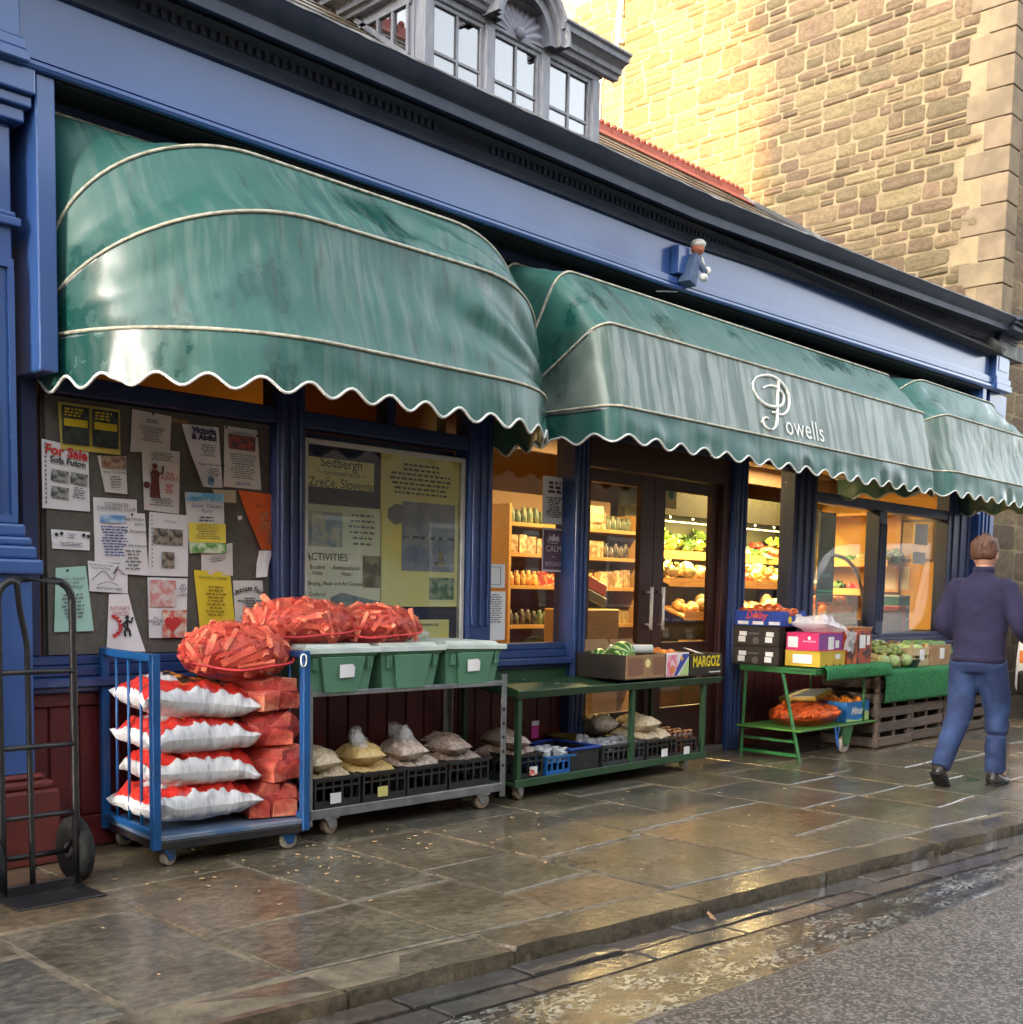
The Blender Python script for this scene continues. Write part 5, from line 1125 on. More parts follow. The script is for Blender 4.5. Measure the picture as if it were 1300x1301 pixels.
def pillow(name, label, loc, size, m, rot=(0,0,0), seed=0, wr=.10, cat='bag', group=None, twist=None, mats=None, fn=None, sharpx=2.2, n=26, smooth=True, parent=None, corner=.0, crease=.0):
    # a stuffed bag: cushion with pulled corners and creases
    L_, W, H = size; b = MB(); vs = {}
    top, bot = [], []
    for i in range(n+1):
        rt_, rb_ = [], []
        for j in range(n+1):
            a, c_ = i/n*2-1, j/n*2-1
            e = max(0, (1-abs(a)**sharpx))*max(0, (1-abs(c_)**sharpx))
            th = H/2*e**.45
            cr = wr*H*(nz(a*3.1+seed, c_*3.1, seed*1.3)+.5*nz(a*7+seed, c_*7, 5.5)+.35*abs(nz(a*11+seed*2, c_*4, 9)))*min(1, e*3)
            pin_ = 1-.10*(1-abs(a*c_))*(abs(a)**6+abs(c_)**6)*.8
            x, y = a*L_/2*pin_, c_*W/2*pin_
            if crease: cr += crease*H*(abs(c_)**3*math.sin(a*23+4*nz(a*3+seed,c_))+abs(a)**3*math.sin(c_*19+4*nz(c_*3+seed,a)))*min(1,e*5)*(.4+abs(nz(a*2+seed,c_*2,3)))
            dz = corner*H*(abs(a*c_)**3)*nz(a*2+seed, c_*2)
            rt_.append((x, y, H/2+th+cr+dz)); rb_.append((x, y, H/2-th*.85+cr*.3+dz))
        top.append(rt_); bot.append(rb_)
    b.grid(top); k = len(b.f); b.grid([list(reversed(r)) for r in bot])
    me_o = b.build(name, mats or m, parent, smooth=smooth, loc=loc, rot=rot)
    if fn:
        me = me_o.data
        for p in me.polygons:
            q = p.index; p.material_index = fn((q//n+.5)/n*2-1, (q%n+.5)/n*2-1) if q < n*n else 0
    if label: tag(me_o, label, cat, group)
    return me_o
# coal sacks
M_SACKW = mat('white_sack_plastic', (.66,.66,.67), .32, c2=(.36,.36,.39), scale=16, bump=1.0, bscale=17, stretch=(2.2,.7,.7), ramp=(.50,.72))
M_SACKR = mat('red_sack_print', (.60,.035,.022), .32, c2=(.52,.028,.02), scale=8, bump=.5, bscale=22)
M_FIRE = mat('flame_photo_print', (.02,.015,.012), .32, c2=(.85,.30,.03), scale=14, ramp=(.5,.60), bump=.4, bscale=22)
def sackfn(seed):
    def fn(a, c_):
        if abs(c_) > .85+.02*nz(a*4+seed) or abs(a) > .95: return 0
        if -.30 < a < .45 and abs(c_) < .55: return 2
        if (.45 < a < .78 and abs(c_) < .5) or (-.62 < a < -.30 and abs(c_) < .4): return 0
        return 1
    return fn
for k, (dx, dy, z_, rz, tilt, s) in enumerate(((.03,-.02,.150,.03,.0,.98),(.05,-.02,.312,-.05,.03,.93),(.03,-.03,.474,.04,.02,.95),(.02,-.02,.640,-.02,.11,.97))):
    lab = ['lowest red and white coal sack on the blue trolley deck','second red and white coal sack up from the blue deck','third red and white coal sack up, under the flame printed top sack','topmost red and white coal sack with a flame photo, slumped forwards'][k]
    o = pillow('coal_sack', lab, (2.80+dx+.035,-.40+dy,z_), (.60*s,.50*s,.215), None, (0,tilt,rz-.10), seed=k*3.7+1, wr=.13, cat='sack', mats=[M_SACKW,M_SACKR,M_FIRE], fn=sackfn(k), n=60, corner=.5, crease=.085)
    if k == 3:
        text('25kg', .06, M_BLUEINK, o, Matrix.Translation((.225,-.02,.185)) @ Matrix.Rotation(R(18),4,'Y') @ Matrix.Rotation(R(90),4,'Z'), bold=.002)
        text('HOUSE COAL', .032, M_BLUEINK, o, Matrix.Translation((-.15,.0,.222)) @ Matrix.Rotation(R(-10),4,'Y') @ Matrix.Rotation(R(90),4,'Z'))

# red net bags of logs and kindling
M_STICK = mat('kindling_wood', (.80,.27,.15), .65, c2=(.68,.12,.07), scale=7, stretch=(1,6,6), rnd=.38, bump=.3, bscale=30)
M_LOG = mat('netted_log_wood', (.66,.15,.085), .65, c2=(.40,.05,.035), scale=7, stretch=(5,1,5), rnd=.4, bump=.4, bscale=20)
M_LOGP = mat('netted_pale_log', (.78,.27,.15), .65, c2=(.60,.14,.075), scale=7, stretch=(5,1,5), rnd=.3, bump=.4, bscale=20)
def net_mat(name, c, scale=130.0, cover=.5):
    m = bpy.data.materials.new(name); m.use_nodes = True; t = m.node_tree; L = t.links; b = t.nodes['Principled BSDF']
    b.inputs['Base Color'].default_value = c4(c); b.inputs['Roughness'].default_value = .4
    tc = nd(t, 'ShaderNodeTexCoord'); f = []
    for ax in ((1,1,0),(1,-1,.6)):
        mp = nd(t, 'ShaderNodeMapping'); mp.inputs['Rotation'].default_value = (.5*ax[2],.4,.785*ax[1]); L.new(tc.outputs['Object'], mp.inputs[0])
        w = nd(t, 'ShaderNodeTexWave', i_Scale=scale, i_Distortion=1.2); L.new(mp.outputs[0], w.inputs['Vector'])
        r_ = nd(t, 'ShaderNodeMath', operation='GREATER_THAN'); r_.inputs[1].default_value = 1-cover*.6; L.new(w.outputs[1], r_.inputs[0]); f.append(r_)
    mxm = nd(t, 'ShaderNodeMath', operation='MAXIMUM'); L.new(f[0].outputs[0], mxm.inputs[0]); L.new(f[1].outputs[0], mxm.inputs[1]); L.new(mxm.outputs[0], b.inputs['Alpha'])
    return m
M_NET = net_mat('red_net', (.68,.06,.05), 60.0, .15); M_NETC = net_mat('orange_net', (.75,.12,.02), 60.0, .07)
stick = MB().box(-.5,.5,-.5,.5,-.5,.5).mesh('kindling_stick', M_STICK)
def net_shell(parent, sx, sy, sz, seed, m=M_NET, bumpy=.16, floor=None, cords=True):
    rows = []
    for i in range(25):
        a = math.pi*i/24; row = []
        for j in range(40):
            t = 2*math.pi*j/40; d = Vector((math.sin(a)*math.cos(t), math.sin(a)*math.sin(t), -math.cos(a)))
            q = 1+bumpy*(nz(d.x*2.6+seed, d.y*2.6, d.z*2.6)+.6*nz(d.x*6+seed, d.y*6, d.z*6))
            p = Vector((d.x*sx*q, d.y*sy*q, d.z*sz*q))
            if floor is not None and p.z < floor: p.z = floor
            row.append(p)
        rows.append(row)
    b = MB(); b.grid(rows, wrap=True); return b.build('net', m, parent, smooth=True)
def kindling_bag(label, c, sx, sy, sz, seed, n=95, rz=0.0, seam=True):
    t_ = thing('kindling_bag', label, 'net bag', c, rz); rg_ = random.Random(seed)
    core = MB(); core.ball((0,0,0), 1, 14, 10, sx*.80, sy*.80, sz*.80, jit=.2, seed=seed); core.build('kindling_core', M_LOG, t_, smooth=True)
    i = 0
    while i < n:
        d = Vector((rg_.gauss(0,1), rg_.gauss(0,1), rg_.gauss(.25,.8))).normalized()
        if d.z < -.6: continue
        p = Vector((d.x*sx, d.y*sy, d.z*sz))*rg_.uniform(.82,.98)
        nrm = Vector((d.x/sx, d.y/sy, d.z/sz)).normalized(); v = Vector((rg_.gauss(.6,1), rg_.gauss(0,1), rg_.gauss(0,1))); v = (v-nrm*v.dot(nrm)*rg_.uniform(.75,1.0)).normalized()
        z_ = nrm; y_ = z_.cross(v).normalized(); z_ = v.cross(y_)
        o = link('kindling_stick', stick, t_); m = Matrix.Identity(4); L_ = rg_.uniform(.09,.19); w = rg_.uniform(.013,.030); h_ = rg_.uniform(.010,.022)
        m.col[0][:3] = v*L_; m.col[1][:3] = y_*w; m.col[2][:3] = z_*h_; m.translation = p; o.matrix_local = m; i += 1
    net_shell(t_, sx*1.03, sy*1.03, sz*1.05, seed, floor=-sz*.93, bumpy=.08)
    if seam:
        b = MB(); b.tube(bez([(-sx*1.05,-sy*.2,-sz*.3),(-sx*.6,-sy*1.0,-sz*.5),(0,-sy*1.08,-sz*.42),(sx*.6,-sy*1.0,-sz*.3),(sx*1.08,-sy*.2,sz*.05)], 8), .006, 6); b.build('seam', mat('red_net_cord', (.62,.04,.05), .5), t_, smooth=True)
    return t_
def log_bag(label, c, size, seed, rz=0.0):
    t_ = thing('log_bag', label, 'net bag', c, rz); rg_ = random.Random(seed); sx, sy, sz = size
    # split logs lying front to back, their cut ends towards the street
    for k, (cx_, cz_, w, h_) in enumerate(((-.52,-.30,.46,.68),(.42,-.45,.54,.53),(.52,.52,.44,.46),(-.40,.66,.50,.34))):
        q = rg_.uniform(-.5,.5)
        pts = [(cx_-w*rg_.uniform(.75,1), cz_-h_*rg_.uniform(.85,1)), (cx_+w*rg_.uniform(.6,1), cz_-h_*rg_.uniform(.8,1)), (cx_+w*rg_.uniform(.8,1), cz_+h_*rg_.uniform(.3,.95)), (cx_+w*q, cz_+h_*rg_.uniform(.9,1.1))] + ([(cx_-w*rg_.uniform(.8,1), cz_+h_*rg_.uniform(.3,.8))] if rg_.random() < .6 else [])
        y0_ = sy*rg_.uniform(-.12,.12); b = MB(); b.prism([(p[0]*sx, max(p[1],-1)*sz) for p in pts], y0_-sy*rg_.uniform(.75,1.02), y0_+sy*rg_.uniform(.75,1), 'y', M=T(0,0,0,rg_.uniform(-.16,.16))); b.build('log', M_LOG if rg_.random() < .6 else M_LOGP, t_, bevel=.005)
    net_shell(t_, sx*1.24, sy*1.24, sz*1.2, seed, bumpy=.08, floor=-sz*.99)
    return t_
log_bag('red net bag of split logs lowest in the stack on the blue trolley', (3.265,-.50,.15+.09), (.135,.17,.09), 3, -.35)
log_bag('red net bag of split logs second up on the blue trolley', (3.28,-.52,.15+.27), (.13,.17,.09), 7, .25)
log_bag('red net bag of split logs third up, leaning against the coal sacks', (3.25,-.52,.15+.45), (.14,.17,.09), 12, -.5)
log_bag('red net bag of split logs beneath the kindling bag on the blue trolley', (3.22,-.52,.15+.62), (.14,.17,.08), 17, .1)
kindling_bag('red net kindling bag lying across the top of the blue trolley', (3.10,-.50,.975), .285, .22, .145, 21, 150, .12)
kindling_bag('red net kindling bag on the totes, nearer the notice board', (3.58,-.36,1.11), .31, .22, .13, 22, 150, -.1)
kindling_bag('red net kindling bag on the totes, nearer the bare tote lid', (4.03,-.40,1.095), .29, .22, .115, 23, 140, -.05)
# crates and bags on the grey trolley's lower shelf
M_NUTS = [mat('pale_seed', (.66,.54,.36), .4, c2=(.48,.36,.22), scale=55, bump=.5, bscale=70), mat('golden_grain', (.72,.52,.22), .4, c2=(.58,.38,.13), scale=60, bump=.5, bscale=70), mat('peanut_skin', (.60,.50,.42), .3, c2=(.38,.28,.2), scale=40, bump=.6, bscale=50), mat('brown_seed', (.22,.11,.06), .35, c2=(.40,.34,.30), scale=60, bump=.5, bscale=70), mat('white_fat_balls', (.55,.54,.52), .4, c2=(.30,.26,.22), scale=22, bump=.6, bscale=30)]
def feed_bags(x, y, z, w, d, h, m, label, seed, n=5, tuft=False, card=True, top=.085):
    rg_ = random.Random(seed)
    for k in range(n):
        lay = 0 if k < 3 else 1
        if lay == 0: px, py, pz = x-w*.28+w*.28*k, y+rg_.uniform(-.01,.01), z+h*.62
        else: px, py, pz = x+(-.18 if k == 3 else .16)*w, y+(-.07 if k == 3 else .09), z+h*.62+.075
        o = pillow('feed_bag', label, (px,py,pz), (.23 if lay else min(.30,d*.9),.19 if lay else min(.15,w*.42),.115 if lay else .10), m, (rg_.uniform(-.12,.12),rg_.uniform(-.08,.12),R(90)+rg_.uniform(-.25,.25)), seed*3+k, wr=.12, group='bags: '+label, n=16)
        if tuft and lay:
            b = MB()
            for q in range(3): b.ball((rg_.uniform(-.03,.03),rg_.uniform(-.03,.03),.10+.03*q), .035, 8, 6, sz=1.3, jit=.7, seed=q+k)
            b.build('film_tuft', M_FILM, o, smooth=True)
        if card and k == n-1:
            b = MB(); b.box(-.04,.04,-.03,.03,.095,.0965); b.build('label_card', M_WHITE, o)
CX_ = [(3.665,.30),(3.985,.30),(4.30,.30),(4.63,.32)]
names = ['pale seed','golden grain','peanuts','dark seed']
for k, (x_, w) in enumerate(CX_):
    crate(x_, -.385, .1365, w, .40, .17, 'black slotted crate of %s bags on the grey trolley' % names[k], M_BPLAST, card=[M_WHITE,M_YCARD,None,None][k], cardx=-.02)
    feed_bags(x_, -.385, .1365, w, .40, .17, M_NUTS[k], 'clear bag of %s in a black crate on the grey trolley' % names[k], k*5+2, n=5, tuft=(k in (1,2)))

# ------------------------------------------------------------------ green trolley
gn = thing('green_trolley', 'long dark green two-tier trolley with a sloping display tray before the doors', 'trolley', (6.12,-.30,0), .012)
HL, HW = 1.11, .25
b = MB(); b.box(-HL+.02,HL-.10,-HW,HW,.095,.115); b.box(-HL+.02,HL-.10,-HW-.012,-HW-.001,.085,.135); b.box(-HL+.02,HL-.10,HW+.001,HW+.012,.085,.135); b.build('lower_shelf', M_TGREEN, gn, bevel=.003)
b = MB(); L0, L1 = -HL+.02, HL+.04
b.prism([(-HW-.02,.64),(HW,.70),(HW,.712),(-HW-.02,.652)], L0, L1, 'x'); b.prism([(-HW-.045,.690),(-HW-.021,.64),(-HW-.021,.652),(-HW-.038,.694)], L0-.01, L1, 'x')
b.prism([(HW+.001,.70),(HW+.012,.70),(HW+.012,.80),(HW+.001,.80)], L0-.01, L1, 'x')
b.prism([(-HW-.02,.653),(HW,.713),(HW,.80),(-HW-.04,.692)], L0-.01, L0+.002, 'x'); b.build('upper_tray', M_TGREEN, gn, bevel=.003)
for x_ in (-HL+.06,-.02+.12,HL-.14):
    for y_ in (-HW+.012,HW-.012):
        q = MB(); q.box(x_-.018,x_+.018,y_-.018,y_+.018,.116,.66 if y_ < 0 else .69); q.build('post', M_TGREEN, gn, bevel=.003)
for x_, y_ in ((-HL+.10,-HW+.05),(HL-.32,-HW+.05),(-HL+.10,HW-.05),(HL-.32,HW-.05)): caster(gn, x_, y_, .094, .046, .034, .2, m=MATS['rusty_caster_tread'])
b = MB()
rg = random.Random(9)
for k in range(16): x_, y_ = rg.uniform(-.95,-.2), rg.uniform(-.15,.2); zz_ = .653+(y_+HW+.02)*.117; b.box(x_,x_+rg.uniform(.01,.03),y_,y_+.012,zz_,zz_+.003)
b.build('leaf_scraps', mat('dry_leaf_scrap', (.35,.34,.22), .7), gn)
def carton(x0, x1, y0, y1, z0, h, label, mf, ms=None, wall=.006, nm='carton', inner=None, flaps=None, notch=False, cat='box', tilt=None, prints=None, lidded=False):
    cx_, cy_ = (x0+x1)/2, (y0+y1)/2; c_ = thing(nm, label, cat, (cx_,cy_,z0)); w, d = (x1-x0)/2, (y1-y0)/2; b = MB()
    b.box(-w,w,-d,d,0,.006, 1)
    if notch: b.prism([(-w,.0061),(w,.0061),(w,h),(w*.55,h),(w*.4,h*.72),(-w*.4,h*.72),(-w*.55,h),(-w,h)], -d, -d+wall, 'y', 0)
    else: b.box(-w,w,-d,-d+wall,.0061,h, 0)
    b.box(-w,w,d-wall,d,.0061,h, 1)
    b.box(-w,-w+wall,-d+wall,d-wall,.0061,h, 1); b.box(w-wall,w,-d+wall,d-wall,.0061,h, 1)
    if lidded: b.box(-w-.003,w+.003,-d-.003,d+.003,h+.0005,h+.008, 0)
    b.build('body', [mf, ms or mf], c_, bevel=.0015)
    if flaps:
        f = MB(); f.box(-w,w,0,flaps,0,.004, M=T(0,d,h,0,R(55))); f.build('flap', inner or M_CARD, c_)
    return c_, w, d
def on_tray(y): return .652+(y+.30+HW+.02)*.117
c_, w, d = carton(6.14,6.58,-.545,-.06,.705,.17,'dark brown open carton holding small watermelons on the green trolley', M_CARD, M_DCARD, flaps=.10)
for xa_, xb_ in ((-w+.02,-.03),(.08,w-.01)): b = MB(); b.box(xa_,xb_,-d-.002,-d-.001,.03,.15); b.build('print_block', mat('print_brown_block', (.20,.085,.045), .7, c2=(.26,.12,.07), scale=40, stretch=(1,1,6)), c_)
b = MB(); b.lathe([(.03,-.0005),(.03,.0005)], 16, c=(.02,-d-.0015,.11), axis='y'); b.build('emblem_print', M_CREAM, c_)
M_MELON = None
def melon_mat():
    m = bpy.data.materials.new('striped_melon_rind'); m.use_nodes = True; t = m.node_tree; L = t.links; b = t.nodes['Principled BSDF']
    tc = nd(t, 'ShaderNodeTexCoord'); sp = nd(t, 'ShaderNodeSeparateXYZ'); L.new(tc.outputs['Object'], sp.inputs[0])
    at = nd(t, 'ShaderNodeMath', operation='ARCTAN2'); L.new(sp.outputs[1], at.inputs[0]); L.new(sp.outputs[2], at.inputs[1])
    n = nd(t, 'ShaderNodeTexNoise', i_Scale=14.0); L.new(tc.outputs['Object'], n.inputs['Vector'])
    ad = nd(t, 'ShaderNodeMath', operation='MULTIPLY_ADD'); ad.inputs[1].default_value = .5; L.new(n.outputs[0], ad.inputs[0]); L.new(at.outputs[0], ad.inputs[2])
    sn = nd(t, 'ShaderNodeMath', operation='MULTIPLY'); sn.inputs[1].default_value = 9.0; L.new(ad.outputs[0], sn.inputs[0])
    s2 = nd(t, 'ShaderNodeMath', operation='SINE'); L.new(sn.outputs[0], s2.inputs[0])
    r_ = nd(t, 'ShaderNodeValToRGB'); r_.color_ramp.elements[0].color = (.05,.16,.03,1); r_.color_ramp.elements[1].color = (.42,.52,.20,1); r_.color_ramp.elements[0].position = .3; r_.color_ramp.elements[1].position = .62
    L.new(s2.outputs[0], r_.inputs[0]); L.new(r_.outputs[0], b.inputs['Base Color']); b.inputs['Roughness'].default_value = .3
    return m
M_MELON = melon_mat()
for k, (x_, y_, r_, rz) in enumerate(((6.235,-.22,.072,.6),(6.30,-.38,.085,1.3),(6.40,-.20,.075,.2),(6.24,-.40,.07,1.0))):
    b = MB(); b.ball((0,0,0), r_, 18, 12, sx=1.25); o = b.build('watermelon', M_MELON, None, smooth=True, loc=(x_,y_,.765+r_+.03*(k==1)), rot=(.3*k,0,rz)); tag(o, 'small striped watermelon in the dark brown carton', 'watermelon', 'watermelons in the carton')
b = MB(); b.tube([(-.16,0,0),(.16,0,0)], .035, 16); b.tube([(.161,0,0),(.168,0,0)], .016, 10, mi=1); o = b.build('film_roll', [mat('white_film_roll', (.72,.72,.68), .35), M_BLACK], None, smooth=True, loc=(6.46,-.33,.90), rot=(0,0,-.5)); tag(o, 'white roll of film lying across the fruit cartons', 'roll')
c_, w, d = carton(6.60,6.87,-.545,-.06,.705,.175,'white carton printed in pink, orange and green, next to the brown carton', M_WHITE, M_CARD, flaps=.09)
b = MB(); b.box(-w+.005,-w*.0,-d-.002,-d-.001,.01,.16); b.build('pink_print', picm('pink', (.75,.18,.30), (.80,.62,.62), 16), c_)
b = MB(); b.prism([(-w*.1,.01),(w-.005,.15),(w-.005,.165),(w*.4,.165),(-w*.35,.01)], -d-.003, -d-.0021, 'y'); b.build('blue_print', M_BLUEINK, c_)
b = MB(); b.prism([(w*.15,.01),(w-.005,.01),(w-.005,.13)], -d-.003, -d-.0021, 'y'); b.build('green_print', mat('print_lime', (.45,.62,.22), .7), c_)
b = MB(); b.lathe([(.03,-.0005),(.03,.0005)], 16, c=(-w*.5,-d-.0028,.055), axis='y'); b.build('fruit_print', mat('print_orange_fruit', (.72,.20,.05), .7), c_)
c_, w, d = carton(6.885,7.30,-.545,-.06,.705,.155,'black carton with yellow lettering at the door end of the green trolley', M_DCARD, M_DCARD)
text('MARGOZ', .11, M_YELINK, c_, front(.0,-d-.0025,.10), bold=.003, sx=.75)
b = MB(); b.box(.04,w-.02,-d-.002,-d-.001,.018,.026); b.build('print_line', M_WHITE, c_)
M_ORANGE = mat('orange_peel', (.80,.25,.015), .42, c2=(.72,.20,.012), scale=8, bump=.25, bscale=90, rnd=.12)
M_MANGO = mat('mango_skin', (.75,.38,.03), .4, c2=(.62,.12,.03), scale=5, rnd=.1); M_APPLE = mat('red_apple', (.45,.05,.025), .35, c2=(.55,.28,.05), scale=5, rnd=.2)
fm = {}
def fruit(nm, label, grp, m, loc, r, seed=0, sz=1.0, sx=1.0):
    key = (nm, round(r,3), sz, sx)
    if key not in fm: b = MB(); b.ball((0,0,0), r, 14, 10, sx=sx, sz=sz); fm[key] = b.mesh(nm, m, True)
    rg_ = random.Random(seed); o = link(nm, fm[key], None, loc, (rg_.uniform(0,3),rg_.uniform(0,3) if sx == 1 else .2,rg_.uniform(0,6)))
    tag(o, label, nm.replace('_',' '), grp); return o
rg = random.Random(2)
for i in range(14):
    x_, y_ = 6.62+.045+(i%2)*.09+rg.uniform(-.01,.01), -.50+(i//2)*.062; fruit('mango' if i%3 else 'apple', 'ripe mango heaped in the pink printed carton' if i%3 else 'red apple among the mangoes in the pink printed carton', 'mangoes in the printed carton' if i%3 else 'apples in the printed carton', M_MANGO if i%3 else M_APPLE, (x_+.03,y_,.835+rg.uniform(0,.03)), .043, i, sx=1.25 if i%3 else 1.0)
for i in range(8): fruit('lemon', 'yellow lemon lying in the black lettered carton', 'lemons in the black carton', mat('lemon_skin', (.72,.55,.05), .45, c2=(.65,.45,.04), scale=9), (6.95+(i%4)*.085,-.45+(i//4)*.10,.80), .05, i, sx=1.2)
b = MB(); b.box(-.08,.08,-.06,.06,0,.002); o = b.build('price_card', M_WHITE, None, loc=(7.2,-.35,.872), rot=(.3,.1,.3)); tag(o, 'white paper card lying on the black lettered carton', 'card')
M_JUICE = mat('juice_carton_print', (.50,.42,.28), .7, c2=(.42,.34,.2), scale=10)
# lower shelf goods
zs = .1165
crate(5.185,-.34,zs,.27,.40,.17,'black slotted crate with a red and white card on the green trolley', M_BPLAST, card=mat('red_white_card', (.65,.10,.06), .7, c2=(.7,.7,.68), scale=18, ramp=(.49,.51)), cardx=.04)
feed_bags(5.185,-.34,zs,.27,.40,.17, M_NUTS[3], 'clear bag of brown seed in the crate with the red and white card', 41, n=5)
crate(5.50,-.40,zs,.28,.27,.13,'bright blue slotted basket of clear tubs on the green trolley', mat('bright_blue_plastic', (.02,.14,.42), .4, c2=(.016,.11,.34), scale=9))
M_CUP = mat('frosted_cup_plastic', (.55,.58,.60), .2, c2=(.36,.39,.42), scale=14)
for i in range(9):
    x_, y_ = 5.42+(i%3)*.08+rg.uniform(-.01,.01), -.49+(i//3)*.08; b = MB(); b.frustum((-.022,.022,-.022,.022), (-.034,.034,-.034,.034), 0, .075); b.lathe([(.04,.0755),(.042,.083),(.025,.095),(0,.097)], 12)
    o = b.build('plastic_tub', M_CUP, None, loc=(x_,y_,zs+.075), rot=(rg.uniform(-.3,.3),rg.uniform(-.3,.3),rg.uniform(0,3)), bevel=.006); tag(o, 'small clear plastic tub in the bright blue basket', 'tub', 'tubs in the blue basket')
cb = thing('open_tub', 'dark plastic tub with a blue rim behind the blue basket', 'tub', (5.73,-.34,zs)); b = MB()
for (s_, ax) in ((-1,'x'),(1,'x'),(-1,'y'),(1,'y')):
    if ax == 'x': b.box(s_*.135-.006,s_*.135+.006,-.20,.20,.012,.15)
    else: b.box(-.128,.128,s_*.194-.006,s_*.194+.006,.012,.15)
b.box(-.14,.14,-.20,.20,0,.0118); b.build('body', M_BPLAST, cb)
b = MB(); b.box(-.155,.155,-.215,-.195,.1505,.168); b.box(-.155,.155,.195,.215,.1505,.168); b.box(-.155,-.13,-.195,.195,.1505,.168); b.box(.13,.155,-.195,.195,.1505,.168); b.build('rim', mat('royal_blue_plastic', (.015,.05,.30), .4), cb, bevel=.004)
b = MB(); b.box(-.035,.035,-.001,.001,-.06,.06); b.box(-.035,.035,-.0018,-.001,.025,.055, 1); o = b.build('price_card', [mat('magenta_card', (.45,.02,.22), .6), M_WHITE], None, loc=(5.61,-.20,zs+.26)); tag(o, 'magenta and white price card standing behind the blue basket', 'card')
stk = MB(); stk.box(-.004,.004,0,.004,-.19,-.06); stk.build('card_stake', M_BPLAST, o)
M_GCRATE = mat('grey_crate_plastic', (.035,.037,.04), .45, c2=(.05,.05,.055), scale=9)
crate(6.16,-.36,zs,.46,.34,.155,'dark grey slotted crate of foil packets on the green trolley', M_GCRATE)
for i in range(9):
    o = pillow('foil_packet', 'crumpled silvery packet in the dark grey crate', (6.00+(i%4)*.10,-.46+(i//4)*.09,zs+.095+.02*(i//4)), (.14,.10,.06), mat('silvery_film', (.42,.43,.45), .22, c2=(.20,.20,.22), scale=25, bump=.7, bscale=30), (rg.uniform(-.4,.4),rg.uniform(-.4,.4),rg.uniform(0,3)), i+60, wr=.3, cat='packet', group='silvery packets in the grey crate', n=12)
crate(6.57,-.36,zs,.34,.38,.155,'black slotted crate with pale feed bags towards the trolley end', M_BPLAST, card=M_WHITE, cardx=.02)
feed_bags(6.55,-.36,zs,.34,.38,.19, M_NUTS[0], 'clear bag of pale feed heaped in the end black crate', 71, n=5, top=.1)
o = pillow('feed_bag', 'big brown feed bag slumped behind the grey crate', (6.30,-.18,zs+.15), (.30,.20,.16), M_NUTS[2], (0,.2,1.2), 77, wr=.12, n=16)
b = MB(); b.lathe([(.05,0),(.10,.02),(.13,.08),(.135,.085),(.125,.085),(.09,.03),(.0,.02)], 18); o = b.build('metal_bowl', mat('brass_bowl', (.35,.22,.06), .3, metal=.8), None, auto=40, loc=(5.98,-.15,zs+.10)); tag(o, 'round golden dish resting behind the grey crate', 'dish')
b = MB(); b.box(-.12,.12,-.1,.1,0,.0995); o = b.build('support_box', M_DCARD, None, loc=(5.98,-.15,zs)); tag(o, 'plain dark box under the round golden dish', 'box')
jc = crate(6.875,-.34,zs,.26,.40,.13,'black crate of small dark jars at the door end of the trolley', M_BPLAST, card=M_WHITE, cardx=0)
for lay in range(2):
    for i in range(4):
        for j in range(3):
            b = None; key = ('jar',)
            if key not in fm:
                q = MB(); q.lathe([(.024,0),(.026,.005),(.026,.06),(.018,.068),(.018,.072)], 12); fm[key] = q.mesh('jar', mat('dark_jar', (.05,.02,.012), .2, c2=(.30,.09,.02), scale=6, rnd=.3), True)
                q = MB(); q.lathe([(.021,.0722),(.021,.086),(.0,.087)], 12); fm['lid'] = q.mesh('lid', mat('copper_lid', (.38,.16,.06), .4), True)
            o = link('jar', fm[key], None, (6.785+i*.062,-.50+j*.10,zs+.0125+lay*.0885)); tag(o, 'small dark jar with a copper lid in the jar crate', 'jar', 'jars in the black crate'); link('lid', fm['lid'], o)
# ------------------------------------------------------------------ green folding table with its boxes
TX0, TX1, TY0, TY1, TZ = 8.02, 9.20, -.93, -.24, .735
tb = thing('green_table', 'green metal barrow table with slanting legs and a lower shelf', 'table', (0,0,0))
b = MB(); b.box(TX0,TX1,TY0,TY1,TZ-.02,TZ); b.box(TX0,TX1,TY0-.004,TY0+.02,TZ-.045,TZ-.0205); b.box(TX0,TX0+.025,TY0+.021,TY1,TZ-.045,TZ-.0205); b.build('top', M_TABGREEN, tb, bevel=.003)
for (y_a, y_b) in ((TY0+.30,TY0+.10),(TY1-.05,TY1-.05)):
    q = MB(); q.tube([(TX0+.02,y_a,TZ-.046),(TX0-.01,y_b,0.0)], .016, 4); q.build('leg', M_TABGREEN, tb)
b = MB(); b.box(TX0-.005,TX0+.015,TY0+.13,TY1-.06,.03,.055); b.box(TX0-.003,TX0+.013,TY0+.14,TY1-.06,.14,.16); b.build('leg_brace', M_TABGREEN, tb)
b = MB(); b.box(TX0-.05,TX1+.05,TY0+.08,TY1-.02,.235,.250); b.build('lower_shelf', mat('shelf_green_paint', (.06,.20,.03), .5, c2=(.09,.22,.04), scale=8), tb, bevel=.003)
for y_ in (TY0+.13,TY1-.06):
    q = MB(); q.tube([(TX1-.12,y_,TZ-.046),(TX1-.1,y_,.24)], .014, 6); q.build('leg', M_TABGREEN, tb, smooth=True)
q = MB(); q.prism([(TX0+.66,.234),(TX0+.86,.234),(TX0+.80,.09),(TX0+.76,.06),(TX0+.72,.09)], TY0+.10, TY0+.115, 'y'); q.prism([(TX0+.66,.234),(TX0+.86,.234),(TX0+.80,.09),(TX0+.76,.06),(TX0+.72,.09)], TY0+.155, TY0+.17, 'y'); q.build('wheel_fork', M_TABGREEN, tb)
wheel(tb, 'wheel', (TX0+.76,TY0+.135,.075), .075, .036, axis='y', tyre=M_CASTER)
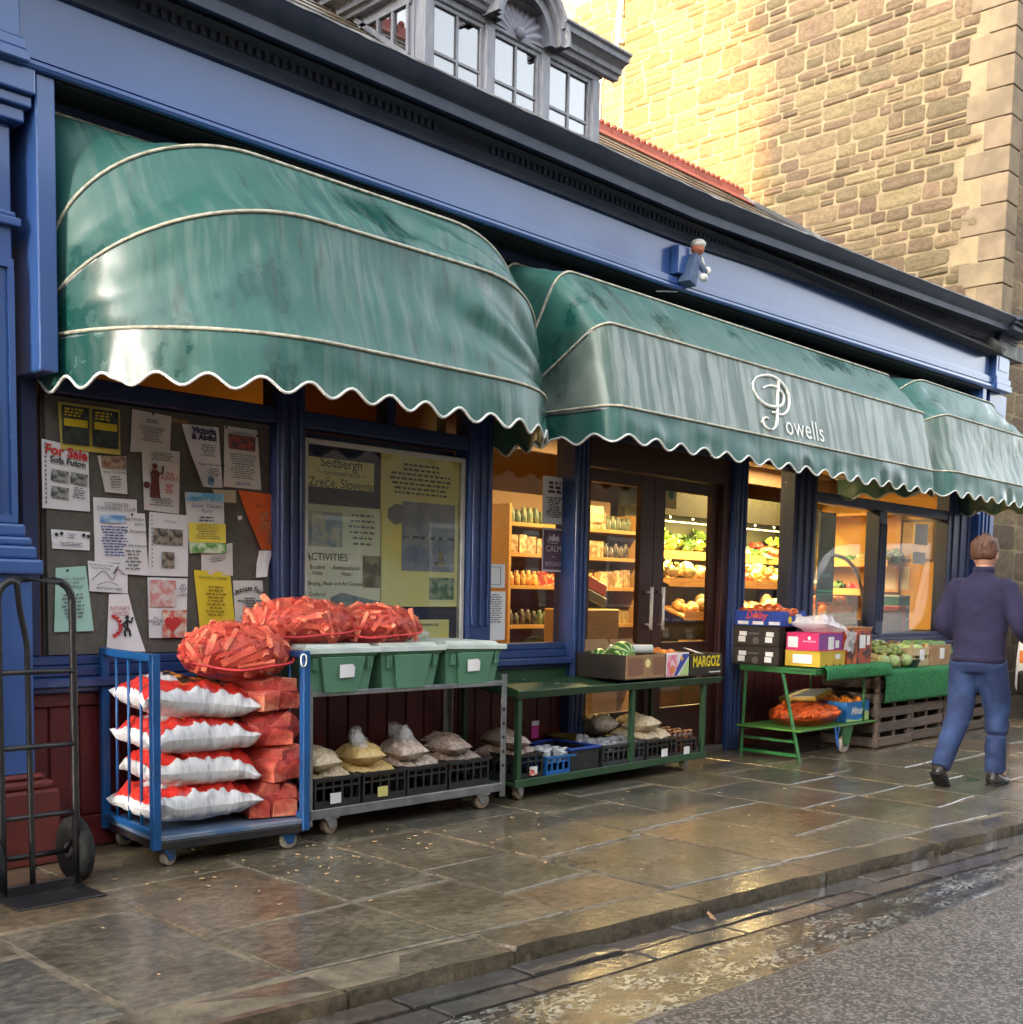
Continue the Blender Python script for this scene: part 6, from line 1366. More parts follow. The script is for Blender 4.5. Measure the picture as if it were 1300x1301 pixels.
q = MB(); q.tube(bez([(TX0+.5,TY0+.08,.25),(TX0+.52,TY0+.07,.12),(TX0+.56,TY0+.07,.06),(TX0+.54,TY0+.075,.15),(TX0+.58,TY0+.08,.24)], 5), .005, 5); q.build('strap', mat('blue_strap', (.02,.12,.45), .5), tb, smooth=True)
# artificial grass mats
M_TURF = mat('artificial_turf', (.006,.10,.03), .85, c2=(.02,.23,.06), scale=60, bump=1.0, bscale=140)
def turf(name, label, x0, x1, yb, yf, zt, drop, seed, fluff=.014):
    t_ = thing(name, label, 'mat', ((x0+x1)/2,0,0)); b = MB(); rows = []; n = 60
    for i in range(n+1):
        x = x0+(x1-x0)*i/n; row = []
        for s in range(26):
            d = s/25*(yb-yf+drop)
            if d < yb-yf: p = Vector((x,yb-d,zt))
            else: p = Vector((x,yf-.012-.02*math.sin((d-(yb-yf))/drop*2.5)*(.5+nz(x*3+seed)),zt-(d-(yb-yf))))
            p += Vector((.0,-.5 if d > yb-yf else 0,1 if d <= yb-yf else 0))*(.008+.006*nz(x*30,s*.9,seed))
            row.append((p.x-(x0+x1)/2,p.y,p.z))
        rows.append(row)
    b.grid(rows); o = b.build('backing', M_TURF, t_, smooth=True)
    sol = o.modifiers.new('t', 'SOLIDIFY'); sol.thickness = .008; sol.offset = 1
    rg_ = random.Random(seed); b = MB()         # blades
    for k in range(int(9000*(x1-x0)*(yb-yf+drop)/.6)):
        i, s = rg_.uniform(0,n-.01), rg_.uniform(0,24.9); a = Vector(rows[int(i)][int(s)]); c_ = Vector(rows[int(i)+1][int(s)]); e = Vector(rows[int(i)][int(s)+1])
        p = a+(c_-a)*(i%1)+(e-a)*(s%1); nn = (e-a).cross(c_-a).normalized()
        if nn.z < -.2 or nn.y > .5: nn = -nn
        tip = p+nn*fluff*rg_.uniform(.7,1.3)+Vector((rg_.uniform(-1,1),rg_.uniform(-.3,.3),rg_.uniform(-1.2,.4)))*.006; w = Vector((.0025,0,0))
        b.add([p-w,p+w,tip], [(0,1,2)])
    o = b.build('pile', M_TURF, t_); o['kind'] = 'stuff'
    return t_
turf('grass_mat', 'bright green artificial grass mat folded over the green table edge', 8.12, 9.22, -.70, -.95, TZ+.004, .09, 4)
def tagcard(parent, x, y, z, w=.045, h=.05, m=M_WHITE, left=False):
    b = MB()
    if left: b.box(x-.001,x,y-w/2,y+w/2,z-h/2,z+h/2)
    else: b.box(x-w/2,x+w/2,y-.001,y,z-h/2,z+h/2)
    return b.build('label_card', m, parent)
zb = TZ+.001
for k in range(2):
    c_, w, d = carton(8.05,8.40,-.58,-.15,zb+k*.152,.15,'%s black fruit carton with white labels stacked on the green table' % ('lower','upper')[k], M_DCARD, M_DCARD, notch=True, lidded=True)
    for y_ in (-.13,.12): tagcard(c_, -w-.0012, y_, .095, .07, .035, left=True); tagcard(c_, -w-.0012, y_+.01, .05, .065, .045, left=True)
    b = MB(); b.lathe([(.03,-.0005),(.03,.0005)], 12, c=(-w-.0013,0,.04), axis='x'); b.box(-w-.0018,-w-.0013,-.03,.07,.09,.105, 0); b.build('emblem_print', mat('print_taupe', (.12,.10,.085), .6), c_)
    c_.location.z += k*.008
zb2 = zb+2*.16+.002
M_BBOX = mat('royal_blue_carton', (.012,.045,.28), .45, c2=(.016,.06,.34), scale=5)
c_, w, d = carton(8.06,8.42,-.60,-.15,zb2,.12,'royal blue open carton of persimmons on top of the black cartons', M_BBOX, M_BBOX, notch=True)
M2 = Matrix(((0,0,-1,-w-.0016),(-1,0,0,0),(0,1,0,.066),(0,0,0,1)))
text('Dolby', .08, mat('print_scarlet', (.55,.05,.08), .6), c_, M2 @ Matrix.Translation((-.02,.015,0)), shear=.3, bold=.002)
for y_ in (-.15,.0,.14): tagcard(c_, -w-.0012, y_, .022, .10, .026, left=True)
tagcard(c_, .06, -d-.0012, .055, .09, .085); b = MB(); b.lathe([(.022,-.0005),(.03,0),(.022,.0005)], 14, c=(-.07,-d-.0015,.05), axis='y'); b.build('emblem_print', M_YELINK, c_); b = MB(); b.prism([(.05,.07),(.0,.07),(.02,.115)], -w-.0016, -w-.0012, 'x'); b.build('emblem_print', mat('print_orange_fruit', (.72,.20,.05), .7), c_)
M_PERS = mat('persimmon_skin', (.62,.115,.02), .35, c2=(.55,.07,.015), scale=5, rnd=.15)
for i in range(15): fruit('persimmon', 'orange red persimmon heaped in the royal blue carton', 'persimmons in the blue carton', M_PERS, (8.125+(i%3)*.105,-.53+(i//3)*.085,zb2+.098+(.035 if i in (4,7,10) else 0)), .05, i+5, sz=.85)
M_YBOX = mat('yellow_carton', (.58,.40,.035), .5, c2=(.52,.34,.03), scale=5)
c_, w, d = carton(8.10,8.50,-.92,-.61,zb+.012,.115,'yellow carton with a broad white label at the front of the green table', M_YBOX, M_YBOX, lidded=True)
tagcard(c_, -w-.0012, -.0, .06, .17, .07, left=True); tagcard(c_, .08, -d-.0012, .08, .08, .04); b = MB(); [b.lathe([(.012,-.0006),(.012,.0006)], 10, c=(x_,-d-.0014,.012), axis='y') for x_ in (-.1,.02,.12)]; b.build('hand_holes', M_INK, c_)
c2, w, d = carton(8.11,8.49,-.90,-.61,zb+.012+.126,.135,'pink and purple carton under a clear carrier bag', mat('purple_carton', (.22,.05,.24), .5), mat('cerise_carton', (.62,.02,.13), .5), lidded=False)
b = MB(); b.box(-w,w,-d,d,.136,.142); b.build('lid', mat('cerise_carton', (.62,.02,.13), .5), c2)
tagcard(c2, -w-.0012, .085, .065, .09, .085, left=True); tagcard(c2, .0, -d-.0012, .06, .09, .10); tagcard(c2, .1, -d-.0012, .05, .06, .06)
M3 = Matrix(((0,0,-1,-w-.0016),(-1,0,0,-.06),(0,1,0,.075),(0,0,0,1))); text('Sweetheart', .025, M_WHITE, c2, M3)
b = MB(); b.lathe([(.012,-.0005),(.014,.0),(.012,.0005)], 10, c=(-w-.0015,-.06,.10), axis='x'); b.build('emblem_print', M_WHITE, c2)
cbag = pillow('carrier_bag', 'crumpled clear white carrier bag draped over the pink carton', (8.33,-.77,zb+.262), (.44,.32,.13), mat('milky_polythene', (.78,.76,.80), .25, alpha=.55, spec=.8, bump=.6, bscale=25), (.0,.12,.1), 91, wr=.42, n=26)
b = MB(); b.grid([[(x_*.10, -.02+.03*nz(x_*3,t*3), -t*.16+.03*nz(x_*2,t*2,4)) for x_ in [q/6-.5 for q in range(13)]] for t in [q/8 for q in range(9)]]); b.build('bag_handle', MATS['milky_polythene'], cbag, smooth=True, loc=(.20,-.15,.06))
M_SWEET = mat('sweet_potato_skin', (.50,.115,.035), .6, c2=(.40,.08,.03), scale=8, rnd=.15, bump=.3, bscale=20)
c_, w, d = carton(8.58,8.99,-.90,-.56,zb+.012,.30,'tall orange printed carton with white price cards on the grass mat', picm('orangebox', (.62,.14,.04), (.10,.03,.02), 9), mat('orange_carton', (.62,.13,.04), .5, c2=(.5,.09,.03), scale=10))
b = MB(); b.box(-w+.16,w-.005,-d-.002,-d-.001,.01,.28); b.build('dark_print', picm('fruitphoto', (.03,.025,.03), (.40,.07,.03), 14), c_); tagcard(c_, .04, -d-.0024, .19, .10, .11); tagcard(c_, .14, -d-.0024, .20, .05, .08)
b = MB(); b.box(-w-.004,w+.004,-d-.004,d+.004,.3005,.308); b.build('rim', M_CARD, c_)
# carrots and orange box on the lower shelf
ct = thing('carrot_bag', 'orange net sack of carrots lying on the green table lower shelf', 'net bag', (8.42,-.62,.2505+.085)); rg = random.Random(5)
core = MB(); core.ball((0,0,0), 1, 14, 10, .25, .165, .05, jit=.15, seed=2); M_CARROT = mat('carrot_skin', (.66,.13,.018), .5, c2=(.58,.09,.015), scale=9, rnd=.18); core.build('carrot_core', M_CARROT, ct, smooth=True)
cm = MB(); cm.lathe([(.003,-.085),(.014,-.05),(.019,.05),(.016,.075),(.005,.082)], 8, axis='x'); cmm = cm.mesh('carrot', M_CARROT, True)
for i in range(90):
    d_ = Vector((rg.gauss(0,1),rg.gauss(-.4,1),abs(rg.gauss(.3,.7)))).normalized(); p = Vector((d_.x*.31,d_.y*.21,d_.z*.085))*rg.uniform(.85,1.0)
    link('carrot', cmm, ct, p, (rg.uniform(-.3,.3),rg.uniform(-.35,.35),rg.uniform(-.9,.9)), (rg.uniform(.85,1.2),)*3)
net_shell(ct, .355, .245, .11, 8, M_NETC, .06, floor=-.084)
c_, w, d = carton(8.80,9.20,-.80,-.36,.2515,.17,'sky blue open carton of oranges on the green table lower shelf', mat('sky_blue_carton', (.015,.16,.45), .5, c2=(.02,.19,.50), scale=4), notch=False)
text('Minor', .085, M_WHITE, c_, front(-.02,-d-.0022,.09), shear=.35, bold=.003); b = MB(); b.prism([(w-.12,.005),(w-.004,.005),(w-.004,.07),(w-.05,.09),(w-.1,.06)], -d-.002, -d-.001, 'y'); b.prism([(-w+.004,.005),(w-.121,.005),(w-.121,.02),(0,.012),(-w+.004,.03)], -d-.002, -d-.001, 'y'); b.build('green_print', mat('print_lime', (.45,.62,.22), .7), c_)
for i in range(12): fruit('orange', 'loose orange in the sky blue carton', 'oranges in the sky blue carton', M_ORANGE, (8.865+(i%4)*.09,-.72+(i//4)*.12,.39+.02*(i%2)), .046, i)
c_, w, d = carton(8.52,8.92,-.62,-.30,.4230,.035,'flat white and yellow fruit box lid resting on the orange carton', M_YBOX, M_YBOX, lidded=False)
b = MB(); b.box(-w-.002,w+.002,-d-.002,d+.002,.036,.042); b.build('lid', mat('white_lid_board', (.70,.68,.60), .6, c2=(.62,.58,.48), scale=6), c_); c_.rotation_euler = (-.10,-.10,.18); c_.location.z = .445

# ------------------------------------------------------------------ slatted wooden crates used as a stand
M_OLDWOOD = mat('weathered_crate_wood', (.135,.10,.075), .75, c2=(.085,.062,.048), scale=5, stretch=(1,8,8), bump=.4, bscale=25, rnd=.3)
M_CRATED = mat('dark_crate_wood', (.05,.037,.03), .8)
def wood_crate(label, x0, x1, y0, y1, h, seed):
    c_ = thing('wooden_crate', label, 'crate', ((x0+x1)/2,(y0+y1)/2,0)); w, d = (x1-x0)/2, (y1-y0)/2; rg_ = random.Random(seed)
    for sx_ in (-1,1):
        for sy_ in (-1,1): b = MB(); b.box(sx_*(w-.03)-.03,sx_*(w-.03)+.03,sy_*(d-.03)-.02,sy_*(d-.03)+.02,0,h); b.build('corner_post', M_OLDWOOD, c_, bevel=.004)
    for face in ('f','b','l','r'):
        z = .012
        for k in range(5):
            hh = .082 if face != 'x' else .07
            b = MB()
            if face in 'fb': s = -1 if face == 'f' else 1; b.box(-w,w,s*(d-.005)-.007,s*(d-.005)+.007,0,hh)
            else: s = -1 if face == 'l' else 1; b.box(s*(w+.006)-.006,s*(w+.006)+.006,-d+.0,d-.0,0,hh)
            b.build('slat', M_OLDWOOD, c_, loc=(0,0,z+rg_.uniform(-.004,.004)), rot=(0,rg_.uniform(-.012,.012) if face in 'fb' else 0,0), bevel=.003); z += .082+.045
    b = MB(); b.box(-.02,.02,-d+.012,-d+.03,.01,h-.02); b.build('middle_post', M_OLDWOOD, c_)
    b = MB(); b.box(-w+.03,w-.03,-d+.03,d-.03,.03,.045); b.build('floor_board', M_OLDWOOD, c_)
    b = MB(); b.box(-w,w,-d,d,h,h+.016); b.build('top_board', M_OLDWOOD, c_)
    return c_
wood_crate('weathered slatted crate on end, beside the green table wheel', 9.27, 9.92, -.86, -.30, .635, 1)
wood_crate('weathered slatted crate in the middle of the row under the grass mat', 9.97, 10.62, -.84, -.30, .635, 2)
wood_crate('weathered slatted crate at the end pillar side of the row', 10.67, 11.32, -.84, -.30, .635, 3)
wood_crate('weathered slatted crate last in the row, next to the shop end pillar', 11.37, 12.02, -.82, -.30, .635, 4)
turf('grass_mat', 'flat green artificial grass mat hanging down over the wooden crates', 9.27, 11.6, -.55, -.875, .668, .27, 7, .008)
# slatted produce boxes on the crates
M_PBOX = mat('pale_poplar_wood', (.52,.41,.22), .65, c2=(.45,.34,.17), scale=4, stretch=(1,10,10), rnd=.1)
def pbox(label, x, y, z, w, d, h, rx=0.0, m=M_PBOX, card=True, rz=0.0, rows=2):
    c_ = thing('produce_box', label, 'produce box', (x,y,z), rot=(rx,0,rz)); hw, hd = w/2, d/2
    for sx_ in (-1,1):
        for sy_ in (-1,1): b = MB(); b.box(sx_*(hw-.014)-.012,sx_*(hw-.014)+.012,sy_*(hd-.014)-.012,sy_*(hd-.014)+.012,0,h+.02); b.build('corner_post', m, c_)
    for k in range(rows):
        z0 = .006+k*(h/rows)
        for q in (((-hw,hw,-hd-.005,-hd-.001)),((-hw,hw,hd+.001,hd+.005)),((-hw-.005,-hw-.001,-hd,hd)),((hw+.001,hw+.005,-hd,hd))): b = MB(); b.box(q[0],q[1],q[2],q[3],z0,z0+h/rows*.72); b.build('slat', m, c_)
    b = MB(); b.box(-hw,hw,-hd,hd,0,.005); b.build('floor_board', m, c_)
    if card: tagcard(c_, .02, -hd-.006, h*.55, .10, .10)
    return c_
M_SPROUT = mat('sprout_leaf', (.16,.22,.055), .6, c2=(.26,.30,.10), scale=30, bump=.5, bscale=60, rnd=.2)
M_LEAF = mat('cabbage_leaf', (.05,.13,.03), .5, c2=(.14,.24,.07), scale=9, bump=.5, bscale=25, rnd=.2)
M_PALE = mat('pale_cabbage', (.38,.46,.20), .5, c2=(.26,.36,.13), scale=8, bump=.4, bscale=30, rnd=.15)
zt = .6835
pb = pbox('pale slatted box of sprouts propped at a slant on the grass mat', 9.72, -.62, zt+.05, .60, .36, .11, R(14), card=False)
rg = random.Random(3)
for i in range(70): x_, y_ = rg.uniform(-.27,.27), rg.uniform(-.16,.16); fruit('sprout', 'small green sprout heaped in the slanted slatted box', 'sprouts in the slanted box', M_SPROUT, (9.72+x_,-.62+y_,zt+.05+.10+y_*.25+rg.uniform(0,.035)), .022, i)
pb = pbox('pale upright box with a white price card beside the brown produce carton', 10.10, -.68, zt, .34, .30, .19)
c_, w, d = carton(10.30,10.74,-.84,-.50,zt,.19,'plain brown produce carton with a white price card on the grass mat', M_CARD, M_CARD); tagcard(c_, .02, -d-.0012, .11, .10, .10)
for i in range(12): fruit('swede', 'leafy green swede showing above the brown produce carton', 'greens in the brown carton', M_PALE if i%2 else M_LEAF, (10.36+(i%4)*.10,-.77+(i//4)*.10,zt+.175), .052, i)
for i in range(4): fruit('pale_cabbage', 'pale green cabbage in the upright slatted box', 'cabbages in the upright box', M_PALE, (10.02+(i%2)*.15,-.76+(i//2)*.14,zt+.13), .068, i)
for i, (x_, y_) in enumerate(((9.42,-.80),(9.55,-.83),(9.80,-.83))): fruit('round_lettuce', 'round green lettuce lying before the slanted sprout box', 'lettuces on the grass mat', M_LEAF if i else M_PALE, (x_,y_,zt+.066), .058, i)
tub = thing('dark_tub', 'dark green round tub beside the slanted sprout box', 'tub', (9.93,-.83,zt)); b = MB(); b.lathe([(.05,0),(.075,.07),(.08,.07),(.07,.06),(.045,.008),(0,.008)], 18); b.build('body', mat('dark_green_plastic', (.01,.05,.03), .4), tub, auto=40)
bt2 = thing('black_tray', 'black plastic tray of dark roots with a price card behind the produce boxes', 'tray', (10.25,-.38,zt)); b = MB(); b.box(-.5,.5,-.10,.10,0,.02); b.box(-.5,.5,-.10,-.09,.0205,.14); b.box(-.5,.5,.09,.10,.0205,.14); b.build('body', M_BPLAST, bt2); b = MB(); b.box(-.09,.09,-.002,0,0,.11); b.build('price_card', mat('bluish_card', (.45,.50,.62), .6), bt2, loc=(-.22,-.11,.12), rot=(R(-15),.1,0))
M_ROOT = mat('earthy_beet', (.07,.035,.03), .7, c2=(.12,.07,.04), scale=12, rnd=.3)
for i in range(16): fruit('beetroot', 'earthy dark beetroot heaped in the black tray', 'beetroots in the black tray', M_ROOT, (9.82+(i%8)*.12,-.42+(i//8)*.08,zt+.12+.02*(i%3)), .055, i)
c_, w, d = carton(9.33,9.62,-.60,-.32,zt,.16,'low brown carton with a rim behind the slanted sprout box', M_CARD, M_CARD)
for i in range(8): fruit('leek_bunch', 'dark green leafy bunch at the end of the produce stand', 'leafy bunches at the end of the stand', M_LEAF, (10.88+(i%4)*.11,-.78+(i//4)*.12,zt+.065), .06, i, sx=1.3)
M_TEAL = mat('teal_plastic', (.02,.14,.14), .4, c2=(.03,.18,.17), scale=7); crate(11.25,-.62,zt,.34,.36,.14,'teal green slotted crate behind the walking man', M_TEAL)
# ------------------------------------------------------------------ things inside the end window
zw = .95
ledge = thing('window_ledge', 'dark wooden ledge inside the end window', 'ledge', (0,0,0)); MB().box(9.52,12.9,.11,.62,.86,.948).build('board', M_OLDWOOD, ledge); MB().box(9.52,12.9,.58,.62,.05,.859).build('front', M_CRATED, ledge)
pbx = pbox('pale slatted crate piled with oranges inside the window', 10.40, .30, zw+.085, .62, .34, .12, m=mat('golden_crate_wood', (.58,.38,.12), .6, c2=(.5,.32,.1), scale=5), card=False)
pb2 = pbox('dark slatted crate under the orange crate inside the window', 10.40, .30, zw, .62, .34, .062, m=M_OLDWOOD, card=False)
for i in range(22):
    lay = 0 if i < 15 else 1; k = i if lay == 0 else i-15
    x_, y_ = (10.17+(k%5)*.115, .20+(k//5)*.10) if lay == 0 else (10.23+(k%4)*.115, .23+(k//4)*.10)
    fruit('large_orange', 'large orange piled in the slatted crate inside the window', 'oranges inside the window', M_ORANGE, (x_,y_,zw+.085+.13+lay*.09), .060, i+30)
bk = thing('wicker_basket', 'small wicker basket with a hoop handle inside the window', 'basket', (10.95,.34,zw)); M_WICK = mat('wicker', (.24,.12,.045), .6, c2=(.16,.075,.03), scale=40, stretch=(1,1,3), bump=.8, bscale=60)
b = MB(); b.lathe([(.10,0),(.13,.10),(.135,.12),(.12,.12),(.09,.01),(0,.01)], 20); b.build('body', M_WICK, bk, auto=40); b = MB(); b.tube([(.12*math.cos(t),0,.11+.13*math.sin(t)) for t in [math.pi*i/14 for i in range(15)]], .009, 6); b.build('handle', M_WICK, bk, smooth=True)
c_, w, d = carton(11.35,11.80,.16,.42,zw,.22,'old brown wooden box standing inside the end window', mat('brown_box_wood', (.22,.09,.035), .6, c2=(.14,.055,.02), scale=6), None)
b = MB(); b.box(-.09,.09,-.09,.09,0,.27); o = b.build('tea_tin', mat('red_tin', (.35,.025,.025), .4, c2=(.28,.02,.02), scale=8), None, loc=(11.92,.30,zw), bevel=.01); tag(o, 'tall red tin beside the brown box inside the end window', 'tin')
for k in range(3):
    b = MB(); b.box(-.14,.14,-.10,.10,0,.10); b.box(-.145,.145,-.105,.105,.101,.125, 1); o = b.build('lidded_tub', [M_TEAL, mat('pale_teal_lid', (.35,.50,.50), .4)], None, loc=(12.18,.42,zw+k*.13), bevel=.006); tag(o, ('bottom','middle','top')[k]+' teal tub of the stack of three inside the end window', 'tub')
cbd = thing('chalkboard', 'tall dark green chalkboard leaning inside the window by the oranges', 'chalkboard', (9.96,.085,zw)); b = MB(); b.box(-.15,.15,-.008,.008,.30,1.15); b.build('board', mat('chalkboard_green', (.012,.03,.026), .5, c2=(.02,.045,.038), scale=5), cbd); b = MB(); b.box(-.15,.15,-.012,-.009,.40,.415); b.box(-.15,.15,-.012,-.009,.37,.38); b.build('chalk_line', mat('chalk_green', (.05,.55,.25), .6), cbd); text('FRESH\nTODAY', .07, mat('chalk_dull', (.10,.35,.22), .7), cbd, front(0,-.012,.80)); text('organic', .06, MATS['chalk_dull'], cbd, front(0,-.012,.56))
b = MB(); b.box(-.15,-.13,-.008,.008,0,.2995); b.build('leg', M_OLDWOOD, cbd)
sc = thing('produce_scale', 'hanging pan scale arm showing behind the end window glass', 'scale', (12.0,.7,0)); b = MB(); b.tube(bez([(-.9,0,1.75),(-.5,0,1.72),(-.2,0,1.55),(0,0,1.2),(.05,0,1.05)], 6), .02, 8); b.build('arm', M_STEEL, sc, smooth=True); b = MB(); b.lathe([(.16,1.0),(.15,1.04),(.05,1.06),(0,1.06)], 18); b.lathe([(.02,.05),(.02,1.0)], 8); b.build('pan', M_STEEL, sc, auto=40); b = MB(); b.box(-.95,-.88,-.02,.02,.05,1.77); b.build('stand', M_STEEL, sc)
# ------------------------------------------------------------------ shop interior: racks, shelves, lamps
def lamp(label, x, y, z, L_, e, colr=(1.0,.68,.28), wdt=.12):
    t_ = thing('ceiling_lamp', label, 'lamp', (x,y,z)); b = MB(); b.box(-L_/2,L_/2,-.05,.05,0,.05); b.build('housing', M_EDGE, t_)
    b = MB(); b.tube([(-L_/2+.02,0,-.012),(L_/2-.02,0,-.012)], .012, 8); b.build('tube', mat('lamp_tube_glow', (1,.9,.7), .5, emit=(1,.72,.35), estr=.5), t_)
    l = bpy.data.lights.new('lamp_light', 'AREA'); l.shape = 'RECTANGLE'; l.size = L_; l.size_y = wdt; l.energy = e; l.color = colr
    lo = bpy.data.objects.new('lamp_light', l); col.objects.link(lo); lo.parent = t_; lo.location = (0,0,-.03)
    return t_
lamp('long tube lamp on the shop ceiling above the door shelves', 8.4, 1.2, 2.74, 1.6, 17)
lamp('long tube lamp on the shop ceiling above the vegetable rack', 11.2, 1.45, 2.74, 2.0, 20)
lamp('short tube lamp on the shop ceiling behind the display case', 6.0, 2.2, 2.74, 1.2, 5)
lamp('slim strip lamp fixed under the vegetable rack canopy', 11.2, 1.90, 2.20, 3.0, 36, (1,.72,.26), .05)
rk = thing('vegetable_rack', 'tiered wooden vegetable rack glowing under strip lights inside the shop', 'rack', (0,0,0))
M_RACKG = mat('dark_rack_board', (.035,.035,.018), .7, c2=(.045,.045,.02), scale=5)
RX0, RX1 = 9.75, 13.0
b = MB(); b.box(RX0,RX1,2.42,2.47,.05,2.45); b.build('back_panel', M_RACKG, rk); b = MB(); b.box(RX0,RX1,1.86,2.41,2.225,2.245); b.build('canopy', M_RACKG, rk); b = MB(); b.box(RX0,RX1,1.835,1.859,2.13,2.40); b.build('canopy_board', M_RACKG, rk)
tiers = [(1.70,2.02,2.40),(1.40,1.76,2.06),(1.05,1.56,1.86),(.70,1.40,1.62)]
for z_, y0, y1 in tiers:
    b = MB(); b.prism([(y0,z_),(y1,z_+.10),(y1,z_+.125),(y0,z_+.025)], RX0, RX1, 'x'); b.build('shelf', M_PINE, rk); b = MB(); b.box(RX0,RX1,y0-.018,y0-.001,z_-.02,z_+.07); b.build('shelf_edge', M_PINE, rk)
b = MB(); b.box(RX0,RX1,2.0,2.02,2.07,2.085); b.build('rail', M_STEEL, rk)
for k in range(8): b = MB(); b.ball((RX0+.3+k*.42,1.99,2.12), .012, 8, 6); b.build('rail_knob', M_EDGE, rk, smooth=True)
for x_ in (RX0+.01,RX1-.05): b = MB(); b.box(x_,x_+.035,2.37,2.41,.05,2.22); b.box(x_,x_+.035,1.87,1.90,1.3,2.22); b.build('upright', M_RACKG, rk)
VEG = [('cabbage',(.14,.24,.04),(.30,.40,.10),.085,(1,1,.9)),('cauliflower',(.66,.56,.30),(.52,.44,.16),.08,(1,1,.85)),('green_pepper',(.05,.18,.02),(.10,.28,.04),.05,(1,1,1.2)),('yellow_pepper',(.75,.45,.03),(.70,.36,.02),.05,(1,1,1.2)),('red_pepper',(.55,.05,.02),(.45,.03,.015),.05,(1,1,1.2)),('broccoli',(.05,.13,.03),(.12,.20,.05),.065,(1,1,.9)),('celeriac',(.50,.40,.20),(.36,.26,.11),.07,(1,1,.9)),('lettuce',(.34,.44,.09),(.14,.28,.04),.085,(1,1,.8)),('cucumber',(.03,.11,.02),(.07,.17,.03),.032,(4.5,1,1)),('parsnip',(.62,.50,.28),(.52,.40,.20),.030,(4.0,1,1)),('onion',(.50,.24,.06),(.58,.34,.12),.042,(1,1,.95)),('tomato',(.55,.05,.02),(.60,.09,.02),.036,(1,1,.9))]
vm = {}
for q, (nm, a, c_, r_, sh3) in enumerate(VEG):
    m = mat(nm+'_skin', a, .42, c2=c_, scale=14, bump=.9, bscale=35, rnd=.3, hrnd=.015)
    leafy = nm in ('cabbage','cauliflower','broccoli','lettuce')
    for s in range(3):
        b = MB(); b.ball((0,0,0), r_*(.8 if leafy else 1), 14, 10, sh3[0], sh3[1], sh3[2], jit=.45 if leafy else .14, seed=q+s*5)
        if leafy:       # outer leaves
            lr = random.Random(q*9+s)
            for k in range(9):
                t = k*.7+lr.uniform(-.2,.2); e = lr.uniform(-.5,.7); ce, se = math.cos(e), math.sin(e); rows = []
                for u in range(4):
                    f = u/3; rr_ = r_*(.75+.38*f); rows.append([(rr_*math.cos(t+(w-.5)*1.1*(1-.3*f))*ce, rr_*math.sin(t+(w-.5)*1.1*(1-.3*f))*ce, rr_*se+r_*(.35*f*f+.10*lr.uniform(-1,1)*f)) for w in (0,.33,.66,1)])
                b.grid(rows)
        vm[(nm,s)] = b.mesh(nm, m, True)
rg = random.Random(8)
def veg(nm, p, r3, s, where, grp):
    o = link(nm, vm[(nm,rg.randint(0,2))], None, p, r3, (s,s,s)); w = nm.replace('_',' '); tag(o, 'fresh %s %s' % (w, where), w, w+grp)
def vegrow(x0, x1, y0, y1, zf, n_rows, order):
    blk = .34; nb_ = int((x1-x0)/blk)
    for bi in range(nb_):
        nm, a, c_, r_, sh3 = VEG[order[bi % len(order)]]; xa = x0+bi*blk; k = int(min(26, blk*(y1-y0)/(r_*r_*3.0*(sh3[0] if sh3[0] > 1 else 1)))+2)
        for i in range(k):
            x, y = xa+rg.uniform(.02,blk-.02), y0+.04+(y1-y0-.06)*(i+.5)/k
            veg(nm, (x, y, zf+(y-y0)*.3+.01+r_*rg.uniform(.7,1.5)), (rg.uniform(-.5,.5), rg.uniform(-.5,.5), rg.uniform(1.2,1.9) if sh3[0] > 1 else rg.uniform(0,6)), rg.uniform(.8,1.2), 'heaped on the lit vegetable rack inside the shop', ' pile on the rack')
vegrow(RX0+.04, RX1-.06, 2.02, 2.38, 1.725, 3, (9,7,5,0,2,10,8,4,7,1,3,0)); vegrow(RX0+.04, RX1-.06, 1.76, 2.03, 1.425, 2, (1,6,3,7,11,1,9,3,5,10,4)); vegrow(RX0+.06, RX1-.06, 1.56, 1.84, 1.075, 1, (10,6,9,10))
# second rack along the end wall seen through the end window
rk2 = thing('corner_rack', 'wooden corner rack of vegetables against the ochre end wall', 'rack', (0,0,0))
for z_, xa in ((1.70,13.05),(1.35,12.85)):
    b = MB(); b.box(xa,13.39,.95,1.9,z_,z_+.025); b.box(xa-.018,xa-.001,.95,1.9,z_-.02,z_+.06); b.build('shelf', M_PINE, rk2)
b = MB(); b.box(13.34,13.38,.95,.99,.05,2.3); b.box(13.34,13.38,1.86,1.90,.05,2.3); b.box(13.05,13.38,.95,1.9,2.3,2.33); b.build('post', M_PINE, rk2)
for k, (z_, xa) in enumerate(((1.725,13.1),(1.375,12.92))):
    for i in range(8):
        for j in range(2):
            nm = VEG[(i//2+k*3)%8][0]; veg(nm, (xa+.04+j*.14+rg.uniform(-.02,.02),1.02+i*.115+rg.uniform(-.03,.03),z_+VEG[(i//2+k*3)%8][3]*.9), (i,j,i*.7), rg.uniform(.85,1.15), 'on the corner rack by the end wall', ' on the corner rack')
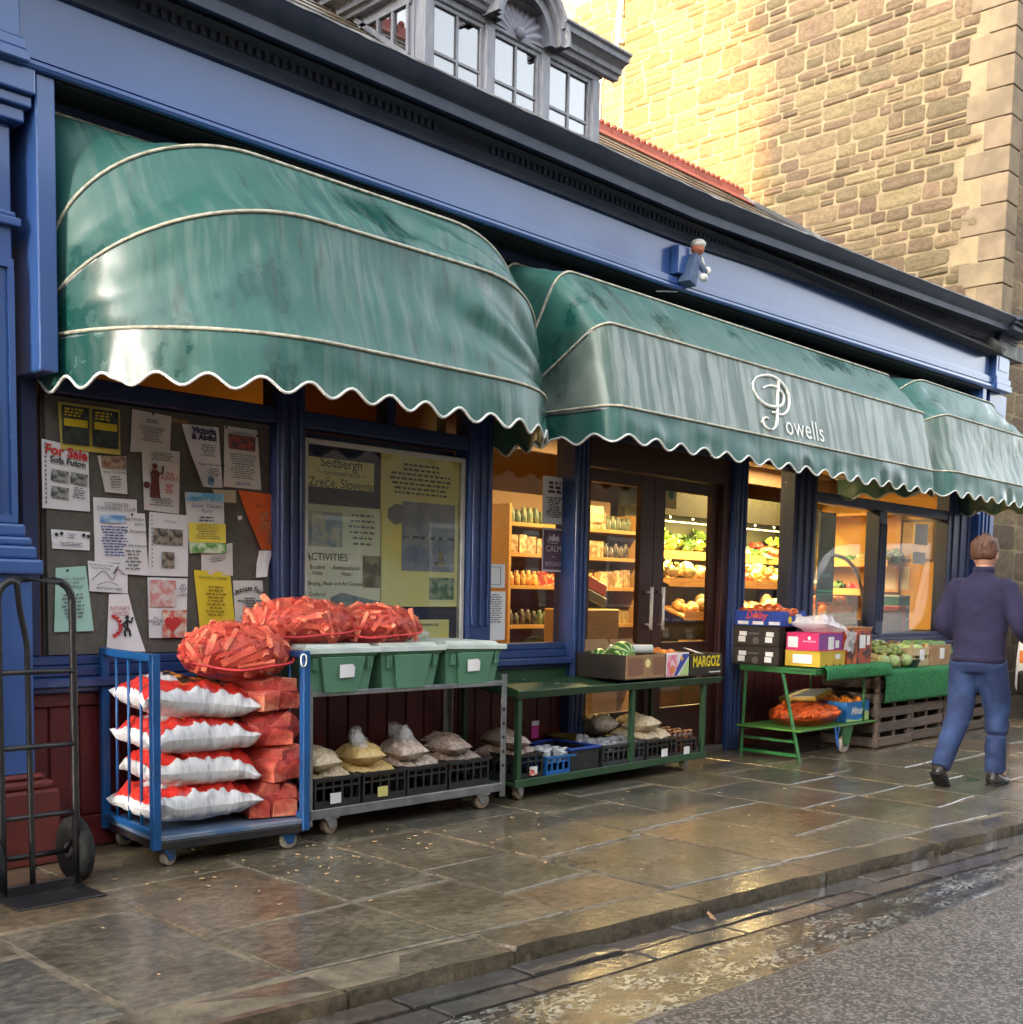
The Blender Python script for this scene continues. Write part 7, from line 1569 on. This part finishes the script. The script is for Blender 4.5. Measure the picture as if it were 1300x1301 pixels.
# dry goods shelves seen through the left leaf of the doors
dg = thing('goods_shelves', 'pine wall shelves of jars and packets inside the doors', 'shelves', (0,0,0)); SX = (7.6,9.5)
for z_ in (.55,.95,1.32,1.62,1.90): b = MB(); b.box(SX[0],SX[1],1.98,2.36,z_,z_+.035); b.build('shelf', M_PINE, dg)
b = MB(); b.box(SX[0],SX[1],2.37,2.40,.05,2.25); b.build('back_panel', mat('tan_shelf_back', (.20,.11,.045), .7), dg)
for x_ in (SX[0],SX[1]-.03): b = MB(); b.box(x_-.031 if x_ == SX[0] else x_+.031,x_-.001 if x_ == SX[0] else x_+.061,1.98,2.36,.05,2.1); b.build('upright', M_PINE, dg)
GM = [mat('pack_'+n_, a, .5, c2=c_, scale=22, rnd=.25, ramp=(.47,.53)) for n_, a, c_ in (('tan',(.46,.30,.12),(.55,.42,.22)),('black',(.02,.018,.016),(.10,.07,.05)),('red',(.45,.05,.03),(.6,.4,.2)),('cream',(.60,.50,.30),(.40,.22,.10)),('green',(.05,.09,.05),(.14,.15,.08)),('amber',(.42,.16,.03),(.65,.42,.12)))]
jm = []
for k, m in enumerate(GM):
    b = MB()
    if k in (1,4,5): b.lathe([(.034,0),(.036,.01),(.036,.09),(.022,.105),(.022,.13),(0,.131)], 12)
    else: b.box(-.055,.055,-.04,.04,0,.16 if k == 3 else .13)
    jm.append(b.mesh('goods_packet', m, k in (1,4,5)))
kinds = ['tan carton','black bottle','red carton','cream carton','green bottle','amber jar']
for zi, z_ in enumerate((.55,.95,1.32,1.62,1.90)):
    x = SX[0]+.06
    while x < SX[1]-.06:
        k = [(0,3,0,1),(1,4,1,0),(5,2,5,3),(3,0,3,1),(4,4,3,4)][zi][int((x-SX[0])/.45)%4]
        for y_ in (2.05,2.20):
            o = link('goods_packet', jm[k], None, (x,y_,z_+.0355), (0,0,rg.uniform(-.15,.15)), (1,1,rg.uniform(.85,1.15))); tag(o, kinds[k]+' on the pine shelves inside the doors', kinds[k].split()[1], kinds[k]+'s on the pine shelves')
        x += .125 if k not in (1,4,5) else .082
o = pillow('flour_sack', 'tall cream paper bag on the top pine shelf', (8.85,2.10,1.94), (.26,.20,.12), mat('cream_paper_sack', (.60,.48,.28), .6, c2=(.45,.22,.08), scale=9, ramp=(.55,.62)), (R(90),0,0), 5, wr=.08); o.location.z = 2.068
rb = thing('red_crate', 'red and black plastic crate hanging open inside the doors', 'crate', (8.0,1.45,1.30)); b = MB(); b.box(-.20,.20,-.14,.14,0,.12); b.build('body', MATS['red_tin'], rb, bevel=.01); b = MB(); b.box(-.21,.21,-.15,.15,-.10,-.002); b.build('base', M_BPLAST, rb, bevel=.01); rb.rotation_euler = (0,.25,.2)
stn = MB(); stn.box(-.3,.3,-.2,.2,.05,1.15); o = stn.build('plinth_box', M_PINE, None, loc=(8.0,1.45,0), bevel=.01); tag(o, 'pine cupboard carrying the red and black crate', 'cupboard')
yb = 0
for k in range(5):
    b = MB(); b.box(-.15,.15,-.12,.12,0,.085); b.box(-.06,.0,-.1205,-.1201,.02,.07, 1); o = b.build('yellow_packet', [mat('yellow_packet_card', (.70,.42,.02), .5), M_INK], None, loc=(9.62,.9,.70+k*.089), bevel=.004); tag(o, 'yellow boxed packet, number %d up in the stack inside the door' % (k+1), 'box', 'yellow boxes stacked inside the door')
b = MB(); b.box(-.55,.35,-.25,.25,.05,.699); o = b.build('display_counter', M_CRATED, None, loc=(9.45,.95,0)); tag(o, 'dark low display counter inside the door', 'counter')
for i in range(18): fruit('potato', 'pale potato heaped on the counter inside the door', 'potatoes on the counter inside the door', mat('potato_skin', (.42,.28,.13), .6, c2=(.34,.2,.09), scale=9), (8.96+(i%6)*.09,.80+(i//6)*.09,.745+.01*(i%3)), .045, i, sx=1.3)
cl = thing('wall_clock', 'round dark rimmed clock hanging above the vegetable rack', 'clock', (10.95,1.84,2.36)); b = MB(); b.lathe([(.17,0),(.17,-.04),(.14,-.05),(.14,-.03)], 28, axis='y'); b.build('rim', M_DOOR, cl, auto=40); b = MB(); b.lathe([(.138,-.022),(.138,-.026)], 28, axis='y'); b.build('face', mat('clock_face', (.42,.32,.16), .5), cl); b = MB(); b.box(-.004,.004,-.030,-.027,0,.10); b.box(0,.07,-.030,-.027,-.004,.004); b.build('hands', M_INK, cl)
b = MB(); b.box(-.006,.006,-.002,.002,.165,.2); b.build('bracket', M_BLACK, cl)
pf = thing('wall_picture', 'dark framed picture on the ochre end wall', 'picture', (13.395,.75,2.0)); b = MB(); b.box(-.02,0,-.22,.22,-.25,.25); b.build('frame', M_DOOR, pf); b = MB(); b.box(-.022,-.0201,-.19,.19,-.22,.22); b.build('print', mat('picture_print', (.35,.24,.12), .6, c2=(.25,.16,.08), scale=6), pf)
for (y_, z_, nm) in ((.42,1.95,'upper'),(1.0,1.55,'lower')): b = MB(); b.box(-.003,0,-.16,.16,-.14,.14); o = b.build('wall_sheet', PG, None, loc=(13.398,y_,z_)); tag(o, '%s pale paper sheet on the ochre end wall' % nm, 'paper')
# lime sticker on the right door leaf
st_, w, h = poster('small cream sticker with a green disc at the top of the right door leaf', 846, 618, 859, 647, mat('cream_sticker', (.62,.48,.2), .6), Y=.018, cat='sticker'); b = MB(); b.lathe([(.042,-.003),(.042,-.0025)], 16, axis='y'); b.build('disc_print', mat('sticker_green', (.08,.20,.12), .6), st_, loc=(.0,0,.03))

# ------------------------------------------------------------------ walking man
def skin_mesh(name, verts, edges, radii, sub=2, root=0):
    me = bpy.data.meshes.new(name); me.from_pydata(verts, edges, []); o = bpy.data.objects.new(name+'_tmp', me); col.objects.link(o)
    md = o.modifiers.new('skin', 'SKIN'); md.use_smooth_shade = True
    for i, v in enumerate(me.skin_vertices[0].data):
        r_ = radii[i]; v.radius = r_ if isinstance(r_, tuple) else (r_, r_); v.use_root = (i == root)
    s = o.modifiers.new('sub', 'SUBSURF'); s.levels = sub; s.render_levels = sub
    dg_ = bpy.context.evaluated_depsgraph_get(); out = bpy.data.meshes.new_from_object(o.evaluated_get(dg_)); bpy.data.objects.remove(o)
    for p in out.polygons: p.use_smooth = True
    out.name = name
    return out
man = thing('person', 'man in navy jumper and blue jeans walking away past the produce stand', 'person', (7.98,-2.20,0), R(-90))
# local frame: +Y forward, +X to his right
SK = mat('skin', (.50,.27,.19), .5, c2=(.45,.22,.15), scale=20); M_JUMP = mat('navy_wool', (.014,.0115,.040), .9, c2=(.019,.016,.052), scale=5, bump=.25, bscale=120); M_JEAN = mat('blue_denim', (.012,.026,.085), .8, c2=(.028,.062,.17), scale=5, bump=.25, bscale=160, ramp=(.42,.68)); M_SHOE = mat('dark_shoe_leather', (.02,.018,.018), .4, c2=(.035,.03,.028), scale=12); M_HAIR = mat('brown_hair', (.085,.038,.022), .55, c2=(.13,.055,.03), scale=30, stretch=(4,4,1), bump=.6, bscale=80)
sh_, hp = 1.42, .93
V = {'pel':(0,0,.95),'ab':(0,.01,1.10),'ch':(0,.0,1.30),'nk0':(0,.0,1.45),'nk1':(0,.02,1.52),'hd':(0,.035,1.605),'hd2':(0,.03,1.66),
 'shR':(.185,.0,1.40),'elR':(.275,-.05,1.14),'wrR':(.27,.17,1.02),'haR':(.262,.24,.995),'shL':(-.185,.0,1.40),'elL':(-.255,-.03,1.13),'wrL':(-.16,.18,1.03),'haL':(-.12,.24,1.02),
 'hiR':(.095,.0,.90),'knR':(.10,.17,.50),'anR':(.10,.16,.10),'toR':(.105,.30,.05),'hiL':(-.095,.0,.90),'knL':(-.10,-.02,.49),'anL':(-.115,-.27,.145),'toL':(-.12,-.20,.05)}
K = list(V); IX = {k: i for i, k in enumerate(K)}
ED = [('pel','ab'),('ab','ch'),('ch','nk0'),('nk0','nk1'),('nk1','hd'),('hd','hd2'),('ch','shR'),('shR','elR'),('elR','wrR'),('wrR','haR'),('ch','shL'),('shL','elL'),('elL','wrL'),('wrL','haL'),('pel','hiR'),('hiR','knR'),('knR','anR'),('anR','toR'),('pel','hiL'),('hiL','knL'),('knL','anL'),('anL','toL')]
RD = {'pel':(.13,.10),'ab':(.13,.095),'ch':(.14,.10),'nk0':(.07,.06),'nk1':(.055,.055),'hd':(.075,.09),'hd2':(.07,.085),'shR':.065,'elR':.043,'wrR':.03,'haR':.035,'shL':.065,'elL':.043,'wrL':.03,'haL':.035,'hiR':.085,'knR':.058,'anR':.04,'toR':.035,'hiL':.085,'knL':.058,'anL':.04,'toL':.035}
body = skin_mesh('body', [V[k] for k in K], [(IX[a], IX[c_]) for a, c_ in ED], [RD[k] for k in K]); 
hb_ = MB()
hb_.ball((0,.025,1.622), .093, 18, 14, sx=.86, sy=1.0, sz=1.22)
hb_.ball((0,.122,1.610), .016, 8, 6, sz=1.4, sy=1.2); hb_.ball((0,.095,1.555), .045, 10, 8, sy=.7, sz=.7)
for s in (-1,1): hb_.ball((s*.083,.015,1.612), .022, 10, 8, sx=.45, sz=1.5); hb_.ball((s*.032,.108,1.635), .012, 8, 6)
hb_.box(-.022,.022,.108,.116,1.572,1.578)
# hands: palm and five fingers curled round what he holds
for s, (hx, hy, hz) in ((1,V['haR']),(-1,V['haL'])):
    hb_.ball((hx,hy+.01,hz-.01), .042, 10, 8, sx=.55, sy=1.05, sz=.9)
    for k in range(4):
        L_ = (.07,.078,.073,.058)[k]; z0 = hz+.022-k*.017; p0 = Vector((hx,hy+.045,z0)); p1 = p0+Vector((-s*.006,L_*.45,-.006)); p2 = p1+Vector((-s*.024,L_*.18,-.018)); p3 = p2+Vector((-s*.02,-L_*.12,-.012)); hb_.tube([p0,p1,p2,p3], [.0095,.009,.0085,.007], 8)
    hb_.tube([(hx-s*.012,hy+.0,hz+.02),(hx-s*.03,hy+.03,hz+.035),(hx-s*.035,hy+.06,hz+.025)], [.012,.011,.008], 8)
bm = bmesh.new(); bm.from_mesh(body); t2 = hb_.mesh('tmp', SK, True); bm.from_mesh(t2); bm.to_mesh(body); bm.free(); body.materials.clear(); body.materials.append(SK)
for p in body.polygons: p.use_smooth = True
link('body', body, man)
def fuse(name, mb, voxel, iters, m):
    me = mb.mesh(name, m, True); o = bpy.data.objects.new(name+'_tmp', me); col.objects.link(o)
    r_ = o.modifiers.new('r', 'REMESH'); r_.mode = 'VOXEL'; r_.voxel_size = voxel; r_.use_smooth_shade = True
    q = o.modifiers.new('s', 'SMOOTH'); q.factor = .5; q.iterations = iters
    out = bpy.data.meshes.new_from_object(o.evaluated_get(bpy.context.evaluated_depsgraph_get())); bpy.data.objects.remove(o)
    out.polygons.foreach_set('use_smooth', [True]*len(out.polygons)); out.materials.clear(); out.materials.append(m); out.name = name
    return out
def rings(mb, data, n=24):      # data: (cx, cy, z, rx, ry)
    mb.grid([[(cx+rx*math.cos(2*math.pi*i/n), cy+ry*math.sin(2*math.pi*i/n), z) for i in range(n)] for cx, cy, z, rx, ry in data], wrap=True)
    k = len(mb.v); mb.f.append(tuple(range(k-1,k-n-1,-1))); mb.m.append(0); a = k-n*len(data); mb.f.append(tuple(range(a,a+n))); mb.m.append(0)
jb = MB(); rings(jb, [(0,-.005,.875,.165,.125),(0,-.005,.90,.180,.138),(0,.0,.98,.178,.135),(0,.005,1.10,.182,.132),(0,.0,1.22,.196,.136),(0,-.01,1.32,.205,.132),(0,-.012,1.39,.195,.115),(0,-.008,1.435,.140,.092),(0,.0,1.47,.085,.075),(0,.008,1.50,.068,.068)])
for s in (1,-1):
    A_ = [(s*.165,-.01,1.385),(s*.225,-.025,1.28),(s*.275,-.05,1.14),(s*.285,.05,1.07),(s*.272,.165,1.03)] if s > 0 else [(s*.165,-.01,1.385),(s*.215,-.02,1.27),(s*.250,-.035,1.13),(s*.215,.07,1.06),(s*.165,.165,1.035)]
    jb.tube(bez(A_, 5), [.078-.0016*i for i in range(21)], 16); jb.ball((s*.16,-.01,1.375), .082, 16, 10)
jm_ = fuse('jumper', jb, .011, 10, M_JUMP)
for v in jm_.vertices:
    c_ = v.co; f = .010*nz(c_.x*6, c_.y*6, c_.z*8)+.007*nz(c_.x*3+c_.z*14, c_.y*5, c_.z*4)+.004*nz(c_.x*12-c_.z*18,c_.y*9,2); n_ = Vector((c_.x, c_.y, 0)); v.co = c_+(n_.normalized() if n_.length else n_)*f
jo = link('jumper', jm_, man)
b = MB(); rings(b, [(0,-.005,.868,.170,.130),(0,-.005,.872,.186,.144),(0,-.003,.915,.188,.145),(0,-.003,.92,.176,.133)]); b.build('hem', M_JUMP, jo, smooth=True)
b = MB(); b.lathe([(.066,1.485),(.070,1.50),(.070,1.525),(.062,1.53)], 24, c=(0,.014,0)); b.build('collar', M_JUMP, jo, smooth=True)
jb = MB(); rings(jb, [(0,.0,.80,.150,.125),(0,-.01,.86,.172,.142),(0,-.005,.92,.150,.115),(0,.0,.98,.13,.10)])
jb.tube(bez([(.085,-.01,.88),(.092,.08,.70),(.098,.145,.51),(.10,.135,.34),(.10,.15,.085)], 6), [.112-.0019*i for i in range(25)], 18)
jb.tube(bez([(-.085,-.01,.88),(-.095,-.005,.70),(-.10,-.035,.50),(-.108,-.14,.33),(-.116,-.265,.135)], 6), [.112-.0019*i for i in range(25)], 18)
jn = fuse('jeans', jb, .011, 9, M_JEAN)
for v in jn.vertices:
    c_ = v.co; w = 1.2 if (c_.z < .25 or .42 < c_.z < .58) else .55; v.co = c_+Vector((nz(c_.z*15+c_.y*9, c_.x*6, 1), nz(c_.z*15+5+c_.x*9, c_.y*6, 2), 0))*.007*w
jno = link('jeans', jn, man)
b = MB(); b.ball((0,.012,1.648), .104, 26, 18, sx=.90, sy=1.03, sz=1.05, jit=.10, seed=4)
b.v = [(x, y, z) if not (y > .055 and z < 1.69) and z > 1.575 else (x*.86, y*.86 if y > .05 else y*.93, max(z,1.58)) for x, y, z in b.v]
hr = b.build('hair', M_HAIR, man, smooth=True)
rg = random.Random(6); tf = MB()
for k in range(420):
    a, e = rg.uniform(0,6.28), rg.uniform(.05,1.45); d_ = Vector((math.cos(a)*math.cos(e)*.90, math.sin(a)*math.cos(e)*1.02, math.sin(e)*1.05)); p = Vector((0,.012,1.648))+d_*.101
    if p.y > .07 and p.z < 1.69: continue
    tip = p+d_*.014+Vector((rg.uniform(-.5,.5),rg.uniform(-.9,.2),rg.uniform(-1.2,.1)))*.02; w = d_.cross(Vector((0,0,1))).normalized()*.004; tf.add([p-w,p+w,tip], [(0,1,2)])
tf.build('hair_tufts', M_HAIR, hr)
for (hx, hy, hz, rx__, nm) in ((.10,.155,.0,0,'r'),(-.118,-.285,.055,R(-38),'l')):
    b = MB(); rows = []
    for i in range(13):
        f = i/12; y = -.075+.285*f; wv = .036+.014*math.sin(f*2.4)-.016*max(0,f-.75)*4*.6; ht = .105-.062*min(1,max(0,f-.18)*2.1) if f < .9 else .043-.022*(f-.9)*10
        row = []
        for j in range(12):
            t = 2*math.pi*j/12; row.append((wv*math.cos(t), y, max(.0, ht*.5+ht*.5*math.sin(t)*1.0)))
        rows.append(row)
    b.grid(rows, wrap=True); k = len(b.v); b.f.append(tuple(range(11,-1,-1))); b.m.append(0); b.f.append(tuple(range(k-12,k))); b.m.append(0)
    so_ = b.build('shoe', M_SHOE, man, smooth=True, loc=(hx,hy,hz), rot=(rx__,0,0))
    b = MB(); b.prism([(-.038,-.078),(.038,-.078),(.046,.02),(.05,.12),(.03,.205),(-.03,.205),(-.05,.12),(-.046,.02)], -.004, .014, 'z'); b.build('sole', M_RUBBER, so_, bevel=.004)
pb_ = thing('shopping_bag', 'white and orange carrier bag held in the walking man\'s right hand', 'bag', man.matrix_basis @ Vector((.30,.27,.72)), R(-90)); b = MB(); b.prism([(-.10,.0),(.10,.0),(.12,.20),(-.12,.20)], -.05, .05, 'x'); b.build('body', mat('orange_bag', (.65,.13,.06), .5), pb_, bevel=.01); b = MB(); b.prism([(-.11,.2005),(.11,.2005),(.10,.27),(-.02,.28),(-.10,.25)], -.045, .045, 'x'); b.build('top', M_WHITE, pb_, bevel=.008); b = MB(); b.prism([(-.101,-.12),(.101,-.12),(.101,-.001),(-.101,-.001)], -.05, .05, 'x'); b.build('base', M_BLACK, pb_, bevel=.008)

# ------------------------------------------------------------------ parked van at the end of the street
van = thing('parked_van', 'white van parked nose on beside the stone house', 'van', (13.05,-1.50,ZR+.004))
M_VAN = mat('white_van_paint', (.70,.71,.73), .3, coat=.5, c2=(.66,.67,.69), scale=2); M_VGL = mat('van_glass', (.16,.19,.20), .08, c2=(.28,.31,.32), scale=2)
prof = [(0,.32),(.0,.62),(.05,.92),(.42,1.12),(1.0,1.92),(1.22,2.04),(1.6,2.08),(4.4,2.06),(4.5,1.9),(4.55,.35),(4.2,.28),(.2,.26)]
b = MB(); rows = []
for (yy, sc2) in ((-.90,.86),(-.885,.93),(-.86,.97),(-.80,1.0),(.80,1.0),(.86,.97),(.885,.93),(.90,.86)): rows.append([(2.2+(x-2.2)*(.97+.03*sc2), yy*(1 if z < 1.1 else 1-.10*(z-1.1)), 1.0+(z-1.0)*sc2) for x, z in prof])
b.grid(rows, wrap=True); k = len(prof); b.f.append(tuple(range(k-1,-1,-1))); b.m.append(0); b.f.append(tuple(range(7*k,8*k))); b.m.append(0)
b.build('body', M_VAN, van, bevel=.03, seg=3)
b = MB(); b.add([(.46,-.74,1.165),(.46,.74,1.165),(.97,.64,1.87),(.97,-.64,1.87)], [(0,3,2,1)], M=T(-.028,0,.02)); b.build('windscreen', M_VGL, van)
for s in (-1,1):
    q = MB(); q.box(-.03,.02,s*.62-.13,s*.62+.13,.66,.84); q.build('headlight', mat('van_headlight', (.55,.60,.62), .1), van, bevel=.02); q = MB(); q.box(-.035,.02,s*.80-.05,s*.80+.05,.66,.80); q.build('indicator', mat('van_indicator', (.75,.20,.05), .2), van, bevel=.01)
    q = MB(); q.box(.55,.75,s*1.0-.09,s*1.0+.09,1.15,1.38); q.build('wing_mirror', M_BPLAST, van, bevel=.03)
    for x_ in (.75,3.6): wheel(van, 'wheel', (x_,s*.78,.32), .32, .2, axis='y')
    q = MB(); q.add([(1.05,s*.912,1.15),(1.75,s*.912,1.15),(1.75,s*.83,1.80),(1.2,s*.83,1.80)], [(0,1,2,3)]); q.build('side_window', M_VGL, van)
q = MB(); q.box(-.06,.1,-.86,.86,.30,.58); q.build('bumper', M_BPLAST, van, bevel=.04, seg=2); q = MB(); q.box(-.062,-.03,-.35,.35,.66,.80); q.build('grille', M_BPLAST, van, bevel=.01)

# ------------------------------------------------------------------ the rest of the street, behind the camera
M_FARST = mat('far_stone', (.27,.22,.16), .9, c2=(.20,.16,.11), scale=3, bump=.4, bscale=8)
M_FROOF = mat('far_slates', (.08,.08,.085), .6, c2=(.11,.105,.10), scale=6)
def far_house(label, x0, x1, y0, y1, h, rz_, m, nwin, cat='house'):
    t_ = thing('street_house', label, cat, (0,0,0)); b = MB(); b.box(x0,x1,y0,y1,-.15,h); b.build('wall', m, t_)
    b = MB(); ym = (y0+y1)/2; b.add([(x0-.2,y0-.3,h+.01),(x1+.2,y0-.3,h+.01),(x1+.2,y1+.3,h+.01),(x0-.2,y1+.3,h+.01),(x0-.2,ym,h+rz_),(x1+.2,ym,h+rz_)], [(0,1,5,4),(2,3,4,5),(1,2,5),(3,0,4),(0,3,2,1)]); r_ = b.build('roof', M_FROOF, t_)
    b = MB(); b.box(x0+.5,x0+1.2,ym-.4,ym+.4,h+rz_*.5,h+rz_+1.0); b.build('chimney', m, r_)
    w = (x1-x0)/nwin
    for i in range(nwin):
        for z_ in (1.0,3.7):
            if z_+1.5 > h: continue
            q = MB(); xa = x0+w*(i+.5); q.box(xa-.5,xa+.5,y1-.02,y1+.03,z_,z_+1.5); f = q.build('window', M_EDGE, t_)
            for a in (0,1):
                for c_ in (0,1): q = MB(); q.box(xa-.45+a*.46,xa-.01+a*.46,y1+.031,y1+.035,z_+.05+c_*.72,z_+.70+c_*.72); q.build('pane', M_VGL, f)
    q = MB(); q.box(x0+w*.95,x0+w*.95+.9,y1+.001,y1+.04,0,2.05); q.build('door', M_SHADEBLUE, t_)
    return t_
M_RENDER = mat('cream_render', (.45,.41,.33), .9, c2=(.40,.36,.29), scale=2)
far_house('low stone house across the street, opposite the notice board', -6, 2.5, -17, -10.2, 5.2, 2.0, M_FARST, 3)
far_house('cream rendered house across the street, opposite the shop doors', 2.6, 10.5, -17, -10.0, 5.6, 2.2, M_RENDER, 3)
far_house('stone house across the street with a tall roof, opposite the end window', 10.6, 21, -17, -10.3, 5.4, 2.6, M_FARST, 4)
far_house('stone house across the street, farther along past the van', 21.2, 40, -17, -9.6, 6.2, 2.4, M_FARST, 6)
tb_ = far_house('tall unseen stone house added behind the camera to shade the shop', -40, -24.6, -30, -4.72, 17.5, 1.0, M_FARST, 6)
tb_.rotation_euler = (0,0,SUN_A); cv = Vector((-24.6,-4.72,0)); tb_.location = cv-Matrix.Rotation(SUN_A,3,'Z') @ cv  # unseen sun blocker, turned so its corner casts the gable's shadow edge
far_house('stone house adjoining the blue pilaster end of the shop', -14, .9, .3, 8, 6.4, 2.4, M_FARST, 5)
